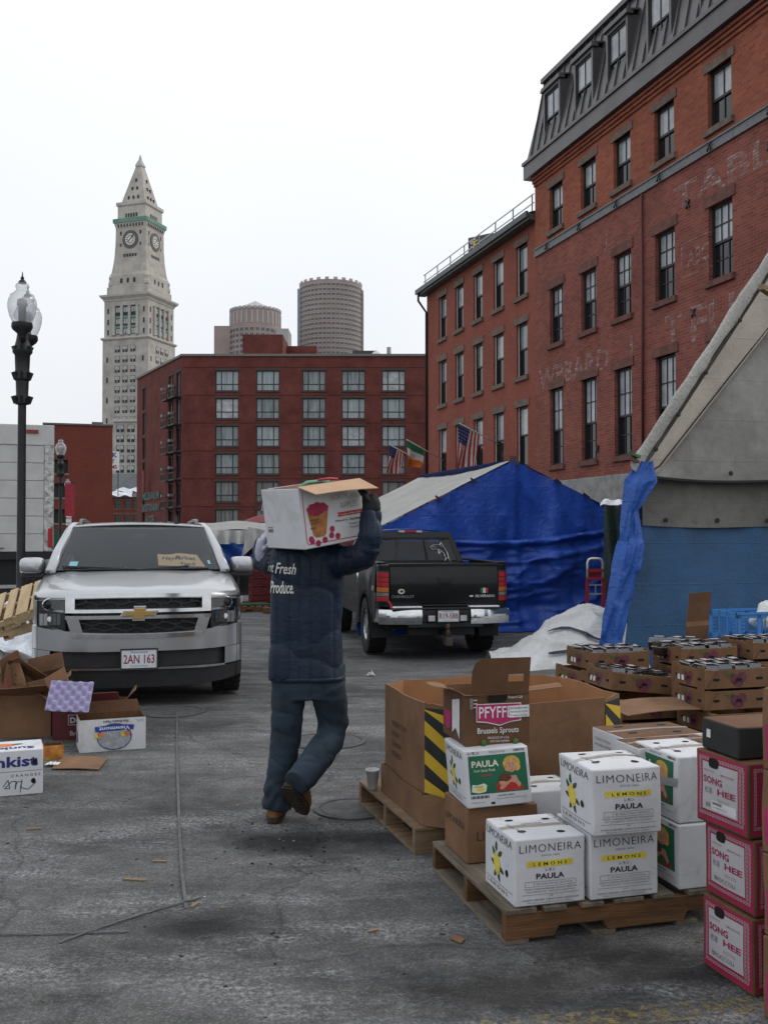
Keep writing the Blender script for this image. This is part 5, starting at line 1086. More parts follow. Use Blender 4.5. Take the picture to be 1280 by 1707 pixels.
# wall: grey band, blue below
zb_ = CAMZ + (888 - 872) * 13.2 / F
WG = tarp('dark_grey_canvas', (.185, .18, .165), .85, .15, dirt=(.14, .135, .125), var=.15, crinkle=.4, cscale=6)
wv = lambda s, z: .05 * fbm((s * .9, z * .5, 5), 1, 3) + .025 * math.sin(s * 4 + z) + .012 * math.sin(s * 11 + 2 * z)
q = MB().use(WG); q.grid(lambda u, v: NL(np_(.0 + NW * u, wv(NW * u, 1) - .06, zb_ - .03 - .02 * math.sin(u * 11) - .012 * NW * u + (ze - zb_) * v)), 60, 10); q.build('wall_band', nt_o, smooth=True, fix=False)
q = MB().use(BLU2); q.grid(lambda u, v: NL(np_(-.06 - .26 * (1 - v) * (1 - u) + (NW + .1) * u, wv(NW * u, v * 2) + .03 * (1 - v), gN + (zb_ + .05 - gN) * v)), 80, 30); q.build('wall_sheet', nt_o, smooth=True, fix=False)
q = MB().use(BLU2); q.grid(lambda u, v: NL(np_(-.0, .05 + 3 * u, gN + (ze - gN) * v)), 10, 8); q.build('side_sheet', nt_o, smooth=True, fix=False)
q = MB().use(WG); q.bar(NL(np_(.78, -.10, zb_ + .0)), NL(np_(.78, -.10, ze - .1)), .09, .01, up=(0, 1, 0)); q.build('canvas_patch', nt_o)
for k in range(6): put('eyelet', em_, nt_o, NL(np_(.35 + k * .8, -.10, zb_ + .04)), (math.pi / 2, 0, TH))
# hanging blue wrap at the corner
wrap_l = [(1058, 765), (1042, 800), (1036, 850), (1030, 900), (1018, 950), (1008, 1000), (996, 1060), (990, 1105)]
wrap_r = [(1088, 775), (1094, 818), (1064, 858), (1068, 905), (1064, 950), (1052, 1000), (1040, 1060), (1032, 1105)]
def wrap(u, v):
    k = min(int(v * 7), 6); f = v * 7 - k
    f = f * f * (3 - 2 * f)
    xl = wrap_l[k][0] + (wrap_l[k + 1][0] - wrap_l[k][0]) * f; xr = wrap_r[k][0] + (wrap_r[k + 1][0] - wrap_r[k][0]) * f; y = wrap_l[k][1] + (wrap_l[k + 1][1] - wrap_l[k][1]) * f
    p = P(xl + (xr - xl) * u, y + 6 * math.sin(u * 3), 12.85); p = p + UV * (-.06 * math.sin(u * math.pi) + .025 * math.sin(u * 9 + v * 6) + .05 * fbm((u * 2, v * 5, 1), 1, 3) - .05 * (1 - abs(fbm((u * 2.5 + v, v * 2.5, 11), 1, 2))) ** 5); return NL(p)
q = MB().use(BLUB); q.grid(wrap, 24, 60); q.build('corner_wrap', nt_o, smooth=True, fix=False)
MB().use(POLE).tube([NL(np_(.08, .18, gN)), NL(np_(.08, .18, ze))], .04, 10).build('corner_pole', nt_o); MB().use(POLE).tube([NL(np_(NW, 0, gN)), NL(np_(NW, 0, ze))], .04, 10).build('corner_pole', nt_o)
q = MB().use(mat('dark_post', (.03, .035, .03), .7)); a_, b_ = P(1037, 990, 12.95), P(1026, 1112, 12.9); q.bar(NL(a_), NL(b_), .07); q.build('prop_stick', nt_o)
q = MB().use(BLU2); q.poly([NL(P(1010, 1010, 13.0)), NL(P(1034, 1000, 13.0)), NL(P(1026, 1100, 13.0)), NL(P(1000, 1100, 13.0))]); q.build('loose_flap', nt_o, fix=False)
q = MB(); 
for k, (a_, b_, c_) in enumerate((((1049, 755), (1066, 762), (.03, .12, .03)), ((1047, 764), (1064, 770), (.10, .03, .02)), ((1050, 752), (1060, 764), (.02, .02, .02)))): q.use(mat('clamp_%d' % k, c_, .6)); q.bar(NL(P(*a_, 12.7)), NL(P(*b_, 12.75)), .035)
q.build('clamp', nt_o); 
q = MB().use(mat('wood_stick', (.22, .14, .08), .8)); q.bar(NL(P(1268, 478, 12.2)), NL(P(1285, 490, 12.4)), .07); q.build('roof_prop', nt_o)
# ---- dark green sheet between the tents
q = MB().use(tarp('dark_green_tarp', (.035, .05, .045), .6, .3)); q.grid(lambda u, v: tuple(P(1006 + 40 * u, 1075 - 233 * v, 17.9 + .1 * math.sin(u * 8 + v * 4))), 12, 16); g_ = q.build('green_side_tarp', smooth=True, fix=False); tag(g_, 'dark green tarp hanging between the blue tent and the grey tent', 'tarp')
q = MB().use(SNOW); q.grid(lambda u, v: tuple(P(1000 + 40 * u, 843 - 12 * v * math.sin(math.pi * (.1 + .8 * u)) - 3 * math.sin(u * 9), 18.2 + .5 * v)), 12, 5); g_ = q.build('awning_snow', smooth=True, fix=False); tag(g_, 'strip of snow lying on the awning beside the blue tent', kind='stuff')
# ---- white sheet over a heap
HPW = tarp('crumpled_white_sheet', (.58, .58, .57), .55, .35, dirt=(.46, .46, .45), var=.06, crinkle=.6, cscale=6)
wh = thing('covered_heap', 'white tarp with a dark stripe thrown over a heap beside the blue tent', 'tarp', GP(920, 1098))
hb = wh.location.copy()
outl = [(815, 1092), (850, 1082), (880, 1062), (905, 1042), (930, 1022), (955, 1008), (985, 1006), (1010, 1010), (1030, 1020), (1045, 1040)]
def heap(u, v):
    k = min(int(u * 9), 8); f = u * 9 - k; px = outl[k][0] + (outl[k + 1][0] - outl[k][0]) * f; pt = outl[k][1] + (outl[k + 1][1] - outl[k][1]) * f
    top = P(px, pt, 14.0); g0 = Vector((top.x + .1 * math.sin(u * 14), 12.9 + .12 * math.sin(u * 11), gz(12.9)))
    z = gz(12.9) + (top.z - gz(12.9)) * math.sin(v * math.pi / 2) ** .8; y = 12.9 + 1.2 * v
    return tuple(Vector((top.x, y - .15 * (1 - v) * math.sin(u * 14), gz(12.9) + (z - gz(12.9)) * .93 + .05 * fbm((u * 5, v * 4, 2), 1, 4) + .07 * (1 - abs(fbm((u * 3 + v * 2, v * 2 - u, 6), 1, 2))) ** 5 * min(1, 3 * v) - .02)) - hb)
q = MB().use(HPW); q.grid(heap, 120, 60); w_ = q.build('white_sheet', wh, smooth=True, fix=False)
NAVY = mat('navy_stripe', (.012, .014, .035), .6)
def stripe(path, name):
    q = MB().use(NAVY); pts = []
    for (u, v) in path:
        p = Vector(heap(u, v)); p2 = Vector(heap(u + .004, v + .045)); d_ = Vector((0, -.03, .03)); pts.append((p + d_, p2 + d_))
    q.loft([[tuple(a), tuple(b_)] for a, b_ in pts], cap=False, close=False); q.build(name, wh, fix=False)
stripe([(.34 + .045 * k, .66 - .06 * k + .03 * math.sin(k)) for k in range(11)], 'stripe'); stripe([(.30 + .04 * k, .16 - .01 * k) for k in range(10)], 'stripe')
q = MB().use(WTP); q.grid(lambda u, v: tuple(Vector(heap(u, 1.0 - .02)) + Vector((0, .9 * v, -.9 * v * v))), 60, 6); q.build('rear_fold', wh, smooth=True, fix=False)
# ---- red hand truck
hd = thing('hand_truck', 'red hand truck with a silver loop handle leaning by the blue tent', 'hand truck', GP(992, 1040)); hl_ = hd.location.copy(); HL = lambda px, py, Y=16.2: tuple(P(px, py, Y) - hl_)
SIL = mat('hand_truck_tube', (.50, .50, .50), .35, .7)
MB().use(SIL).tube([HL(979, 1010), HL(979, 938), HL(981, 933), HL(985, 931.5), HL(998, 931.5), HL(1002, 933), HL(1004, 938), HL(1005, 1010)], .025, 8).build('loop_handle', hd, smooth=True)
q = MB().use(mat('hand_truck_red', (.30, .018, .03), .45)); q.add([HL(979, 951), HL(1005, 951), HL(1005, 964), HL(979, 964)], [(0, 1, 2, 3)]); q.bar(HL(979, 951, 16.15), HL(1005, 951, 16.15), .05); q.bar(HL(979, 964, 16.15), HL(1005, 964, 16.15), .04); q.bar(HL(979, 964), HL(977, 1046), .05); q.bar(HL(1005, 964), HL(1005, 1046), .05); q.build('back_frame', hd, fix=False)
q = MB().use(SIL); q.bar(HL(979, 975), HL(1005, 975), .025); q.bar(HL(979, 990), HL(1005, 990), .025); q.bar(HL(992, 976), HL(992, 990), .02); q.build('cross_bar', hd)
for x in (980, 1004):
    o_ = MB().use(TYR); p_ = Vector(HL(x, 1036, 16.4)); o_.loft([[(p_.x + dx, p_.y + r_ * math.cos(a), p_.z + r_ * math.sin(a)) for a in [2 * math.pi * k / 16 for k in range(16)]] for dx, r_ in ((-.04, .09), (-.04, .13), (.04, .13), (.04, .09))]); o_.build('wheel', hd)
MB().use(BLACKM).box(-.25, .25, -.3, .0, .02, .05).build('toe_plate', hd)
# ================================================================== flags
def flag(label, base_px, tip_px, Yb, Yt, w_, h_, kind, droop):
    a = P(*base_px, Yb); b = P(*tip_px, Yt); o = thing('flag', label, 'flag', a, 0, 'flags on poles on the low brick building'); d = (b - a)
    MB().use(mat('flag_pole_white', (.50, .50, .48), .5)).tube([(0, 0, 0), tuple(d)], .022, 8).build('pole', o, smooth=True)
    MB().use(BLACKM).lathe([(.05, -.03), (.05, .03)], 8).build('bracket', o)
    q = MB(); dn = d.normalized(); L = d.length
    cols_ = dict(r=mat('flag_red', (.4, .03, .03), .6), w=mat('flag_white', (.6, .6, .58), .6), b=mat('flag_blue', (.022, .03, .13), .6), g=mat('flag_green', (.02, .16, .07), .6), o=mat('flag_orange', (.62, .16, .02), .6))
    def S(u, v):   # u along the fly (hanging down), v along the pole from the tip
        p = d - dn * (v * w_); dirn = Vector(droop).normalized()
        return tuple(p + dirn * (u * h_) + Vector((.10 * math.sin(v * 8 + u * 2) * u, .10 * math.sin(v * 7 + 1 + u * 3) * u, -.05 * math.sin(v * 6) * u)))
    if kind == 'us':
        n_ = 13
        for i in range(n_):
            q.use(cols_['r'] if i % 2 == 0 else cols_['w']); v0, v1 = i / n_, (i + 1) / n_; u0 = .42 if i < 7 else 0
            q.grid(lambda uu, vv: S(u0 + (1 - u0) * uu, v0 + (v1 - v0) * vv), 10, 1)
        q.use(cols_['b']).grid(lambda uu, vv: S(.42 * uu, vv * 7 / 13), 6, 7)
        fl = q.build('cloth', o, smooth=True, fix=False)
        q = MB().use(cols_['w'])
        for i in range(5):
            for j in range(5):
                c = (.05 + i * .08, (.06 + j * .21) * 7 / 13); e = .018
                for sgn in (-.012, .012): q.quad(*[tuple(Vector(S(*k)) + Vector((0, sgn, 0))) for k in ((c[0] - e, c[1]), (c[0], c[1] - e * .8), (c[0] + e, c[1]), (c[0], c[1] + e * .8))])
        st = q.build('stars', fl, fix=False); st['kind'] = 'stuff'
    else:
        for i, k in enumerate('gwo'): q.use(cols_[k]); q.grid(lambda uu, vv: S((i + uu) / 3, vv), 4, 10)
        q.build('cloth', o, smooth=True, fix=False)
flag('nearest United States flag hanging from the low brick building, largest of the flags', (840, 745), (766, 706), 34.5, 33.2, .95, 1.45, 'us', (-.15, -.1, -1))
flag('Irish tricolour flag between the two striped flags', (740, 768), (678, 733), 39.0, 37.6, .95, .85, 'ie', (-.05, 0, -1))
flag('farthest striped United States flag, left of the tricolour flag', (712, 775), (649, 741), 41.0, 39.6, .85, 1.0, 'us', (-.2, 0, -1))
# ================================================================== person carrying a box
def remeshed(name, mb, voxel, smooth_it=4, mats=(), disp=None):
    ob = bpy.data.objects.new('tmp', mb.mesh('tmp')); C.objects.link(ob)
    md = ob.modifiers.new('r', 'REMESH'); md.mode = 'VOXEL'; md.voxel_size = voxel
    if smooth_it: ms = ob.modifiers.new('s', 'SMOOTH'); ms.factor = .5; ms.iterations = smooth_it
    dg = bpy.context.evaluated_depsgraph_get(); me = bpy.data.meshes.new_from_object(ob.evaluated_get(dg)); me.name = name
    bpy.data.objects.remove(ob)
    me.materials.clear()
    for m in mats: me.materials.append(m)
    if disp:
        for v, nrm in zip(me.vertices, [v.normal.copy() for v in me.vertices]): v.co += nrm * disp(v.co)
    me.polygons.foreach_set('use_smooth', [True] * len(me.polygons)); me.update()
    return me
pr = thing('person', 'person in navy quilted jacket and jeans walking away carrying a box on the shoulder', 'person', GP(470, 1366)); pb = pr.location.copy()
PL = lambda px, py, Y: P(px, py, Y) - pb
def quilt():
    m, n, l, b = newmat('navy_quilted_nylon')
    t = n.new('ShaderNodeTexCoord').outputs['Object']
    nz = n.new('ShaderNodeTexNoise'); nz.inputs['Scale'].default_value = 5; nz.inputs['Detail'].default_value = 6; l.new(t, nz.inputs['Vector'])
    r = n.new('ShaderNodeValToRGB'); r.color_ramp.elements[0].position = .3; r.color_ramp.elements[1].position = .7; r.color_ramp.elements[0].color = (.0028, .0088, .0225, 1); r.color_ramp.elements[1].color = (.0056, .0180, .041, 1); l.new(nz.outputs[0], r.inputs[0]); l.new(r.outputs[0], b.inputs['Base Color'])
    b.inputs['Roughness'].default_value = .55; b.inputs['Specular IOR Level'].default_value = .35
    sp = n.new('ShaderNodeSeparateXYZ'); l.new(t, sp.inputs[0]); mu = n.new('ShaderNodeMath'); mu.operation = 'MULTIPLY_ADD'; mu.inputs[1].default_value = math.pi / .060; mu.inputs[2].default_value = .4; l.new(sp.outputs['X'], mu.inputs[0])
    si = n.new('ShaderNodeMath'); si.operation = 'SINE'; l.new(mu.outputs[0], si.inputs[0]); ab = n.new('ShaderNodeMath'); ab.operation = 'ABSOLUTE'; l.new(si.outputs[0], ab.inputs[0]); pw = n.new('ShaderNodeMath'); pw.operation = 'POWER'; pw.inputs[1].default_value = .35; l.new(ab.outputs[0], pw.inputs[0])
    mp = n.new('ShaderNodeMapping'); mp.inputs['Scale'].default_value = (14, 8, 55); l.new(t, mp.inputs[0]); pk_ = n.new('ShaderNodeTexNoise'); pk_.inputs['Scale'].default_value = 1; pk_.inputs['Detail'].default_value = 3; l.new(mp.outputs[0], pk_.inputs['Vector'])
    hs = n.new('ShaderNodeMath'); hs.operation = 'MULTIPLY_ADD'; hs.inputs[1].default_value = .45; l.new(pk_.outputs['Fac'], hs.inputs[0]); l.new(pw.outputs[0], hs.inputs[2])
    qb = n.new('ShaderNodeBump'); qb.inputs['Strength'].default_value = .45; qb.inputs['Distance'].default_value = .012; l.new(hs.outputs[0], qb.inputs['Height'])
    b2 = n.new('ShaderNodeTexNoise'); b2.inputs['Scale'].default_value = 30; b2.inputs['Detail'].default_value = 3; b2.inputs['Distortion'].default_value = .6; l.new(t, b2.inputs['Vector'])
    bp = n.new('ShaderNodeBump'); bp.inputs['Strength'].default_value = .25; bp.inputs['Distance'].default_value = .015; l.new(b2.outputs[0], bp.inputs['Height']); l.new(qb.outputs['Normal'], bp.inputs['Normal']); l.new(bp.outputs['Normal'], b.inputs['Normal'])
    return m
NAV = quilt()
DEN = mat('dark_blue_denim', (.0075, .0135, .0215), .9, var=.5, scale=5, bump=.3, bscale=150, col2=(.028, .047, .070), detail=8)
BOOT = mat('tan_boot_leather', (.17, .075, .028), .7, var=.3, scale=18, bump=.2); SOLE = mat('boot_sole', (.035, .024, .018), .85, var=.3, scale=25, bump=.3)
GLV = mat('black_glove', (.010, .010, .011), .8, var=.3, bump=.3); LAV = mat('lavender_glove', (.42, .40, .50), .9, var=.15, bump=.3, bscale=50); SKIN = mat('skin', (.32, .19, .14), .6)
def ring(cx, cy, z, hw, hd, n=24, e=.75, tilt=0, rot=0):
    out = []
    for k in range(n):
        a = 2 * math.pi * k / n; x = hw * math.copysign(abs(math.cos(a)) ** e, math.cos(a)); y = hd * math.copysign(abs(math.sin(a)) ** e, math.sin(a))
        out.append((cx + x * math.cos(rot) - y * math.sin(rot), cy + x * math.sin(rot) + y * math.cos(rot), z + tilt * x))
    return out
def X(px, Y=5.54): return (px - 640) * Y / F - pb.x
def Zp(py, Y=5.54): return P(640, py, Y).z
yc = 5.56 - pb.y
# the body itself (one mesh; mostly hidden by clothing)
b_ = MB(); b_.loft([ring(X(514), yc, z, hw, hd) for z, hw, hd in ((.80, .15, .10), (1.0, .14, .10), (1.3, .17, .11), (1.45, .17, .10), (1.52, .08, .07))])
hc = Vector((X(510), yc + .10, Zp(850)))
b_.tube([(X(513), yc, 1.46), (X(512), yc + .04, hc.z - .05)], .06, 12); b_.lathe([(.01, -.125), (.06, -.11), (.082, -.04), (.085, .03), (.07, .09), (.02, .12)], 14, hc)
b_.box(hc.x - .012, hc.x + .012, hc.y + .07, hc.y + .105, hc.z - .03, hc.z + .01); 
for s_ in (-1, 1): b_.box(hc.x + s_ * .085 - .01, hc.x + s_ * .085 + .01, hc.y - .02, hc.y + .02, hc.z - .03, hc.z + .03)
bd = remeshed('body', b_, .012, 3, [SKIN]); put('body', bd, pr)
cp_ = MB().use(mat('dark_knit_cap', (.02, .02, .024), .9, bump=.4)); cp_.lathe([(.090, .0), (.093, .05), (.08, .105), (.03, .135), (.001, .138)], 16, hc + Vector((0, -.005, .0)), cap=False); cp_.build('cap', pr, smooth=True)
# jacket
j = MB()
tor = [(1131, 512, 127, .135), (1126, 511.5, 127, .137), (1090, 511, 123, .132), (1040, 511, 120, .128), (1000, 511, 121, .128), (965, 512, 124, .13), (940, 515, 132, .13), (922, 516, 132, .12), (908, 516, 118, .10), (898, 514, 70, .08)]
j.loft([ring(X(px), yc, Zp(py), w_ / 2 / 300, hd, 28, .72) for py, px, w_, hd in tor])
sh, el, wr = PL(550, 936, 5.54), PL(606, 928, 5.36), PL(619, 850, 5.33)
mid1 = PL(582, 934, 5.42); mid2 = PL(617, 890, 5.32)
j.tube([PL(520, 935, 5.58), sh, mid1, el, PL(614, 912, 5.33), mid2, wr], [.085, .088, .084, .082, .076, .068, .058], 16)
lsh, lel = PL(468, 930, 5.56), PL(440, 935, 5.72)
j.tube([PL(495, 935, 5.58), lsh, PL(452, 940, 5.66), lel, PL(437, 915, 5.76), PL(439, 900, 5.74)], [.08, .085, .075, .068, .06, .05], 14)
def jd(co):
    d_ = 0.0
    if co.z < Zp(925) and abs(co.x - X(512)) < .26:   # vertical quilt channels on the back
        f = (co.x - X(448)) / .062; d_ += .008 * (abs(math.sin(math.pi * f)) ** .5) - .0065
        d_ += .014 * fbm((co.x * 3, co.y * 3, co.z * 2.2), 1, 2) - .009 * (1 - abs(fbm((co.x * 3 - co.z * 1.5, co.y, co.z * 3 + co.x), 1, 2))) ** 7
    else:
        d_ += .010 * fbm((co.x * 5, co.y * 5, co.z * 5), 1, 2) - .012 * (1 - abs(fbm((co.x * 5 + co.z * 3, co.y * 4, co.z * 5), 1, 2))) ** 6
    return d_
jm = remeshed('jacket', j, .0095, 5, [NAV], jd); jo = put('jacket', jm, pr)
hem = MB().use(NAV); hem.loft([ring(X(512), yc, Zp(y), w_, d_, 28, .72) for y, w_, d_ in ((1133, .210, .136), (1132, .213, .139), (1128, .213, .139), (1126, .210, .136))]); hem.build('hem', jo, smooth=True)
# script lettering on the back, laid on the cloth
bv = BVHTree.FromPolygons([v.co for v in jm.vertices], [tuple(p.vertices) for p in jm.polygons])
EMB = mat('white_embroidery', (.62, .60, .56), .8, var=.1)
def onback(a, b2):
    h = bv.ray_cast(Vector((a, -1.5, b2)), Vector((0, 1, 0)))
    y = h[0].y if h[0] is not None else yc - .13
    return (a, y - .004, b2)
q = MB(); word(q, EMB, 'Fresh', X(461), Zp(955), .060, onback, w=.118, shear=.28, bold=.012, rot=-.05); q.build('embroidery', jo, fix=False)
q = MB(); word(q, EMB, 'ket', X(445), Zp(953), .055, onback, w=.046, shear=.28, bold=.012, rot=-.03); q.build('embroidery', jo, fix=False)
q = MB(); word(q, EMB, 'Produce.', X(452), Zp(988), .068, onback, w=.136, shear=.24, bold=.016); q.build('embroidery', jo, fix=False)
# jeans
lg = MB()
lg.loft([ring(X(px), yc + dy, Zp(py), w_ / 2 / 300, d_, 20, .85) for py, px, w_, dy, d_ in ((1105, 514, 122, 0, .12), (1140, 515, 124, 0, .125), (1165, 517, 124, .01, .12))])
lg.tube([PL(484, 1135, 5.56), PL(480, 1180, 5.58), PL(477, 1225, 5.60), PL(473, 1260, 5.60), PL(466, 1310, 5.58), PL(461, 1350, 5.56)], [(.098, .11), (.097, .105), (.086, .095), (.083, .09), (.081, .086), (.083, .088)], 18)
lg.tube([PL(543, 1135, 5.54), PL(551, 1170, 5.60), PL(556, 1205, 5.64), PL(549, 1232, 5.60), PL(530, 1262, 5.48), PL(508, 1290, 5.37), PL(493, 1306, 5.31)], [(.105, .11), (.100, .108), (.088, .096), (.084, .092), (.084, .088), (.083, .085), (.074, .076)], 18)
def jnd(co):
    f = fbm((co.x * 5, co.y * 5, co.z * 11), 1, 3); z = co.z
    bunch = .006 * math.sin(z * 80 + 8 * fbm((co.x * 6, co.y * 6, z * 2), 1, 2)) * max(0, 1 - abs(z - .12) * 5)
    return .005 * f + bunch - .009 * (1 - abs(fbm((co.x * 5 + z * 4, co.y * 5, z * 5), 1, 2))) ** 6 + .001
jnm = remeshed('jeans', lg, .0095, 4, [DEN], jnd); jno = put('jeans', jnm, pr)
# boots
def boot(M, name='boot'):
    b2 = MB().use(BOOT)
    def rg(cx, z, hw, ly, e=.8): return [tuple(M @ Vector(p)) for p in ring(0, cx, z, hw, ly, 18, e)]
    b2.loft([rg(.035, .028, .048, .135), rg(.035, .06, .050, .138), rg(.025, .085, .047, .12), rg(-.01, .11, .044, .085), rg(-.035, .13, .042, .058), rg(-.04, .16, .040, .05)])
    o = b2.build(name, pr, autosmooth=60)
    s2 = MB().use(SOLE); s2.loft([rg(.035, 0, .047, .136), rg(.035, .003, .052, .143), rg(.035, .027, .053, .144), rg(.035, .029, .047, .136)])
    for k in range(9):
        y0_ = -.075 + k * .028 - .02; s2.box(-.035, .035, y0_, y0_ + .014, -.006, .001, M)
    s2.build('sole', o)
    return o
# sole treads use M directly, so the loft points do too
def place(toe, heel, up):
    f = (toe - heel).normalized(); x = f.cross(up).normalized(); u = x.cross(f)
    org = heel + f * .10
    return Matrix(((x.x, f.x, u.x, org.x), (x.y, f.y, u.y, org.y), (x.z, f.z, u.z, org.z), (0, 0, 0, 1)))
lh = Vector((X(459), 5.50 - pb.y - .0, .006)); boot(place(lh + Vector((.0, .27, 0)), lh, Vector((0, 0, 1))))
rt = Vector((X(506, 5.36), 5.52 - pb.y, .03)); rh_ = PL(478, 1312, 5.335); boot(place(rt, rh_, Vector((.25, .55, .4))))
# hands
def hand(palm, fdir, side, nrm, m, name, curl=.9, sc_=1.0):
    """palm centre, finger direction, thumb side, palm normal (towards the held thing)"""
    fdir = fdir.normalized(); nrm = (nrm - fdir * nrm.dot(fdir)).normalized(); side = side.normalized(); b2 = MB()
    b2.loft([[tuple(palm + fdir * t + side * w_ * math.cos(a) + nrm * .017 * sc_ * math.sin(a)) for a in [2 * math.pi * k / 12 for k in range(12)]] for t, w_ in ((-.055, .030), (-.03, .040), (.0, .044), (.045, .043))])
    for i, (off, L) in enumerate(((.033, .070), (.011, .080), (-.011, .075), (-.033, .058))):
        p0 = palm + fdir * .03 + side * off; pts = [p0]; d = fdir.copy(); ang = 0
        for s_ in range(3):
            ang += curl * (.35 + .3 * s_); d2 = fdir * math.cos(ang) + nrm * math.sin(ang); pts.append(pts[-1] + d2 * L * (.45, .32, .26)[s_] * 1.05)
        b2.tube(pts, [.0115, .011, .010, .008], 8)
    b2.tube([palm - fdir * .025 + side * .035, palm + side * .062 + fdir * .01 + nrm * .01, palm + side * .066 + fdir * .045 + nrm * .03], [.014, .012, .009], 8)
    return put(name, remeshed(name, b2, .006, 3, [m]), pr)
# ================================================================== cartons
WCB = mat('white_carton_board', (.52, .525, .54), .7, var=.06, scale=4, bump=.10, bscale=22, col2=(.60, .605, .625), detail=8)
KRD = mat('dark_kraft_board', (.085, .040, .019), .85, var=.15, scale=4, bump=.15, bscale=24, col2=(.145, .070, .034), detail=8)
KRM = mat('kraft_board', (.14, .072, .036), .85, var=.13, scale=4, bump=.15, bscale=24, col2=(.215, .116, .060), detail=8)
smudge(WCB, (.27, .24, .20), .5); smudge(KRM, (.09, .055, .035), .55); smudge(KRD, (.06, .035, .022), .5); smudge(KRA, (.15, .09, .06), .4)
INK = mat('black_print', (.025, .025, .028), .7, var=.2, scale=30); INKG = mat('grey_print', (.16, .16, .17), .7)
YEL = mat('yellow_print', (.62, .50, .05), .7); LGRN = mat('label_green', (.012, .115, .055), .5, var=.08); LEAF = mat('leaf_green_print', (.025, .07, .02), .7, var=.4, scale=60)
HOLE = mat('carton_hole_dark', (.008, .007, .006), .95)
class Carton:
    """closed carton: local origin at its near-left bottom corner, x along the front, y back, z up; surface slightly bulged and dented"""
    def __init__(s, name, label, cat, loc, yaw, w, d, h, m, group=None, top=None, bulge=.008, dent=.006, seed=0, lean=(0, 0), n=8):
        s.w, s.d, s.h, s.b, s.dn, s.sd, s.lean = w, d, h, bulge, dent, seed, lean
        mb = MB()
        for f in ('front', 'back', 'left', 'right', 'top', 'bottom'):
            W, H = s.dim(f); mb.use(top if (top and f == 'top') else m)
            mb.grid(lambda u, v: s.S(f, u * W, v * H, 0), n, n)
        s.o = mb.build(name, smooth=False); s.o.location = loc; s.o.rotation_euler = (0, 0, yaw)
        md = s.o.modifiers.new('bevel', 'BEVEL'); md.width = .006; md.segments = 2; md.limit_method = 'ANGLE'; md.angle_limit = R(50)
        s.o.data.set_sharp_from_angle(angle=R(50)); s.o.data.polygons.foreach_set('use_smooth', [True] * len(s.o.data.polygons))
        tag(s.o, label, cat, group)
    def dim(s, f): return {'front': (s.w, s.h), 'back': (s.w, s.h), 'left': (s.d, s.h), 'right': (s.d, s.h), 'top': (s.w, s.d), 'bottom': (s.w, s.d)}[f]
    def S(s, f, a, b, off=.0012):
        W, H = s.dim(f)
        if f == 'front': p = Vector((a, 0, b)); n = Vector((0, -1, 0))
        elif f == 'back': p = Vector((s.w - a, s.d, b)); n = Vector((0, 1, 0))
        elif f == 'left': p = Vector((0, s.d - a, b)); n = Vector((-1, 0, 0))
        elif f == 'right': p = Vector((s.w, a, b)); n = Vector((1, 0, 0))
        elif f == 'top': p = Vector((a, b, s.h)); n = Vector((0, 0, 1))
        else: p = Vector((s.w - a, b, 0)); n = Vector((0, 0, -1))
        q = Vector((p.x / s.w, p.y / s.d, p.z / s.h)); e = lambda t: max(0, min(1, 4 * t * (1 - t)))
        ed = {'front': e(q.x) * e(q.z), 'back': e(q.x) * e(q.z), 'left': e(q.y) * e(q.z), 'right': e(q.y) * e(q.z), 'top': e(q.x) * e(q.y) * .7, 'bottom': 0}[f]
        dsp = s.b * ed + s.dn * .7 * ed * fbm((p.x * 6 + s.sd, p.y * 6, p.z * 6), 1, 2)
        jit = Vector((fbm((q.x * 1.1 + s.sd * 3.1, q.y * 1.1, q.z * 1.1), 1, 1), fbm((q.x * 1.1, q.y * 1.1 + s.sd * 1.7, q.z * 1.1 + 9), 1, 1), 0)) * s.dn * .9 * q.z
        return tuple(p + n * (dsp + off) + jit + Vector((s.lean[0] * q.z, s.lean[1] * q.z, 0)))
    def rect(s, mb, m, f, a0, b0, a1, b1, off=.001, n=6):
        mb.use(m).grid(lambda u, v: s.S(f, a0 + (a1 - a0) * u, b0 + (b1 - b0) * v, off), n, n)
    def poly(s, mb, m, f, pts, off=.0016): mb.use(m).poly([s.S(f, a, b, off) for a, b in pts])
    def word(s, mb, m, f, t, x, y, h, off=.002, **k): word(mb, m, t, x, y, h, lambda a, b: s.S(f, a, b, off), **k)
    def line(s, mb, m, f, a0, b0, a1, b1, t=.0015, off=.0014):
        dx, dy = a1 - a0, b1 - b0; L = math.hypot(dx, dy); nx, ny = -dy / L * t / 2, dx / L * t / 2
        k = 6
        for i in range(k):
            p, r = i / k, (i + 1) / k
            s.poly(mb, m, f, [(a0 + dx * p - nx, b0 + dy * p - ny), (a0 + dx * r - nx, b0 + dy * r - ny), (a0 + dx * r + nx, b0 + dy * r + ny), (a0 + dx * p + nx, b0 + dy * p + ny)], off)
    def done(s, mb, name): o = mb.build(name, s.o, fix=False); return o
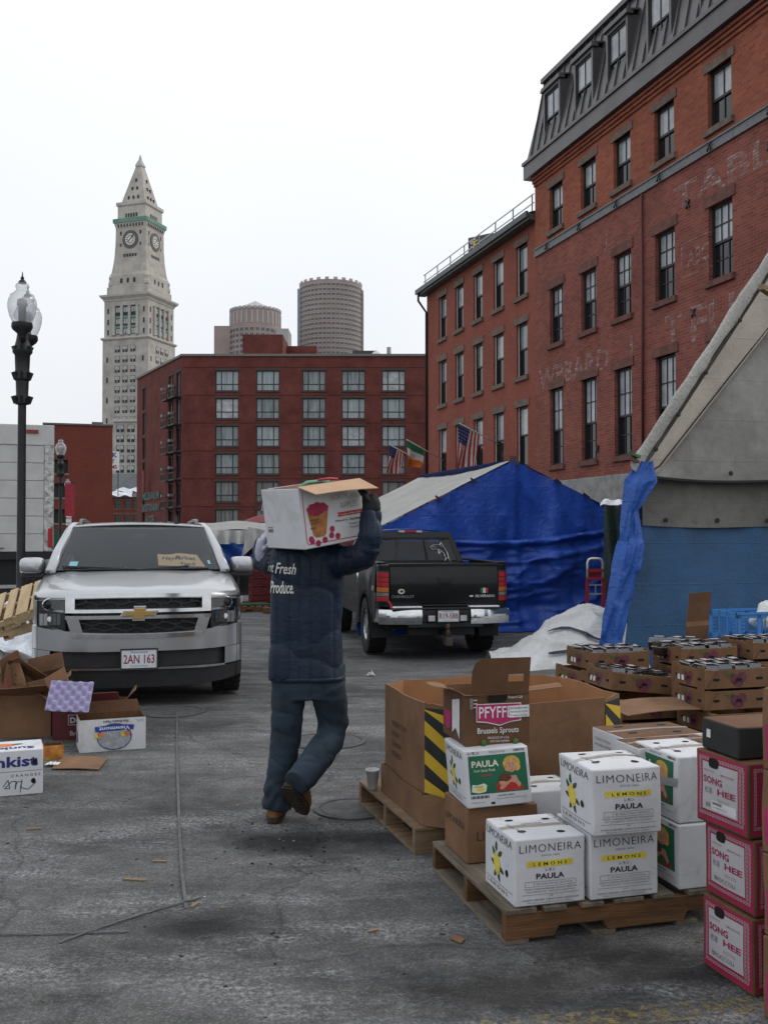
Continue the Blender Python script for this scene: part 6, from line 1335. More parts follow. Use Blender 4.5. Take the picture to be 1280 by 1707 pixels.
def lemon_front(c, f='front', shade=0):
    W, H = c.dim(f); q = MB()
    c.word(q, INK, f, 'LIMONEIRA', W * .5, H * .80, H * .115, w=W * .88, al='c', bold=-.012, spacing=1.1); c.word(q, INKG, f, 'SINCE 1893', W * .5, H * .735, H * .025, w=W * .26, al='c')
    c.rect(q, YEL, f, W * .16, H * .58, W * .82, H * .67); c.word(q, INK, f, '· L E M O N S ·', W * .49, H * .60, H * .05, w=W * .58, al='c', bold=.01)
    c.word(q, INK, f, 'レモン', W * .49, H * .515, H * .045, w=W * .14, al='c', bold=.01); c.word(q, INK, f, 'PAULA', W * .49, H * .40, H * .085, w=W * .40, al='c', bold=.028)
    for a0, b0, a1, b1 in ((.14, .29, .86, .29), (.14, .365, .86, .365), (.14, .29, .14, .365), (.86, .29, .86, .365), (.26, .29, .26, .365), (.10, .17, .90, .17)): c.line(q, INKG, f, W * a0, H * b0, W * a1, H * b1)
    c.word(q, INKG, f, 'SIZE  PRODUCT OF U.S.A.  NET WT 40 LBS', W * .29, H * .315, H * .028, w=W * .52)
    c.word(q, INKG, f, 'TREATED TO MAINTAIN FRESHNESS WITH FOOD GRADE WAX', W * .5, H * .245, H * .022, w=W * .76, al='c', bold=.01); c.word(q, INKG, f, 'KEEP REFRIGERATED   SANTA PAULA CALIFORNIA', W * .5, H * .205, H * .02, w=W * .70, al='c')
    c.word(q, INKG, f, '2105', W * .5, H * .13, H * .025, al='c'); c.word(q, INKG, f, 'PACKED BY LIMONEIRA COMPANY WWW.LIMONEIRA.COM', W * .5, H * .08, H * .024, w=W * .80, al='c', bold=.01); c.word(q, INKG, f, 'PRODUCE OF UNITED STATES OF AMERICA', W * .5, H * .04, H * .02, w=W * .64, al='c')
    c.done(q, 'printed_front')
def lemon_end(c, f='left'):
    W, H = c.dim(f); q = MB()
    c.word(q, INK, f, 'LIMONEIRA', W * .08, H * .83, H * .11, w=W * .84, bold=-.01)
    for cx, cy, rx, ry, rt in ((.46, .46, .10, .165, .2),): c.poly(q, YEL, f, [(W * (cx + rx * math.cos(a) * math.cos(rt) - ry * math.sin(a) * math.sin(rt)), H * (cy + rx * math.cos(a) * math.sin(rt) + ry * math.sin(a) * math.cos(rt))) for a in [2 * math.pi * k / 16 for k in range(16)]])
    for cx, cy, an in ((.36, .62, 2.2), (.56, .64, .7), (.34, .45, 2.8), (.60, .40, -.4), (.44, .72, 1.6), (.40, .30, -2.2), (.52, .28, -1.2)):
        c.poly(q, LEAF, f, [(W * (cx + .085 * t * math.cos(an) - .040 * s_ * math.sin(an)), H * (cy + .085 * t * math.sin(an) + .040 * s_ * math.cos(an))) for t, s_ in ((-1, 0), (-.3, 1), (.5, .7), (1, 0), (.4, -.8), (-.4, -.9))], .0013)
    c.line(q, INK, f, W * .06, H * .17, W * .94, H * .17, .002); c.word(q, INK, f, 'L E M O N S', W * .12, H * .08, H * .055, w=W * .66); c.done(q, 'printed_end')
    q = MB(); c.poly(q, HOLE, f, [(W * a, H * b) for a, b in ell(.76, .42, .045, .055)], .0018); c.done(q, 'vent_hole')
TAPE = mat('packing_tape', (.40, .37, .32), .18, var=.15, spec=.6)
def lemon_top(c, ink=INK, txt_=True):
    W, H = c.w, c.d
    q = MB(); c.rect(q, TAPE, 'top', W * -.0, H * .44, W * 1.0, H * .55, .0012); c.done(q, 'tape_strip')
    for cx, cy in ((.22, .28), (.74, .18), (.25, .78), (.78, .74)):
        q = MB(); c.poly(q, HOLE, 'top', [(W * a, H * b) for a, b in ell(cx, cy, .06, .04)], .0018); c.done(q, 'vent_hole')
    q = MB()
    if txt_:
        c.word(q, ink, 'top', 'LIMONEIRA', W * .92, H * .95, W * .10, w=H * .55, rot=-math.pi / 2, bold=-.01); c.word(q, INKG, 'top', 'LEMONS', W * .35, H * .55, W * .06, w=W * .3); c.word(q, INKG, 'top', 'Santa Paula', W * .12, H * .6, W * .05, w=H * .4, rot=-math.pi / 2 + .2)
    c.line(q, INKG, 'top', W * .02, H * .5, W * .98, H * .5, .002)
    c.done(q, 'printed_top')
HAIR = mat('print_blonde', (.50, .30, .07), .6, var=.3, scale=60); FLESH = mat('print_flesh', (.52, .27, .18), .6, var=.1, scale=30); DRED = mat('print_red', (.40, .025, .022), .6, var=.25, scale=30); BRN = mat('print_brown', (.13, .035, .02), .6, var=.4, scale=80); CRM = mat('print_cream', (.62, .60, .48), .6)
def lemon_label(c, f, x0=.06, x1=.95):
    W, H = c.dim(f); q = MB(); X0, X1, Y0, Y1 = W * x0, W * x1, H * .24, H * .90; LW_, LH = X1 - X0, Y1 - Y0
    L = lambda a, b: (X0 + LW_ * a, Y0 + LH * b)
    c.rect(q, LGRN, f, X0, Y0, X1, Y1, .0008, 8)
    P_ = lambda m, pts, off: c.poly(q, m, f, [L(a, b) for a, b in pts], off)
    P_(DRED, [(.44, .04), (.46, .22), (.52, .34), (.60, .30), (.70, .24), (.80, .30), (.92, .10), (.94, .05), (.70, .03)], .0012)
    P_(FLESH, [(.50, .10), (.53, .24), (.62, .30), (.68, .42), (.80, .42), (.83, .30), (.88, .18), (.84, .10), (.78, .22), (.70, .26), (.62, .16), (.55, .08)], .0016)
    P_(HAIR, ell(.735, .74, .155, .205, 18), .0020); P_(HAIR, ell(.66, .64, .06, .10, 10), .0021); P_(HAIR, ell(.83, .64, .06, .11, 10), .0021)
    P_(FLESH, ell(.725, .66, .085, .15, 14), .0026)
    for x_ in (.695, .76): P_(INK, ell(x_, .69, .014, .012, 8), .0031); P_(BRN, [(x_ - .025, .735), (x_ + .025, .74), (x_ + .022, .75), (x_ - .022, .748)], .0031)
    P_(mat('print_lip', (.45, .04, .05), .6), ell(.728, .565, .022, .016, 8), .0031); P_(mat('print_shadow_pink', (.40, .17, .11), .6), [(.722, .68), (.735, .61), (.715, .605)], .0030)
    P_(BRN, [(.47, .30), (.52, .45), (.60, .52), (.68, .47), (.72, .36), (.66, .29), (.56, .26)], .0024)
    P_(FLESH, [(.50, .22), (.50, .30), (.58, .30), (.64, .24), (.58, .16)], .0030)
    P_(CRM, [(.02, .07), (.04, .26), (.12, .24), (.24, .28), (.29, .22), (.26, .06), (.14, .03)], .0013); P_(YEL, ell(.17, .13, .07, .05, 10), .0018)
    c.word(q, CRM, f, 'PAULA', *L(.05, .70), LH * .17, w=LW_ * .46, bold=.03, off=.0017); c.word(q, CRM, f, 'from Santa Paula', *L(.08, .58), LH * .075, w=LW_ * .36, shear=.25, off=.0017); c.rect(q, DRED, f, *L(.19, .47), *L(.38, .50), .0015, 2); c.word(q, INK, f, 'CALIFORNIA', *L(.06, .18), LH * .04, w=LW_ * .16, off=.002)
    c.word(q, INK, f, 'レモン', W * .06, H * .925, H * .05, w=W * .17, bold=.02); c.word(q, INKG, f, 'PRODUCE', W * .38, H * .93, H * .035, w=W * .25); c.word(q, INK, f, 'LEMONS', W * .77, H * .93, H * .04, w=W * .17, bold=.02)
    for k in range(14): c.rect(q, INK, f, W * (.06 + k * .02), H * .165, W * (.068 + k * .02 + .004 * (k % 3)), H * .215, .0014, 1)
    c.word(q, INK, f, 'LIMONEIRA COMPANY', W * .47, H * .18, H * .025, w=W * .26, bold=.01); c.word(q, INKG, f, 'PACKED IN SANTA PAULA CALIFORNIA USA', W * .44, H * .13, H * .022, w=W * .46); c.word(q, INKG, f, '115 TREATED WAX', W * .06, H * .09, H * .02, w=W * .2); c.rect(q, INK, f, W * .36, H * .05, W * .42, H * .09, .0014, 1)
    c.done(q, 'printed_label')
YW = TH - R(1.5)
PALW = mat('pallet_wood', (.13, .085, .05), .85, var=.4, scale=3.5, bump=.3, bscale=30, stretch=(.6, 6, 6), col2=(.25, .17, .10)); PALO = mat('stained_pallet_wood', (.07, .033, .013), .85, var=.3, scale=4, bump=.3, bscale=30, stretch=(.6, 6, 6), col2=(.17, .082, .033)); PALG = mat('weathered_pallet_wood', (.075, .06, .045), .9, var=.35, scale=4, bump=.3, stretch=(6, .6, 6), col2=(.20, .165, .12))
smudge(PALG, (.05, .04, .03), .6); smudge(PALO, (.05, .03, .018), .6); smudge(PALW, (.06, .04, .026), .6)
PINE = mat('fresh_pine', (.42, .29, .15), .8, var=.2, scale=4, bump=.2, stretch=(6, .6, 6), col2=(.52, .40, .24))
def pallet(label, loc, yaw, w, d, h=.14, rot=None, mt=(PALO, PALG), nb=7, notch=True, group='wooden pallets', ):
    """stringers run along x (front), deck boards run along y"""
    o = thing('wooden_pallet', label, 'pallet', loc, yaw, group)
    if rot: o.rotation_euler = rot
    for k, y in enumerate((0, d / 2 - .02, d - .04)):
        q = MB().use(mt[0]); pts = [(0, h - .018), (0, .018)]
        if notch:
            for a, b_ in ((.17, .36), (.64, .83)): pts += [(w * a, .018), (w * a + .02, .055), (w * b_ - .02, .055), (w * b_, .018)]
        pts += [(w, .018), (w, h - .018)]
        q.prism([(x, y, z) for x, z in pts], (0, .04, 0)); q.build('stringer', o, bevel=.003)
    for k in range(nb):
        bw = .095 if k % 3 else .13; x = (w - bw) * k / (nb - 1); q = MB().use(mt[1]); e = random.uniform(-.01, .01)
        q.box(x, x + bw, -.004 + e, d + .004 + e * .5, h - .0175 + random.uniform(0, .001), h + random.uniform(-.001, .002)); q.build('deck_board', o, bevel=.002)
    for k in range(4):
        x = (w - .1) * k / 3; q = MB().use(mt[1]); q.box(x, x + .1, 0, d, 0, .0175); q.build('bottom_board', o, bevel=.002)
    return o
# ---- front pallet and its lemon boxes
PN = GP(842, 1577); Fr = lambda a, b, z=0: PN + Vector((math.cos(YW) * a - math.sin(YW) * b, math.sin(YW) * a + math.cos(YW) * b, z))
pallet('stained wooden pallet carrying the white lemon boxes', Fr(0, 0), YW, 1.22, .90, .135, nb=8)
PT = .1385
LG = 'white lemon cartons on the front pallet'
bw_, bd_, bh_ = .30, .315, .262
pA = PZ(858, 1514, PT); pB = PZ(984, 1502, PT)
a_ = Carton('lemon_carton', 'front left lemon carton standing alone at the pallet corner', 'carton', pA, YW, bw_, bd_, bh_, WCB, LG, seed=1, bulge=.006); lemon_front(a_); lemon_end(a_); lemon_top(a_)
b2 = Carton('lemon_carton', 'lower lemon carton partly under another, middle of the front row', 'carton', pB, YW, bw_, bd_, bh_, WCB, LG, seed=2, bulge=.006); lemon_front(b2); lemon_end(b2)
c_ = Carton('lemon_carton', 'bulging crumpled lemon carton on top, middle of the front row', 'carton', PZ(990, 1397, PT + bh_ + .004) + Vector((0, .012, 0)), YW - R(1.5), .295, bd_, bh_, WCB, LG, seed=3, bulge=.016, dent=.022); lemon_front(c_); lemon_end(c_); lemon_top(c_)
pD = b2.o.location + Vector((math.cos(YW), math.sin(YW), 0)) * .405 + Vector((-math.sin(YW), math.cos(YW), 0)) * .01
d_ = Carton('lemon_carton', 'lower lemon carton with green lady label next to the pink boxes', 'carton', pD, YW, .26, .34, bh_, WCB, LG, seed=4, bulge=.005); lemon_label(d_, 'left', -.05, .90)
e_ = Carton('lemon_carton', 'upper lemon carton with green lady label and scribbled top next to the pink boxes', 'carton', pD + Vector((0, .012, bh_ + .004)), YW + R(1), .26, .34, bh_ + .01, WCB, LG, seed=5, bulge=.005); lemon_label(e_, 'left', -.05, .90); lemon_top(e_)
q = MB(); e_.poly(q, mat('silver_tape', (.34, .35, .37), .35, .3), 'left', [(.16, .125), (.335, .150), (.34, .185), (.17, .16)], .004); e_.done(q, 'tape_strip')
for k, (px, py, lab) in enumerate(((1066, 1249, 'brown-topped white carton just behind the bulging lemon carton'), (1042, 1232, 'brown-topped white carton farthest back in the lemon load'))):
    p_ = PZ(px, py, .665); dd_ = Vector((math.cos(YW), math.sin(YW), 0)) * (.03 * (1 - k))
    t_ = Carton('lemon_carton', lab, 'carton', (p_.x, p_.y + .02, .665 - bh_), YW + R(2), .42, .29 if k else .20, bh_, WCB, LG, top=KRD, seed=6 + k, bulge=.006); lemon_top(t_, txt_=False)
    q = MB(); t_.word(q, INKG, 'left', 'PRODUCT OF U.S.A.', .03, bh_ * .8, .012, w=.15); t_.word(q, INKG, 'left', 'LIMONEIRA LEMONS', .03, bh_ * .7, .012, w=.15); t_.done(q, 'printed_side')
    u_ = Carton('lemon_carton', ('lower carton under the front brown-topped carton', 'lower carton under the rear brown-topped carton')[k], 'carton', (p_.x, p_.y + .02, PT), YW + R(2), .42, .29 if k else .20, bh_ - .004, WCB, LG, seed=8 + k, bulge=.003)
j_ = Carton('lemon_carton', 'low lemon carton half hidden behind the lady label stack', 'carton', PZ(880, 1330, PT + bh_) + Vector((.02, .10, -bh_)), YW, .26, .28, bh_, WCB, LG, seed=11); lemon_top(j_); 
pF = PZ(778, 1441, PT)
f_ = Carton('kraft_lemon_carton', 'brown kraft lemon carton at the bottom of the left stack', 'carton', pF, YW, .34, .30, .245, KRM, None, seed=12, bulge=.008, dent=.012)
q = MB(); f_.word(q, INK, 'front', 'LIMONEIRA', .045, .10, .038, w=.28, bold=-.01); f_.poly(q, mat('orange_print', (.34, .15, .03), .7), 'front', ell(.165, .175, .018, .026)); f_.done(q, 'printed_front'); q = MB(); f_.word(q, INK, 'left', 'LIMONEIRA', .03, .14, .03, w=.24, bold=-.01); f_.done(q, 'printed_side')
g_ = Carton('lemon_carton', 'tilted lemon carton with green lady label in the middle of the left stack', 'carton', PZ(781, 1354, PT + .245) + Vector((0, .03, .004)), YW - R(3), .30, .30, .255, WCB, LG, seed=13, bulge=.008, lean=(-.012, 0)); g_.o.rotation_euler = (0, R(-2.2), YW - R(3)); lemon_label(g_, 'front'); lemon_end(g_, 'left')
# ---- open sprouts carton on top of the left stack
def open_carton(name, label, cat, loc, yaw, w, d, h, mo, mi, flaps=(), group=None, t=.005, rot=None):
    """open box of board; flaps: (edge, length, angle from vertical outwards, shape)"""
    o = thing(name, label, cat, loc, yaw, group)
    if rot: o.rotation_euler = rot
    for nm, a, b_ in (('front_panel', (0, 0), (w, 0)), ('back_panel', (w, d), (0, d)), ('left_panel', (0, d), (0, 0)), ('right_panel', (w, 0), (w, d))):
        a, b_ = Vector((*a, 0)), Vector((*b_, 0)); L = (b_ - a).length; dr = (b_ - a) / L; inn = Vector((-dr.y, dr.x, 0))
        def wp(u, v, off): return tuple(a + dr * (u * L) + inn * (off - .006 * math.sin(u * math.pi) * math.sin(v * math.pi)) + Vector((0, 0, h * v)))
        q = MB().use(mo); q.grid(lambda u, v: wp(u, v, 0), 6, 5); q.use(mi); q.grid(lambda u, v: wp(u, v, t), 6, 5)
        q.use(mi).loft([[wp(u, 1, 0), wp(u, 1, t)] for u in [k / 6 for k in range(7)]], cap=False, close=False); q.build(nm, o, fix=False)
    q = MB().use(mi); q.box(t, w - t, t, d - t, .002, .008); q.build('bottom_panel', o)
    for e, L, ang, cut in flaps:
        c0, c1, outw = {'front': ((0, 0), (w, 0), (0, -1)), 'back': ((w, d), (0, d), (0, 1)), 'left': ((0, d), (0, 0), (-1, 0)), 'right': ((w, 0), (w, d), (1, 0))}[e]
        c0, c1, outw = Vector((*c0, h)), Vector((*c1, h)), Vector((*outw, 0)); dr = Vector((0, 0, 1)) * math.cos(ang) + outw * math.sin(ang); nrm = Vector((0, 0, 1)) * -math.sin(ang) + outw * math.cos(ang)
        def fp(u, v, off):
            sag = .03 * (v * v) * math.sin(ang) ; return tuple(c0 + (c1 - c0) * (cut * v * .5 + u * (1 - cut * v)) + dr * (L * v) + nrm * (off + .012 * math.sin(u * 3 + v)) - Vector((0, 0, sag)))
        q = MB().use(mo); q.grid(lambda u, v: fp(u, v, .002), 6, 5); q.use(mi); q.grid(lambda u, v: fp(u, v, -.002), 6, 5)
        q.use(KRM); bd = [(u / 6, 0) for u in range(7)] + [(1, v / 5) for v in range(1, 6)] + [(1 - u / 6, 1) for u in range(1, 7)] + [(0, 1 - v / 5) for v in range(1, 6)]
        q.loft([[fp(u, v, .002), fp(u, v, -.002)] for u, v in bd], cap=False, close=False); q.build('flap', o, fix=False)
    return o
def S2(f, w, d, h, off=.003):
    return {'front': lambda a, b: (a, -off - .006 * 0, b), 'left': lambda a, b: (-off - .0, d - a, b), 'right': lambda a, b: (w + off, a, b), 'top': lambda a, b: (a, b, h + off)}[f]
pp = PZ(776, 1249, PT + .245 + .262) + Vector((0, .0, 0))
sp_o = open_carton('sprouts_carton', 'open brown sprouts carton with pink label and raised flap on top of the left stack', 'carton', pp + Vector((0, .04, .005)), YW - R(2), .305, .33, .225, KRD, KRM, [('front', .0001, 0, 0), ('left', .10, R(60), .1)])
FRT = lambda a, b: (a, -.0095, b)
q = MB(); PNK = mat('magenta_print', (.36, .02, .105), .65, var=.12, scale=12); WHP = mat('white_print', (.60, .60, .60), .7)
q.use(WHP).poly([FRT(.05, .105), FRT(.05, .185), FRT(.262, .185), FRT(.262, .105), FRT(.21, .10), FRT(.16, .085), FRT(.10, .10)]); F2 = lambda a, b: (a, -.0105, b)
q.use(PNK).poly([F2(.053, .11), F2(.053, .182), F2(.258, .182), F2(.258, .11), F2(.21, .104), F2(.16, .09), F2(.10, .105)])
word(q, WHP, 'PFYFFER', .062, .122, .05, lambda a, b: (a, -.0115, b), w=.19, bold=.01); word(q, WHP, 'Brussels Sprouts', .055, .045, .034, FRT, w=.195, bold=.015); word(q, WHP, 'PRODUCE OF U.S.A.', .105, .028, .010, FRT, w=.10); word(q, WHP, 'SANTA CRUZ, CALIFORNIA', .115, .012, .010, FRT, w=.09); word(q, WHP, 'Product of Calif', .20, .205, .012, FRT, w=.07, shear=.2)
for k in range(3): q.use(WHP); [q.quad(*[FRT(a, b) for a, b in ((x0, y0), (x1, y0), (x1, y1), (x0, y1))]) for x0, x1, y0, y1 in ((.022, .034, .165 + k * .016, .1665 + k * .016), (.022, .034, .1755 + k * .016, .177 + k * .016), (.022, .0235, .165 + k * .016, .177 + k * .016), (.0325, .034, .165 + k * .016, .177 + k * .016), (.038, .055, .169 + k * .016, .173 + k * .016))]
q.build('printed_front', sp_o, fix=False)
q = MB().use(WHP); q.quad(*[(a, -.013, b) for a, b in ((.205, .12), (.30, .122), (.299, .175), (.204, .172))]); q.build('paper_sticker', sp_o, fix=False); q = MB()
for k, s in enumerate(('BROCKENBERRY FARMS', 'Pack Date 01-12-2015', 'Product of USA')): word(q, INK, s, .209, .158 - k * .016, .008, lambda a, b: (a, -.0142, b), w=.083)
q.build('sticker_lettering', sp_o, fix=False)
q = MB().use(HOLE); q.poly([F2(a, b) for a, b in ((.105, .20), (.11, .192), (.185, .192), (.195, .205), (.195, .222), (.105, .222))]); q.build('hand_hole', sp_o, fix=False)
for x in (.085, .235): q = MB().use(mat('sprout_green', (.05, .12, .02), .7)); q.lathe([(.001, -.016), (.013, -.008), (.013, .008), (.001, .016)], 8, (x, -.008, .012)); q.build('sprout', sp_o, smooth=True)
q = MB(); LF = lambda a, b: (-.006, .33 - a, b); q.use(PNK).poly([LF(.04, .05), LF(.04, .12), LF(.14, .12), LF(.14, .05), LF(.09, .035)]); q.use(WHP).poly([LF(.16, .03), LF(.16, .18), LF(.27, .20), LF(.27, .02), LF(.21, .06)]); q.build('printed_side', sp_o, fix=False)
# tall back flap with hand hole
ph = .165; q = MB()
def tf(x, z, o_): return (x, .33 + o_ - .03 * z / ph, .225 + z)
for o_, m_ in ((0, KRD), (.005, KRM)):
    q.use(m_)
    for pts in ([(.03, 0), (.20, 0), (.20, .165), (.075, .165), (.045, .145), (.03, .11)], [(.20, 0), (.275, 0), (.275, .055), (.20, .055)], [(.20, .09), (.275, .09), (.275, .165), (.20, .165)], [(.275, 0), (.302, 0), (.302, .165), (.275, .165)]): q.poly([tf(x, z, o_) for x, z in pts])
o_ = q.build('tall_flap', sp_o, fix=False); o_.location = (0, -.33, 0)
q = MB().use(KRM); q.grid(lambda u, v: (.302 + .16 * v, .02 + .10 * u - .03 * v, .228 + .02 * v + .012 * math.sin(u * 4)), 4, 5); q.build('torn_flap', sp_o, solid=.004, fix=False)
# ---- octagonal bulk bin on its pallet
BP = GP(691, 1425)
pallet('bare wooden pallet under the big cardboard bulk bin', BP, TH + R(.7), 1.2, .98, .135, mt=(PALW, PALW), nb=7)
bo_ = PZ(708, 1175, .735); BY = TH; bn_o = thing('bulk_bin', 'big open octagonal cardboard bulk bin with black and yellow striped corners', 'bulk bin', (bo_.x, bo_.y, .1385), BY)
cut = .15; W_, D_ = 1.10, .98
oc = [(0, 0), (cut * .85, -cut * .75), (W_ - cut, -cut * .75), (W_, 0), (W_, D_ - 2 * cut), (W_ - cut, D_ - cut), (cut, D_ - cut), (0, D_ - 2 * cut)]
def octwall(o, pts, z0_, z1_, mo, mi, t=.012, name='wall_panel'):
    ctr_ = Vector((W_ / 2, D_ / 2 - cut / 2, 0)); n_ = len(pts); panels = []
    for i in range(n_):
        a, b_ = Vector((*pts[i], 0)), Vector((*pts[(i + 1) % n_], 0)); ai = a + (ctr_ - a).normalized() * t; bi = b_ + (ctr_ - b_).normalized() * t
        def w3(u, v, p, r_): return tuple(p.lerp(r_, u) + Vector((0, 0, z0_ + (z1_ - z0_) * v + (.006 * math.sin(u * 7 + i) if v == 1 else 0))))
        q = MB().use(mo); q.grid(lambda u, v: w3(u, v, a, b_), 4, 2); q.use(mi); q.grid(lambda u, v: w3(u, v, ai, bi), 4, 2); q.use(KRM); q.loft([[w3(u, 1, a, b_), w3(u, 1, ai, bi)] for u in (0, .25, .5, .75, 1)], cap=False, close=False)
        panels.append(q.build(name, o, fix=False))
    return panels
octwall(bn_o, oc, .005, .60, KRM, mat('orange_kraft_inside', (.33, .16, .07), .85, var=.12, scale=6))
ol = [(x + (x - W_ / 2) * .035, y + (y - .34) * .04) for x, y in oc]; octwall(bn_o, ol, .0, .15, KRM, KRM, .006, 'tray_panel')
MB().use(KRD).poly([(x, y, .01) for x, y in oc]).build('bottom_panel', bn_o)
BKP = mat('black_stripe', (.014, .014, .014), .6); YLP = mat('yellow_stripe', (.50, .33, .02), .6, var=.08)
for (a, b_) in ((oc[0], oc[1]), (oc[2], oc[3])):
    a, b_ = Vector((*a, 0)), Vector((*b_, 0)); L = (b_ - a).length; dr = (b_ - a) / L; nn = Vector((dr.y, -dr.x, 0)); f_ = lambda u, z, o_=.003: tuple(a + dr * (u * L) + nn * o_ + Vector((0, 0, z)))
    q = MB().use(BKP); q.quad(f_(0, .13), f_(1, .13), f_(1, .58), f_(0, .58)); q.use(YLP)
    for k in range(4): z_ = .16 + k * .145; q.quad(f_(0, min(z_, .57), .005), f_(1, max(.131, z_ - .13), .005), f_(1, max(.131, min(.58, z_ - .06)), .005), f_(0, min(.575, z_ + .07), .005))
    q.build('hazard_stripes', bn_o, fix=False)
q = MB(); LFb = lambda a, b: (-.004, D_ - 2 * cut - a, b)
for k, s in enumerate(('PRODUCT OF', 'U.S.A.', 'CANADA', 'MEXICO')): word(q, INK, s, .14, .40 - k * .055, .026, LFb, w=(.24, .12, .16, .16)[k], bold=.0)
q.build('printed_words', bn_o, fix=False)
MB().use(WHP).box(.18, .26, -cut * .75 - .02, -cut * .75 - .015, .12, .13).build('torn_label', bn_o)
# ---- paper cup
cu = thing('foam_cup', 'white foam cup standing on the pallet by the bulk bin', 'cup', PZ(621, 1315, .1385), 0); q = MB().use(mat('foam_white', (.62, .63, .63), .6)); q.lathe([(.026, 0), (.038, .105), (.041, .105), (.041, .112), (.036, .112), (.025, .01)], 18); q.build('cup_body', cu, smooth=True)
# ---- stack of pink broccoli cartons
SHP = mat('crimson_print', (.28, .013, .055), .65, var=.12, scale=10); SHW = mat('pale_print_panel', (.40, .39, .40), .7, var=.06)
def songhee(label, loc, yaw, sticker=False, seed=0, lean=(0, 0)):
    w_, d_, h_ = .40, .285, .263
    c = Carton('broccoli_carton', label, 'carton', loc, yaw, w_, d_, h_, KRD, 'pink broccoli cartons stacked at the right', seed=seed, bulge=.007, dent=.008, lean=lean)
    for f in ('left', 'front'):
        W, H = c.dim(f); q = MB(); m0 = .010; W = W if f == 'left' else min(W, .40)
        c.rect(q, SHP, f, m0, .010, W - m0 * .6, H - .008, .0006, 8)
        x0, x1, y0, y1 = m0 + .012, W - m0 * .6 - .010, .032, H - .018
        # greek key border, pale on red
        def key(px, py, ang, s):
            cs, sn = math.cos(ang), math.sin(ang)
            for a0, b0, a1, b1 in ((0, 0, 0, 1), (0, 1, .9, 1), (.9, 1, .9, .3), (.9, .3, .45, .3), (.45, .3, .45, .65), (0, 0, .9, 0)): c.line1(q, SHW, f, px + (a0 * cs - b0 * sn) * s, py + (a0 * sn + b0 * cs) * s, px + (a1 * cs - b1 * sn) * s, py + (a1 * sn + b1 * cs) * s)
        s_ = .0125; k = x0
        while k < x1 - s_: key(k, y0, 0, s_ * .8); key(k, y1 - s_, 0, s_ * .8); k += s_ * 1.15
        k = y0 + s_ * 1.3
        while k < y1 - s_ * 1.3: key(x0, k, 0, s_ * .8); key(x1 - s_, k, 0, s_ * .8); key(x1 - 2.2 * s_, k, 0, s_ * .8); k += s_ * 1.15
        c.done(q, 'printed_border')
        if f == 'left':
            q = MB(); px0, px1, py0, py1 = x0 + .018, x1 - .034, y0 + .02, y1 - .02; pw, ph_ = px1 - px0, py1 - py0
            c.rect(q, SHW, f, px0, py0, px1, py1, .0012, 6)
            c.word(q, SHP, f, 'SONG', px0 + pw * .03, py0 + ph_ * .57, ph_ * .15, w=pw * .56, bold=.03, off=.0022); c.word(q, SHP, f, 'HEE', px0 + pw * .45, py0 + ph_ * .38, ph_ * .13, w=pw * .50, bold=.03, off=.0022)
            c.word(q, SHP, f, 'PRODUCT OF U.S.A.', px0 + pw * .05, py0 + ph_ * .82, ph_ * .03, w=pw * .32, off=.0022); c.word(q, SHP, f, 'BROCCOLI', px0 + pw * .55, py0 + ph_ * .80, ph_ * .04, w=pw * .36, off=.0022)
            c.word(q, INKG, f, '松喜', px0 + pw * .06, py0 + ph_ * .36, ph_ * .13, w=pw * .24, off=.0022); c.word(q, SHP, f, 'Distributed by', px0 + pw * .45, py0 + ph_ * .27, ph_ * .025, w=pw * .34, off=.0022); c.word(q, SHP, f, 'Salinas, Calif.', px0 + pw * .45, py0 + ph_ * .23, ph_ * .025, w=pw * .34, off=.0022); c.word(q, INK, f, 'BROCCOLI', px0 + pw * .12, py0 + ph_ * .07, ph_ * .09, w=pw * .62, bold=-.015, off=.0022)
            c.done(q, 'printed_label')
            q = MB(); c.poly(q, HOLE, f, [(px0 + pw * .33 + .028 * math.copysign(abs(math.cos(a)) ** .6, math.cos(a)), y1 - .018 + .018 * math.copysign(abs(math.sin(a)) ** .6, math.sin(a))) for a in [2 * math.pi * k / 18 for k in range(18)]], .0028); c.done(q, 'hand_hole')
            if sticker:
                q = MB(); c.rect(q, WHP, f, px0 + pw * .28, py0 + ph_ * .03, px0 + pw * .98, py0 + ph_ * .24, .0034, 3)
                for k in range(9): c.rect(q, INK, f, px0 + pw * (.32 + k * .03), py0 + ph_ * .16, px0 + pw * (.335 + k * .03), py0 + ph_ * .22, .0042, 1)
                c.word(q, INKG, f, 'USA  BROCCOLI 14', px0 + pw * .32, py0 + ph_ * .09, ph_ * .03, w=pw * .4, off=.0042); c.done(q, 'barcode_sticker')
    return c
def line1(s, mb, m, f, a0, b0, a1, b1, t=.0016, off=.0014):
    dx, dy = a1 - a0, b1 - b0; L = math.hypot(dx, dy); nx, ny = -dy / L * t / 2, dx / L * t / 2
    s.poly(mb, m, f, [(a0 - nx, b0 - ny), (a1 - nx, b1 - ny), (a1 + nx, b1 + ny), (a0 + nx, b0 + ny)], off)
Carton.line1 = line1
pS = GP(1256, 1664); SY = TH + R(1)
songhee('bottom pink broccoli carton of the stack of three', pS + Vector((0, 0, .001)), SY, seed=21); songhee('middle pink broccoli carton of the stack of three', pS + Vector((.010, .01, .268)), SY - R(1), seed=22); songhee('top pink broccoli carton with a barcode sticker', pS + Vector((-.010, .012, .535)), SY + R(1.5), True, seed=23)
bb = Carton('black_carton', 'low black carton with brown top on the pink broccoli stack', 'carton', pS + Vector((-.03, .05, .803)), SY - R(3), .30, .225, .112, mat('black_board', (.020, .020, .019), .7, var=.2), None, top=KRD, seed=25, bulge=.003)
q = MB(); bb.rect(q, WHP, 'left', .035, .045, .06, .075); bb.done(q, 'paper_sticker')
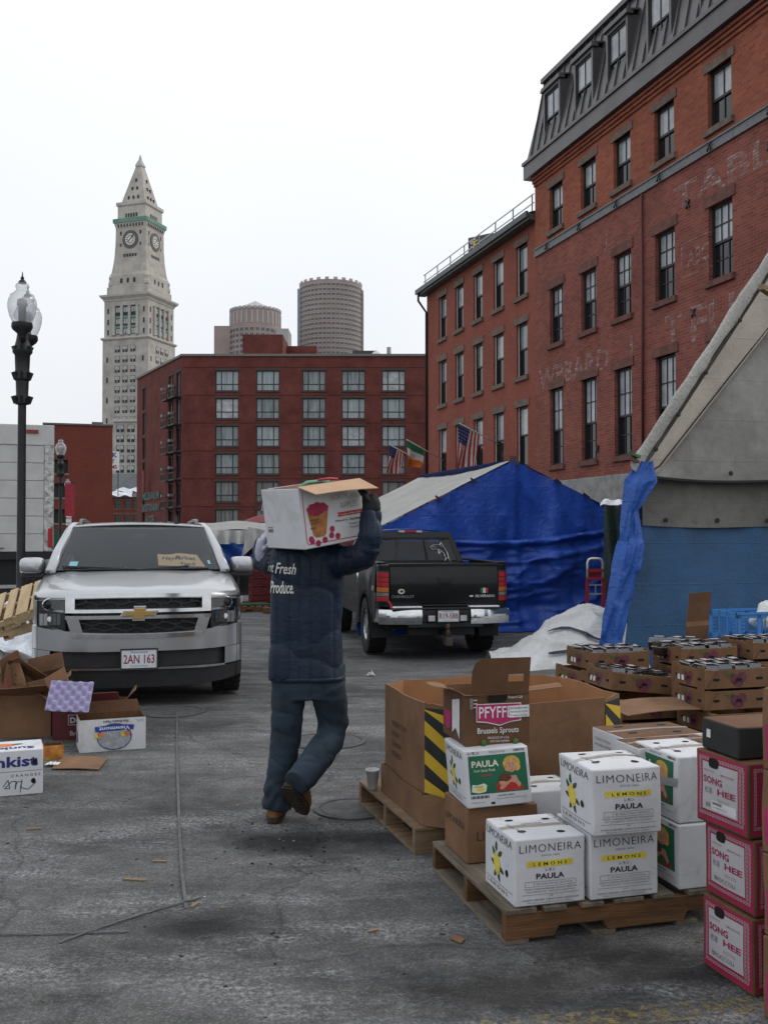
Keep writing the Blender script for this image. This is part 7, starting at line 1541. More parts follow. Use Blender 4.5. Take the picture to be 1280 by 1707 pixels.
for k in range(4):
    x_ = Carton('crushed_pink_carton', ('bottom', 'second', 'third', 'top')[k] + ' torn pink carton of the stack cut off by the right edge', 'carton', (1.252 + .004 * (k % 2), 3.325, .001 + k * .272), TH - R(90), .30, .40, .270, KRM, 'torn pink cartons at the right edge', seed=30 + k, bulge=.006, dent=.02)
    q = MB(); x_.rect(q, mat('magenta_print', (.36, .02, .105)), 'front', .02, .03, .28, .15, .001); x_.done(q, 'printed_band')
# ---- berry trays
FIG = mat('purple_fig_print', (.115, .030, .045), .8, var=.25, scale=20); FGN = mat('fig_leaf_print', (.07, .085, .025), .8); DIAG = mat('brown_band_print', (.135, .062, .030), .8); TRB = mat('tray_kraft', (.12, .060, .028), .85, var=.12, scale=5, bump=.12, col2=(.19, .098, .046), detail=7)
CLAM = glassmat('clear_clamshell', (.72, .74, .75), 1.45, .08, .10); BERRY = mat('dark_berries', (.022, .010, .018), .5, var=.6, scale=60, bump=.8, bscale=70); BLBL = mat('punnet_label', (.36, .30, .32), .6, var=.3, scale=20)
def tray(label, loc, yaw, w_=.50, d_=.40, h_=.145, rot=None, fill=True, lid=False):
    o = thing('berry_tray', label, 'tray', loc, yaw, 'brown berry trays piled behind the bulk bin')
    if rot: o.rotation_euler = rot
    t = .006; q = MB().use(TRB); q.box(0, w_, 0, t, 0, h_ * .86); q.build('front_panel', o, bevel=.002); q = MB().use(TRB); q.box(0, w_, d_ - t, d_, 0, h_ * .86); q.build('back_panel', o, bevel=.002)
    for x in (0, w_ - t): q = MB().use(TRB); q.prism([(x, t, 0), (x, d_ - t, 0), (x, d_ - t, h_), (x, d_ * .8, h_), (x, d_ * .76, h_ * .9), (x, d_ * .24, h_ * .9), (x, d_ * .2, h_), (x, t, h_)], (t, 0, 0)); q.build('side_panel', o, bevel=.002)
    MB().use(TRB).box(t, w_ - t, t, d_ - t, .001, .006).build('bottom_panel', o)
    for a, b_ in ((0, 0), (w_ - .05, 0), (0, d_ - .05), (w_ - .05, d_ - .05)): q = MB().use(KRM); q.prism([(a, b_, h_ * .86), (a + .05, b_, h_ * .86), (a + .05, b_ + .05, h_ * .86), (a, b_ + .05, h_ * .86)], (0, 0, .004)); q.build('corner_tab', o)
    def deco(S, W, nm):
        q = MB(); q.use(DIAG).poly([S(W * .02, .01), S(W * .07, .01), S(W * .22, h_ * .80), S(W * .17, h_ * .80)])
        k = .50 / W * .9
        for cx, cy, rx, ry in ((.46, .5, .07, .28), (.58, .58, .075, .28), (.52, .25, .08, .2)): q.use(FIG).poly([S(W * (cx + rx * math.cos(a)), h_ * .86 * (cy + ry * math.sin(a))) for a in [2 * math.pi * j / 14 for j in range(14)]])
        q.use(FGN).poly([S(W * .36, h_ * .5), S(W * .30, h_ * .75), S(W * .38, h_ * .68), S(W * .46, h_ * .78), S(W * .44, h_ * .55)])
        q.build(nm, o, fix=False); 
        for a0, a1, z in ((.13, .23, .42), (.48, .58, .40), (.80, .91, .42)): q = MB().use(HOLE); q.poly([S(W * (a0 + a1) / 2 + W * (a1 - a0) / 2 * math.copysign(abs(math.cos(t_)) ** .4, math.cos(t_)), h_ * z + .009 * math.copysign(abs(math.sin(t_)) ** .6, math.sin(t_))) for t_ in [2 * math.pi * j / 12 for j in range(12)]]); e_ = q.build('hand_slot', o, fix=False); e_.location = (-.0006 if nm[8:] == 'side' else 0, -.0006 if nm[8:] != 'side' else 0, 0)
    deco(lambda a, b: (a, -.0012, b), w_, 'printed_front'); deco(lambda a, b: (-.0012, d_ - a, b), d_, 'printed_side')
    q = MB()
    for k in range(2): q.use(WHP).quad(*[(-.0025, d_ * (.80 - k * .12) - a, b) for a, b in ((0, .03), (.03, .03), (.03, .065), (0, .065))])
    q.build('price_sticker', o, fix=False)
    if fill:
        nx, ny = 4, 2; cw, cdp = (w_ - .04) / nx, (d_ - .04) / ny
        for i in range(nx):
            for j in range(ny): put('clamshell', CLM[0], o, (.02 + cw * (i + .5), .02 + cdp * (j + .5), h_ * .30 + random.uniform(0, .012)), (random.uniform(-.06, .06), random.uniform(-.06, .06), random.uniform(-.08, .08)), (cw * .97, cdp * .97, 1)).color = (1, 1, 1, 1); 
        for c in list(o.children):
            if c.name.startswith('clamshell'): put('berries', CLM[1], c); put('paper_label', CLM[2], c)
    return o
def clam():
    q = MB().use(CLAM)
    q.loft([[(x * s_ * .5, y * s_ * .5, z) for x, y in ((-1, -1), (-.5, -1.0), (.5, -1.0), (1, -1), (1, 1), (.5, 1), (-.5, 1), (-1, 1))] for s_, z in ((.80, 0), (.92, .055), (1.0, .058), (1.0, .066), (.90, .07), (.84, .10), (.70, .104))])
    for k in range(6): x = -.3 + k * .12; q.box(x, x + .02, -.33, .33, .104, .109)
    b2 = MB().use(BERRY); b2.grid(lambda u, v: ((u - .5) * .78, (v - .5) * .78, .06 + .02 * fbm((u * 9, v * 9, 1), 1, 2)), 8, 8); b2.box(-.39, .39, -.39, .39, .004, .05)
    l2 = MB().use(BLBL).box(-.22, .22, -.18, .18, .1095, .1105)
    return q.mesh('clamshell'), b2.mesh('berries'), l2.mesh('paper_label')
CLM = clam()
def atp(px, py, Y): p = P(px, py, Y); return p
TRAYS = [((1174, 1153), 6.70, 'upper tray of clear punnets in the right pile', 3, True), ((1174, 1185), 6.70, 'tray directly under the punnet tray of the right pile', 3, False)]
gR = P(1174, 1185, 6.7); zR = gR.z
for k in range(2): tray(('right pile, upper berry tray full of clear punnets', 'right pile, closed-in berry tray under the punnet tray')[k], (gR.x, gR.y, zR + (1 - k) * .142), TH - R(1), fill=(k == 0))
for k in range(3):
    tray(('long lower tray under the two right pile trays', 'hidden second tray of the right pile', 'lowest tray of the right pile by the ground')[k], (gR.x + .03, gR.y - .02, zR - .150 - k * .148), TH - R(1), w_=.56, fill=False)
gM = P(1017, 1150, 7.15); zM = gM.z
tray('slipped berry tray tilted down to the right in the middle of the pile', (gM.x, gM.y, zM), TH, rot=(0, R(6.5), TH - R(2)), w_=.50)
gT = P(984, 1117, 7.55); tray('top left berry tray of the pile with leaf print', (gT.x, gT.y, gT.z), TH - R(1))
gL = P(982, 1142, 7.42)
nlow = int(gT.z // .146)
zs_ = gT.z - .147; kk = 0
while zs_ > -.02:
    tray(('second from the top', 'third from the top', 'fourth from the top', 'fifth from the top', 'lowest')[kk] + ' berry tray of the left pile', (gT.x - .03 - .05 * (kk % 2), gT.y - .06 - .02 * kk, max(zs_, .001)), TH + R(1 + kk), w_=.52, d_=.52, fill=False); zs_ -= .147; kk += 1
# support under the slipped tray
gU = P(1060, 1215, 6.95)
ku = 0; z_ = zM - .20
while z_ > -.03:
    tray(('upper', 'middle', 'lower', 'bottom')[ku] + ' plain berry tray under the slipped tray', (gM.x + .06, gM.y - .10, max(z_, .001)), TH - R(2), w_=.52, d_=.42, fill=False); z_ -= .147; ku += 1
# open lid lying across
ld = MB().use(KRM); ld.grid(lambda u, v: (.0 + .56 * u, .32 * v, .012 * math.sin(u * 3.2) + .02 * v * v), 8, 4)
lo_ = ld.build('tray_lid', solid=.005, fix=False); p_ = P(1046, 1196, 6.55); lo_.location = (p_.x, p_.y, p_.z + .01); lo_.rotation_euler = (R(2), R(-1.5), TH); tag(lo_, 'loose flat cardboard lid lying across the lower berry trays', 'cardboard')
# rear trays, with punnets heaped
gB = P(1135, 1110, 7.6)
for k, (dx, dy, dz_, lab) in enumerate(((0, 0, 0, 'rear berry tray heaped with punnets left of the upright board'), (.60, .15, .03, 'rear berry tray of punnets right of the upright board'))):
    zz_ = gB.z + dz_
    tray(lab, (gB.x + dx, gB.y + dy, zz_), TH, fill=True); kk = 0; zq = zz_ - .147
    while zq > -.03:
        tray(('first', 'second', 'third', 'fourth', 'fifth')[kk] + (' tray below the rear tray left of the upright board', ' tray below the rear tray right of the upright board')[k], (gB.x + dx, gB.y + dy, max(zq, .001)), TH, fill=False); zq -= .147; kk += 1
for k, (px, py, Y, rz_) in enumerate(((1108, 1092, 7.85, .3), (1150, 1084, 8.05, -.2), (1190, 1088, 7.9, .1), (1128, 1084, 8.0, .8), (1215, 1082, 8.2, .2), (1098, 1083, 8.1, -.4))):
    c = put('punnet', CLM[0], None, P(px, py, Y), (0, 0, rz_), (.17, .15, 1)); tag(c, 'clear berry punnet loose on top of the rear trays, ' + ('front left', 'middle rear', 'front middle', 'back left', 'right end', 'left end')[k] + ' of the heap', 'punnet', 'loose punnets'); put('berries', CLM[1], c); put('paper_label', CLM[2], c)
# upright flap
up = MB().use(KRD); a0 = P(1141, 1085, 8.25); 
up.grid(lambda u, v: (lambda p: tuple(p - a0))(P(1140 + 37 * u + 7 * v * (1 if v > .0 else 0) + (0 if v < .42 else (v - .42) * 2), 1085 - (96 * v) - 3 * u, 8.25 + (.04 if v > .42 else 0))), 4, 12)
uo = up.build('upright_board', solid=.006, fix=False); uo.location = a0; tag(uo, 'folded brown cardboard sheet standing upright behind the berry trays', 'cardboard')
sup = a0.z
# ---- blue plastic crate at right, on a blue stack
CRB = mat('blue_crate_plastic', (.045, .19, .46), .45, var=.1); CRD = mat('dark_blue_crate', (.01, .05, .22), .5)
p_ = P(1229, 1070, 8.6); cr_o = thing('blue_crate', 'light blue plastic crate with openings at the right edge', 'crate', p_, TH)
w_, d_, h_ = .60, .40, .25
def slat(o, M, L, nm):
    q = MB().use(CRB)
    for a, b_, c, d in ((0, L, 0, .045), (0, L, h_ - .05, h_), (0, .035, 0, h_), (L - .035, L, 0, h_), (L * .34, L * .40, 0, h_), (L * .62, L * .68, 0, h_)): q.box(a, b_, .0, .012, c, d, M)
    for k in range(5): q.box(.04, .075, .002, .010, .05 + k * .032, .066 + k * .032, M)
    for k in range(4): q.box(L * .42 + k * L * .05, L * .43 + k * L * .05, .002, .01, .04, h_ - .05, M)
    q.box(-.006, L + .006, -.008, .0, h_ - .02, h_ + .002, M)
    q.build(nm, o)
slat(cr_o, Matrix.Identity(4), w_, 'front_side'); slat(cr_o, Matrix.Translation((0, d_, 0)), w_, 'back_side'); slat(cr_o, Matrix.Rotation(math.pi / 2, 4, 'Z') @ Matrix.Translation((.001, -.012, 0)), d_ - .003, 'left_side'); slat(cr_o, Matrix.Translation((w_, 0, 0)) @ Matrix.Rotation(math.pi / 2, 4, 'Z') @ Matrix.Translation((.001, 0, 0)), d_ - .003, 'right_side')
MB().use(CRB).box(.005, w_ - .005, .013, d_ - .002, .002, .014).build('crate_floor', cr_o)
zc = p_.z; k = 0
while zc > .05:
    hh_ = min(.21, zc - .0); zc -= hh_ + .003
    q = MB().use(CRD); q.box(.01, w_ + .1, .01, d_, 0, .05); q.box(.01, w_ + .1, .01, d_, hh_ - .05, hh_)
    for x in (.02, .18, .34, .5, .66): q.box(x, x + .03, .012, .03, .05, hh_ - .05)
    o_ = q.build('stacked_crate', loc=(p_.x, p_.y, max(zc, .0)), rz=TH); tag(o_, 'dark blue crate ' + ('directly under', 'second below', 'third below', 'fourth below', 'fifth below', 'sixth below')[k] + ' the light blue crate', 'crate', 'dark blue crates under the light blue crate'); k += 1
pbg = MB().use(mat('plastic_bag_white', (.62, .62, .60), .4, var=.1, bump=.5)); pbg.grid(lambda u, v: (.16 * math.cos(2 * math.pi * u) * math.sin(math.pi * (.15 + .84 * v)) * (1 + .3 * fbm((u * 4, v * 4, 1), 1, 2)), .13 * math.sin(2 * math.pi * u) * math.sin(math.pi * (.15 + .84 * v)), -.13 * math.cos(math.pi * v) + .02 * fbm((u * 7, v * 5, 5), 1, 2)), 20, 12)
o_ = pbg.build('plastic_bag', smooth=True, loc=p_ + Vector((.36, .2, .21))); tag(o_, 'crumpled white plastic bag in the light blue crate', 'bag')
# ================================================================== the carried apple box and the hands
AY = R(38); aN = P(508, 917, 5.20)
ap = Carton('apple_carton', 'white apple carton with open brown flap carried on the person\'s shoulder', 'carton', aN, AY, .405, .37, .325, WCB, None, top=KRD, seed=41, bulge=.004, dent=.008)
ap.o.rotation_euler = (R(1), R(-8.5), AY)
APR = mat('apple_red_print', (.30, .012, .05), .6, var=.3, scale=40); BSK = mat('basket_brown_print', (.33, .14, .04), .65, var=.3, scale=25)
W, H = ap.w, ap.h; q = MB()
pts = [(.06, .93), (.05, .12), (.07, .07), (.95, .07)]
for a, b in zip(pts, pts[1:]): ap.line(q, DRED, 'front', W * a[0], H * a[1], W * b[0], H * b[1], .004)
ap.poly(q, BSK, 'front', [(W * a, H * b) for a, b in ((.11, .56), (.16, .20), (.20, .165), (.32, .165), (.36, .21), (.42, .58), (.26, .53))], .0018)
for k, z in enumerate((.44, .31)): ap.poly(q, DIAG, 'front', [(W * a, H * (z + b)) for a, b in ((.13, .0), (.385 - k * .012, .0), (.39 - k * .012, .025), (.128, .025))], .0022)
ap.poly(q, APR, 'front', [(W * (.265 + .165 * math.cos(a) * (1 + .04 * math.sin(9 * a))), H * (.62 + .11 * math.sin(a) * (1 + .10 * math.sin(9 * a)))) for a in [2 * math.pi * k / 30 for k in range(30)]], .0022)
word(q, BRN, 'FARM FRESH', W * .265, H * .38, H * .05, lambda a, b: ap.S('front', a, b, .0027), w=W * .22, al='c')
for cx, cy in ((.13, .12), (.22, .07), (.33, .105), (.44, .16), (.54, .13), (.46, .26), (.12, .15)): ap.poly(q, APR, 'front', [(W * a, H * b) for a, b in ell(cx, cy, .040, .052)], .0024)
for t, x, y, h, w_ in (('NORTHLAND', .50, .72, .10, .46), ('APPLES', .62, .57, .10, .30)): ap.word(q, mat('outline_print', (.30, .27, .25), .7), 'front', t, W * x, H * y, H * h, w=W * w_, bold=-.012)
ap.poly(q, DRED, 'front', [(W * a, H * b) for a, b in ((.56, .44), (.98, .44), (.98, .51), (.56, .51), (.59, .475))]); ap.word(q, WHP, 'front', 'Produce of New York', W * .61, H * .455, H * .035, w=W * .34)
ap.word(q, INK, 'front', 'Packed by', W * .53, H * .35, H * .045, w=W * .20, bold=.012); ap.word(q, INK, 'front', 'Northern', W * .76, H * .35, H * .05, w=W * .2, bold=.02); ap.word(q, INK, 'front', 'Orchard Co.', W * .74, H * .28, H * .035, w=W * .2, bold=.01); ap.word(q, INK, 'front', 'Peru, NY', W * .75, H * .22, H * .035, w=W * .15, bold=.01)
ap.done(q, 'printed_front')
q = MB(); LW_ = ap.d
for k in range(9): ap.rect(q, INK, 'left', LW_ * (.10 + k * .016), H * .27, LW_ * (.107 + k * .016), H * .33, .0014, 1)
ap.word(q, INK, 'left', 'LOT 88', LW_ * .10, H * .345, H * .022, w=LW_ * .14, bold=.02); ap.done(q, 'lot_stamp')
fl = MB()
def fp(u, v, o_): return (W * (u * 1.0) + .0, -.165 * v * math.cos(R(14 + 6 * u)), H + .003 + o_ - .165 * v * math.sin(R(14 + 6 * u)) + .006 * math.sin(u * 3) * v)
CARD = mat('pale_kraft_flap', (.42, .27, .165), .85, var=.08, scale=7)
for o_ in (0, .004): fl.use(CARD).grid(lambda u, v: fp(u, v, o_), 8, 5)
bd = [(u / 8, 0) for u in range(9)] + [(1, v / 5) for v in range(1, 6)] + [(1 - u / 8, 1) for u in range(1, 9)] + [(0, 1 - v / 5) for v in range(1, 6)]
fl.loft([[fp(u, v, 0), fp(u, v, .004)] for u, v in bd], cap=False, close=False); fl.build('flap', ap.o, fix=False)
q = MB().use(WCB); q.grid(lambda u, v: (W * u, .285 + .10 * v, H + .002 - .12 * v * v), 4, 4); q.build('flap', ap.o, solid=.004, fix=False)
q = MB().use(mat('green_produce_bag', (.10, .26, .16), .5)); q.tube([(.06, .10, H - .01), (.14, .12, H + .016), (.24, .14, H + .012), (.30, .14, H + .0)], .010, 8); q.use(mat('red_twist', (.4, .03, .04), .5)).tube([(.22, .13, H + .02), (.30, .14, H + .02), (.36, .14, H + .01)], .007, 6); q.build('produce_bag', ap.o, smooth=True)
SC_ = smudge(GLV, (.03, .03, .03), .4)
hand(PL(617, 832, 5.335), Vector((-.45, .28, .85)), Vector((-.25, -.8, .1)), Vector((-.55, .75, -.2)), GLV, 'right_glove', curl=1.0, sc_=1.3)
b2 = MB(); b2.tube([PL(619, 852, 5.33), PL(619, 840, 5.33), PL(616, 826, 5.34)], [.052, .05, .042], 12); put('glove_cuff', remeshed('glove_cuff', b2, .008, 2, [GLV]), pr)
hand(PL(440, 906, 5.62), Vector((.15, -.5, .85)), Vector((.0, -.8, -.5)), Vector((1, .1, 0)), LAV, 'left_glove', curl=.6, sc_=1.4)
b2 = MB(); b2.tube([PL(440, 930, 5.66), PL(438, 920, 5.64), PL(440, 908, 5.62), PL(440, 898, 5.61)], [.048, .046, .045, .036], 12); put('glove_cuff', remeshed('glove_cuff', b2, .008, 2, [LAV]), pr)
# ================================================================== left foreground cartons
SKB = mat('navy_blue_print', (.022, .025, .16), .65); ORG = mat('orange_fruit_print', (.55, .16, .05), .6)
yS = TH + R(4); pr_ = PZ(72, 1323, 0.0); dS = Vector((math.cos(yS), math.sin(yS), 0))
sk = Carton('orange_carton', 'white orange carton with blue lettering cut off by the left edge', 'carton', pr_ - dS * .43 + Vector((0, 0, .001)), yS, .43, .30, .275, WCB, None, seed=51, bulge=.004)
q = MB(); sk.word(q, SKB, 'front', 'Sunkist', .40, .175, .066, w=.37, al='r', bold=.03); sk.word(q, INK, 'front', 'O R A N G E S', .415, .115, .016, w=.17, al='r'); sk.done(q, 'printed_front'); q = MB(); sk.line(q, INKG, 'front', 0, .148, .43, .148, .003); sk.done(q, 'lid_edge')
q = MB(); scr = [(.20, .06), (.23, .10), (.24, .05), (.21, .05), (.25, .09), (.275, .09), (.27, .04), (.28, .085), (.31, .085), (.30, .05), (.345, .035), (.39, .075)]
for a, b in zip(scr, scr[1:]): sk.line1(q, PEN, 'front', *a, *b, .0045, .002)
sk.line1(q, PEN, 'front', .31, .10, .30, .018, .004, .002); sk.done(q, 'marker_scribble')
for cx, cy in ((.385, .20), (.375, .085)): q = MB(); sk.poly(q, HOLE, 'front', ell(cx, cy, .014, .016), .0026); sk.done(q, 'vent_hole')
q = MB(); sk.poly(q, ORG, 'top', ell(.20, .16, .075, .05)); sk.poly(q, LEAF, 'top', ell(.28, .17, .035, .016), .002); sk.word(q, SKB, 'top', 'Sunkist', .38, .03, .06, w=.30, bold=.03, flip=True); sk.done(q, 'printed_top')
yV = TH + R(4); pv = PZ(133, 1256, 0)
vm = open_carton('pear_carton', 'white open pear carton standing upside down in front of the silver SUV', 'carton', pv + Vector((0, 0, .001)), yV, .47, .30, .235, WCB, KRD, [('back', .09, R(8), .1)])
q = MB(); S_ = lambda a, b: (a, -.0075, b); S3 = lambda a, b: (a, -.0085, b); S4 = lambda a, b: (a, -.0095, b)
q.use(mat('pear_label_blue', (.05, .07, .22), .6)).poly([S_(a, b) for a, b in ell(.245, .105, .125, .098, 20)]); q.use(mat('pear_label_grey', (.30, .31, .33), .6, var=.3, scale=30)).poly([S3(a, b) for a, b in ell(.245, .095, .115, .08, 20)])
q.use(mat('pear_banner_blue', (.022, .045, .26), .6)).poly([S4(a, b) for a, b in ((.11, .145), (.38, .150), (.385, .185), (.245, .195), (.105, .182))])
for x in (.15, .335): q.use(ORG).poly([S4(a, b) for a, b in ((x - .028, .138), (x + .028, .138), (x, .095))]); q.use(YEL).poly([S4(a, b) for a, b in ((x - .045, .135), (x - .03, .135), (x - .012, .10), (x - .04, .105))])
word(q, WHP, 'Viewmont', .355, .150, .030, lambda a, b: (a, -.0105, b), w=.22, bold=.02, flip=True); word(q, INK, 'Northwest Pears', .345, .205, .020, S_, w=.18, bold=.015, shear=.15, flip=True); word(q, INKG, 'PRODUCE OF USA', .455, .215, .008, S_, w=.06, flip=True); word(q, INKG, '44 LBS', .455, .203, .007, S_, w=.05, flip=True)
q.build('printed_front', vm, fix=False)
q = MB(); LF = lambda a, b: (-.0075, .30 - a, b); q.use(SKB).poly([LF(.13, .06), LF(.22, .06), LF(.20, .13), LF(.17, .15)]); q.use(INKG)
for a, b in zip(ell(.22, .04, .035, .03, 16), ell(.22, .04, .035, .03, 16)[1:] + ell(.22, .04, .035, .03, 16)[:1]): q.quad(LF(a[0], a[1]), LF(b[0], b[1]), LF(b[0] * .97 + .0066, b[1] * .94 + .0024), LF(a[0] * .97 + .0066, a[1] * .94 + .0024))
word(q, INKG, 'PEARS', .05, .18, .02, LF, w=.12); q.build('printed_side', vm, fix=False)
DRC = mat('dark_red_board', (.085, .012, .014), .7, var=.2); pd = PZ(69, 1246, 0)
dl = open_carton('red_broccoli_carton', 'dark red broccoli carton lying behind the pear carton', 'carton', Vector((pd.x, pd.y + .25, .001)), R(6), .52, .34, .27, DRC, KRD, [('front', .12, R(25), .1), ('left', .16, R(50), .2), ('right', .14, R(35), .3)])
q = MB(); word(q, mat('dole_white', (.45, .42, .42), .7), 'Dole', .135, .13, .045, S_, w=.12, bold=.03); word(q, mat('dole_white', (.45, .42, .42), .7), 'Broccoli', .135, .035, .035, S_, w=.16); 
for a, b, c, d in ((.12, .115, .30, .119), (.12, .19, .30, .194), (.12, .115, .124, .194)): q.use(mat('dole_white', (.45, .42, .42), .7)).quad(S_(a, b), S_(c, b), S_(c, d), S_(a, d))
q.build('printed_front', dl, fix=False)
def holes(o, L):
    for x, y, z in L: q = MB().use(HOLE); q.poly([(x + .02 * math.cos(a), y, z + .02 * math.sin(a)) for a in [2 * math.pi * k / 12 for k in range(12)]]); q.build('vent_hole', o, fix=False)
p1 = PZ(2, 1222, 0); b1 = open_carton('tipped_carton', 'brown carton tipped on its side at the left edge, flaps hanging open', 'carton', p1 + Vector((-.25, .35, .28)), R(30), .46, .34, .30, KRM, KRD, [('right', .22, R(20), .1), ('front', .18, R(70), .1)], rot=(R(-20), R(38), R(25)))
q = MB().use(mat('faded_red_print', (.24, .06, .05), .75)); q.quad((.08, -.004, .08), (.36, -.004, .08), (.36, -.004, .20), (.08, -.004, .20)); q.build('printed_panel', b1, fix=False)
p2 = PZ(45, 1215, 0); b3 = open_carton('crushed_carton', 'crushed brown carton with two round holes in its raised flap', 'carton', p2 + Vector((-.22, .30, .04)), R(-15), .42, .30, .26, KRM, KRD, [('left', .24, R(-10), .05), ('back', .16, R(30), .2)], rot=(R(12), R(-14), R(-18)))
b4 = open_carton('standing_flap_carton', 'tall brown carton standing behind the crushed cartons at the left edge', 'carton', Vector((-3.05, 7.75, .001)), R(12), .45, .32, .34, KRM, KRD, [('front', .24, R(62), .05), ('right', .2, R(40), .2)])
q = MB().use(KRM); q.grid(lambda u, v: (lambda p: tuple(p))(PZ(3 + 30 * u + 12 * v, 1098 + 2 * u + 40 * v + 4 * u * v, .52 - .20 * v) ), 4, 6); fo = q.build('loose_flap', solid=.005, fix=False); tag(fo, 'loose brown cardboard flap with two dark vent holes lying on the left heap', 'cardboard')
for (px, py, z) in ((19, 1102 + 6, .515), (31, 1127, .385)):
    c0 = PZ(px, py, z) + Vector((0, -.02, .02)); q = MB().use(HOLE); q.poly([tuple(c0 + Vector((.018 * math.cos(a), .010 * math.sin(a), .018 * math.sin(a)))) for a in [2 * math.pi * k / 12 for k in range(12)]]); q.build('vent_hole', fo, fix=False)
# apple tray liner
PUR = mat('lilac_pulp_tray', (.30, .27, .42), .9, var=.08, bump=.3, bscale=60); tc_ = P(117, 1161, 7.45)
q = MB().use(PUR)
def egg(u, v):
    z = .018 * math.sin(u * math.pi * 8) * math.sin(v * math.pi * 6); z = math.copysign(abs(z / .018) ** .6 * .02, z); return ((u - .5) * .31, (v - .5) * .30, z + .02 * (u - .5) ** 2)
q.grid(egg, 48, 36); eo = q.build('pulp_tray', smooth=True, solid=.004, fix=False); eo.location = tc_; eo.rotation_euler = (R(38), R(4), R(10)); tag(eo, 'lilac moulded pulp fruit tray leaning on the left carton heap', 'tray')
rp = open_carton('small_red_box', 'small red and yellow fruit box beside the orange carton', 'carton', PZ(74, 1268, 0) + Vector((0, .0, .001)), R(24), .13, .10, .10, mat('red_yellow_board', (.36, .05, .02), .6, var=.5, scale=14, col2=(.50, .30, .04)), KRD)
pk2 = Carton('flat_pink_carton', 'flattened pinkish carton lying behind the orange carton', 'carton', PZ(-30, 1236, .0) + Vector((0, .25, .12)), R(12), .42, .22, .09, mat('pink_grey_board', (.30, .11, .13), .7, var=.4, scale=10), None, seed=60); 
sup2 = Carton('hidden_kraft_carton', 'low brown carton under the flattened pinkish carton', 'carton', PZ(-30, 1236, .0) + Vector((.02, .27, .001)), R(12), .40, .22, .117, KRD, None, seed=61)
pt = [(86, 1284), (128, 1284), (165, 1285), (180, 1268), (158, 1263), (106, 1265)]
q = MB().use(KRM); q.prism([tuple(GP(*p) + Vector((0, 0, .006 + .004 * (k % 2)))) for k, p in enumerate(pt)], (0, 0, .006)); fo = q.build('cardboard_sheet'); tag(fo, 'flat torn sheet of cardboard on the asphalt before the pear carton', 'cardboard')
q = MB().use(mat('paper_white', (.58, .58, .57), .8)); q.grid(lambda u, v: tuple(GP(88, 1277) + Vector(((u - .5) * .09, (v - .5) * .07, .015 + .03 * abs(fbm((u * 5, v * 5, 3), 1, 3)) * math.sin(u * 3.14)))), 8, 8); o_ = q.build('paper_scrap', smooth=False, fix=False); tag(o_, 'crumpled white paper on the end of the torn cardboard sheet', 'litter')
q = MB().use(mat('paper_white', (.58, .58, .57), .8)); q.grid(lambda u, v: tuple(GP(618, 1127) + Vector(((u - .5) * .11, (v - .5) * .09, .012 + .07 * abs(fbm((u * 6, v * 6, 7), 1, 3)) * math.sin(u * 3.14)))), 10, 10); o_ = q.build('paper_scrap', smooth=False, fix=False); tag(o_, 'crumpled white paper on the asphalt right of the walker', 'litter')
q = MB().use(KRM); q.prism([tuple(GP(*p) + Vector((0, 0, .004))) for p in ((748, 1566), (758, 1561), (775, 1568), (768, 1575))], (0, 0, .004)); o_ = q.build('cardboard_sheet'); tag(o_, 'tiny brown cardboard chip on the asphalt before the front pallet', 'litter')
# ================================================================== left pallets, snow, far stalls
snm = MB().use(SNOW)
def mound(cx, cy, rx, ry, h, seed): snm.grid(lambda u, v: (cx + rx * (2 * u - 1), cy + ry * (2 * v - 1), gz(cy) - .02 + max(0, (1 - (2 * u - 1) ** 2) * (1 - (2 * v - 1) ** 2)) ** .6 * h * (1 + .9 * fbm((u * 4 + seed, v * 4, 1), 1, 5))), 30, 24)
mound(-4.75, 11.2, 1.3, .9, .34, 1); mound(-6.2, 12.4, 1.6, 1.0, .5, 5); mound(-5.3, 14.2, 1.3, .7, .62, 9); mound(-6.6, 16, 1.5, .8, .5, 12)
so_ = snm.build('snow_bank', smooth=True, fix=False); tag(so_, 'bank of dirty snow along the left pavement', kind='stuff')
G3 = 'new pine pallets thrown on the snow'
pallet('new pine pallet tilted on top of the snow beside the SUV', P(-30, 1066, 10.75), 0, 1.1, .95, .13, rot=(R(17), R(-20), R(10)), mt=(PINE, PINE), nb=8, group=G3)
pallet('new pine pallet lying under the tilted one on the snow', P(-45, 1085, 10.7), 0, 1.1, 1.0, .13, rot=(R(11), R(-15), R(24)), mt=(PINE, PINE), nb=9, group=G3)
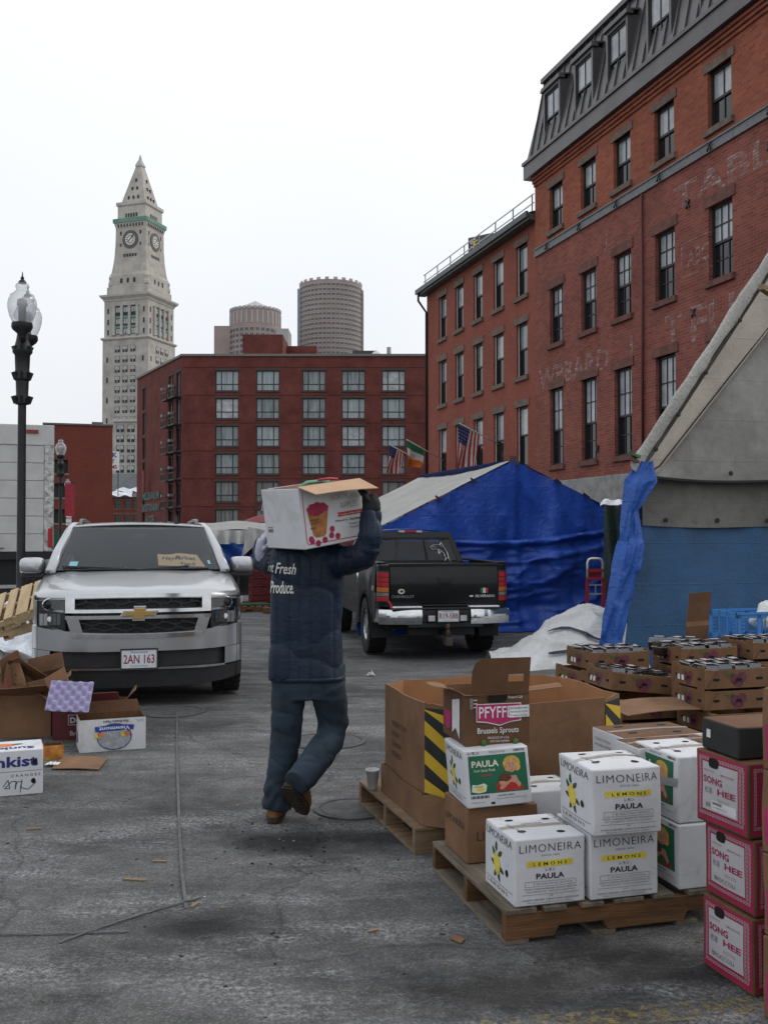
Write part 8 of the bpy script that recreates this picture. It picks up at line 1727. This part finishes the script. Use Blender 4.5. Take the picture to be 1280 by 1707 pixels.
def stall():
    o = thing('white_tarp_stall', 'far market stall with white roof tarp and blue front behind the SUV', 'tent', P(390, 1000, 26.0)); b0 = o.location.copy(); b0.z = -.27; o.location.z = -.27
    L = lambda px, py, Y: tuple(P(px, py, Y) - b0)
    q = MB().use(GRW); q.grid(lambda u, v: L(325 + 135 * u, 884 - 14 * v + 2 * math.sin(u * 9), 25.6 + .9 * v), 20, 4); q.build('roof_sheet', o, smooth=True, fix=False)
    q = MB().use(WTP); q.grid(lambda u, v: L(325 + 125 * u, 907 - 23 * v, 25.5 + .12 * math.sin(u * 40) * (1 - v)), 60, 5); q.build('valance', o, smooth=True, fix=False)
    q = MB().use(BLUB); q.grid(lambda u, v: L(325 + 85 * u, 945 - 40 * v + 8 * u * (1 - v), 25.7 + .2 * math.sin(u * 8 + v * 5)), 30, 8); q.build('front_sheet', o, smooth=True, fix=False)
    q = MB().use(WTP); q.grid(lambda u, v: L(402 + 12 * v + 50 * u, 930 - 52 * v * (1 - .2 * u) - 46 * u * (1 - v), 25.1 + .2 * math.sin(u * 9 + v * 3)), 16, 10); q.build('folded_sheet', o, smooth=True, fix=False)
    q = MB().use(BLU); q.grid(lambda u, v: L(388 + 55 * u, 960 - 14 * v - 48 * u ** 1.4, 25.0 + .15 * math.sin(u * 9)), 14, 5); q.build('hanging_edge', o, smooth=True, fix=False)
    q = MB().use(mat('stall_shade_backing', (.05, .042, .04), .9, var=.4, scale=3)); q.grid(lambda u, v: L(330 + 130 * u, 992 - 100 * v, 26.6), 6, 6); q.build('shade_backing', o, fix=False)  # dark backing: the dimness under the canopy is put into its colour
    for px in (336, 398, 450): MB().use(POLE).tube([L(px, 1005, 26.2), L(px, 880, 26.2)], .03, 6).build('pole', o)
stall()
CRR = mat('red_crate_plastic', (.11, .014, .014), .55, var=.3, scale=4)
for k in range(5):
    p_ = P(419, 995, 24.6); z_ = -.27 + k * .20
    q = MB().use(CRR); q.box(0, .6, 0, .4, 0, .03); q.box(0, .6, 0, .02, .14, .19); q.box(0, .6, .38, .4, .14, .19); q.box(0, .02, .02, .38, .14, .19); q.box(.58, .6, .02, .38, .14, .19)
    for x in (.0, .19, .38, .57): q.box(x, x + .03, 0, .02, .03, .14); q.box(x, x + .03, .38, .4, .03, .14)
    for y in (.02, .18, .34): q.box(0, .02, y, y + .04, .03, .14); q.box(.58, .6, y, y + .04, .03, .14)
    q.box(.02, .58, .02, .38, .031, .12)
    o_ = q.build('red_crate', loc=(p_.x, p_.y, z_), rz=TH); tag(o_, ('lowest', 'second lowest', 'middle', 'second highest', 'highest')[k] + ' red plastic crate in the stack left of the walker', 'crate', 'red crates by the far stall')
c = Carton('small_white_carton', 'small white carton on the ground at the far stall', 'carton', P(393, 990, 24.9) * 1.0, TH, .19, .2, .27, WCB, None, seed=70); c.o.location.z = -.27
q = MB(); c.rect(q, SKB, 'front', .04, .06, .10, .2); c.done(q, 'printed_front')
c = Carton('small_dark_carton', 'small dark red carton beside the small white carton at the stall', 'carton', P(406, 990, 24.6), TH, .26, .2, .17, DRC, None, seed=71); c.o.location.z = -.27
p_ = GP(395, 1021); pallet('old pallet lying flat far behind the walker', p_ + Vector((0, 0, .001)), TH, 1.1, 1.0, .13, mt=(PALO, PALO), group='flat far pallets'); pallet('second flat old pallet far behind, right of the first', p_ + Vector((.65, -.35, .001)), R(4), .9, .3, .13, mt=(PALO, PALO), group='flat far pallets')
q = MB().use(mat('green_board', (.02, .07, .035), .8)); q.box(0, .75, 0, .5, .135, .17); o_ = q.build('green_board', loc=p_ + Vector((.0, .25, 0)), rz=TH); tag(o_, 'green board lying on the far flat pallet', 'board')
um = thing('red_umbrella', 'red market umbrella top showing left of the carried box', 'umbrella', P(443, 900, 40) * 1.0); um.location.z = -.27; zt_ = P(443, 856, 40).z + .27; ze_ = P(443, 871, 40).z + .27
q = MB().use(mat('umbrella_red', (.15, .018, .022), .7)); q.lathe([(1.05, ze_), (.5, (zt_ + ze_) / 2 + .04), (.02, zt_)], 8, cap=False); q.build('canopy', um, fix=False); MB().use(POLE).tube([(0, 0, 0), (0, 0, zt_)], .03, 6).build('pole', um)
# ================================================================== things on the asphalt
IRON = mat('manhole_iron', (.075, .075, .077), .7, .2, var=.35, scale=14, bump=.4)
for px, py, r_, lab in ((287, 1187, .30, 'round manhole cover in the asphalt just before the silver SUV'), (545, 1236, .30, 'round manhole cover in the asphalt behind the walker\'s legs'), (588, 1349, .225, 'round manhole cover beside the bulk bin pallet')):
    c0 = GP(px, py); q = MB().use(IRON); q.lathe([(r_, .001), (r_, .010), (r_ - .03, .010), (r_ - .032, .004), (r_ - .04, .004), (r_ - .042, .008), (.001, .009)], 40); o_ = q.build('manhole_cover', loc=c0, autosmooth=30); tag(o_, lab, 'manhole cover', 'manhole covers')
STRP = mat('grey_strapping', (.085, .085, .083), .6, var=.3, scale=10)
def strap(pts, lab, w_=.015):
    q = MB().use(STRP); g = []
    fine = []
    for a, b in zip(pts, pts[1:]):
        for k in range(6): t = k / 6; fine.append((a[0] + (b[0] - a[0]) * t, a[1] + (b[1] - a[1]) * t))
    fine.append(pts[-1]); P3 = [GP(*p) for p in fine]
    for i, p in enumerate(P3):
        d = (P3[min(i + 1, len(P3) - 1)] - P3[max(i - 1, 0)]).normalized(); n_ = Vector((-d.y, d.x, 0)) * w_ / 2; zz_ = Vector((0, 0, .004 + .006 * abs(math.sin(i * 1.3)))); g.append([tuple(p - n_ + zz_), tuple(p + n_ + zz_)])
    q.loft(g, cap=False, close=False); o_ = q.build('packing_strap', solid=.002, fix=False); tag(o_, lab, 'strap', 'loose packing straps on the ground')
strap([(296, 1180), (295, 1240), (297, 1310), (300, 1400), (304, 1460), (311, 1517)], 'long grey packing strap running up the asphalt towards the SUV'); strap([(100, 1573), (170, 1548), (250, 1522), (338, 1497)], 'slanting grey packing strap crossing the long one', .011); strap([(-10, 1560), (80, 1559), (150, 1557), (216, 1555)], 'short level packing strap at the lower left', .010)
lt = MB(); random.seed(5); WD = mat('wood_splinter', (.24, .16, .09), .8); LFL = mat('leaf_scrap', (.06, .07, .025), .8); DKB = mat('dark_crumb', (.02, .018, .016), .9); PWT = mat('paper_white', (.58, .58, .57))
for k in range(170):
    px, py = random.uniform(-20, 1260), random.choice([random.uniform(1060, 1400), random.uniform(1200, 1700)])
    g0 = GP(px, py); s_ = random.uniform(.0025, .007); a = random.uniform(0, 3.14); m_ = random.choice([WD, DKB, DKB, DKB, DKB, LFL, STRP, STRP, PWT if k % 3 == 0 else DKB]); el_ = random.uniform(1, 5) if m_ is WD else random.uniform(.8, 2)
    lt.use(m_).box(-s_ * el_, s_ * el_, -s_ * .6, s_ * .6, 0, s_ * .5, Matrix.Translation(g0 + Vector((0, 0, .001))) @ Matrix.Rotation(a, 4, 'Z') @ Matrix.Rotation(random.uniform(-.2, .2), 4, 'X'))
for k in range(70):
    px, py = 470 + random.gauss(0, 70), 1405 + random.gauss(0, 25); g0 = GP(px, py); s_ = random.uniform(.003, .007); lt.use(random.choice([DKB, DKB, LFL, WD])).box(-s_, s_, -s_ * .7, s_ * .7, 0, s_ * .6, Matrix.Translation(g0 + Vector((0, 0, .001))) @ Matrix.Rotation(random.uniform(0, 3), 4, 'Z'))
o_ = lt.build('ground_litter', fix=False); tag(o_, 'small crumbs, splinters and leaf scraps scattered over the asphalt', kind='stuff')
for px, py, L, a, lab in ((58, 1383, .075, .2, 'wood splinter on the asphalt left of the strap'), (266, 1437, .07, -.1, 'pale wood splinter just left of the long strap'), (225, 1468, .11, -.15, 'long thin splinter left of the long strap'), (325, 1510, .06, 1.2, 'brown leaf at the end of the long strap'), (622, 1553, .05, .5, 'small orange splinter in the open asphalt')):
    q = MB().use(WD); g0 = GP(px, py); q.box(-L / 2, L / 2, -.006, .006, .001, .009, Matrix.Rotation(a, 4, 'Z')); o_ = q.build('wood_splinter', loc=g0, bevel=.002); tag(o_, lab, 'litter', 'wood splinters')
# faded yellow road paint at the lower right
m, n, l, b = newmat('worn_yellow_paint'); b.inputs['Base Color'].default_value = (.34, .25, .07, 1); b.inputs['Roughness'].default_value = .8
t = n.new('ShaderNodeTexCoord'); nz = n.new('ShaderNodeTexNoise'); nz.inputs['Scale'].default_value = 22; nz.inputs['Detail'].default_value = 8; nz.inputs['Roughness'].default_value = .8; l.new(t.outputs['Object'], nz.inputs['Vector']); r = n.new('ShaderNodeValToRGB'); r.color_ramp.elements[0].position = .48; r.color_ramp.elements[0].color = (0, 0, 0, 1); r.color_ramp.elements[1].position = .62; r.color_ramp.elements[1].color = (.55, .55, .55, 1); l.new(nz.outputs[0], r.inputs[0]); l.new(r.outputs[0], b.inputs['Alpha'])
a0, a1 = GP(1000, 1700), GP(1300, 1672); d = (a1 - a0).normalized(); n_ = Vector((-d.y, d.x, 0)) * .06
q = MB().use(m); q.quad(*[tuple(p + Vector((0, 0, .004))) for p in (a0 - n_ - d * .4, a1 - n_ + d, a1 + n_ + d, a0 + n_ - d * .4)]); o_ = q.build('road_paint', fix=False); tag(o_, 'worn yellow paint line on the asphalt at the lower right', kind='structure')
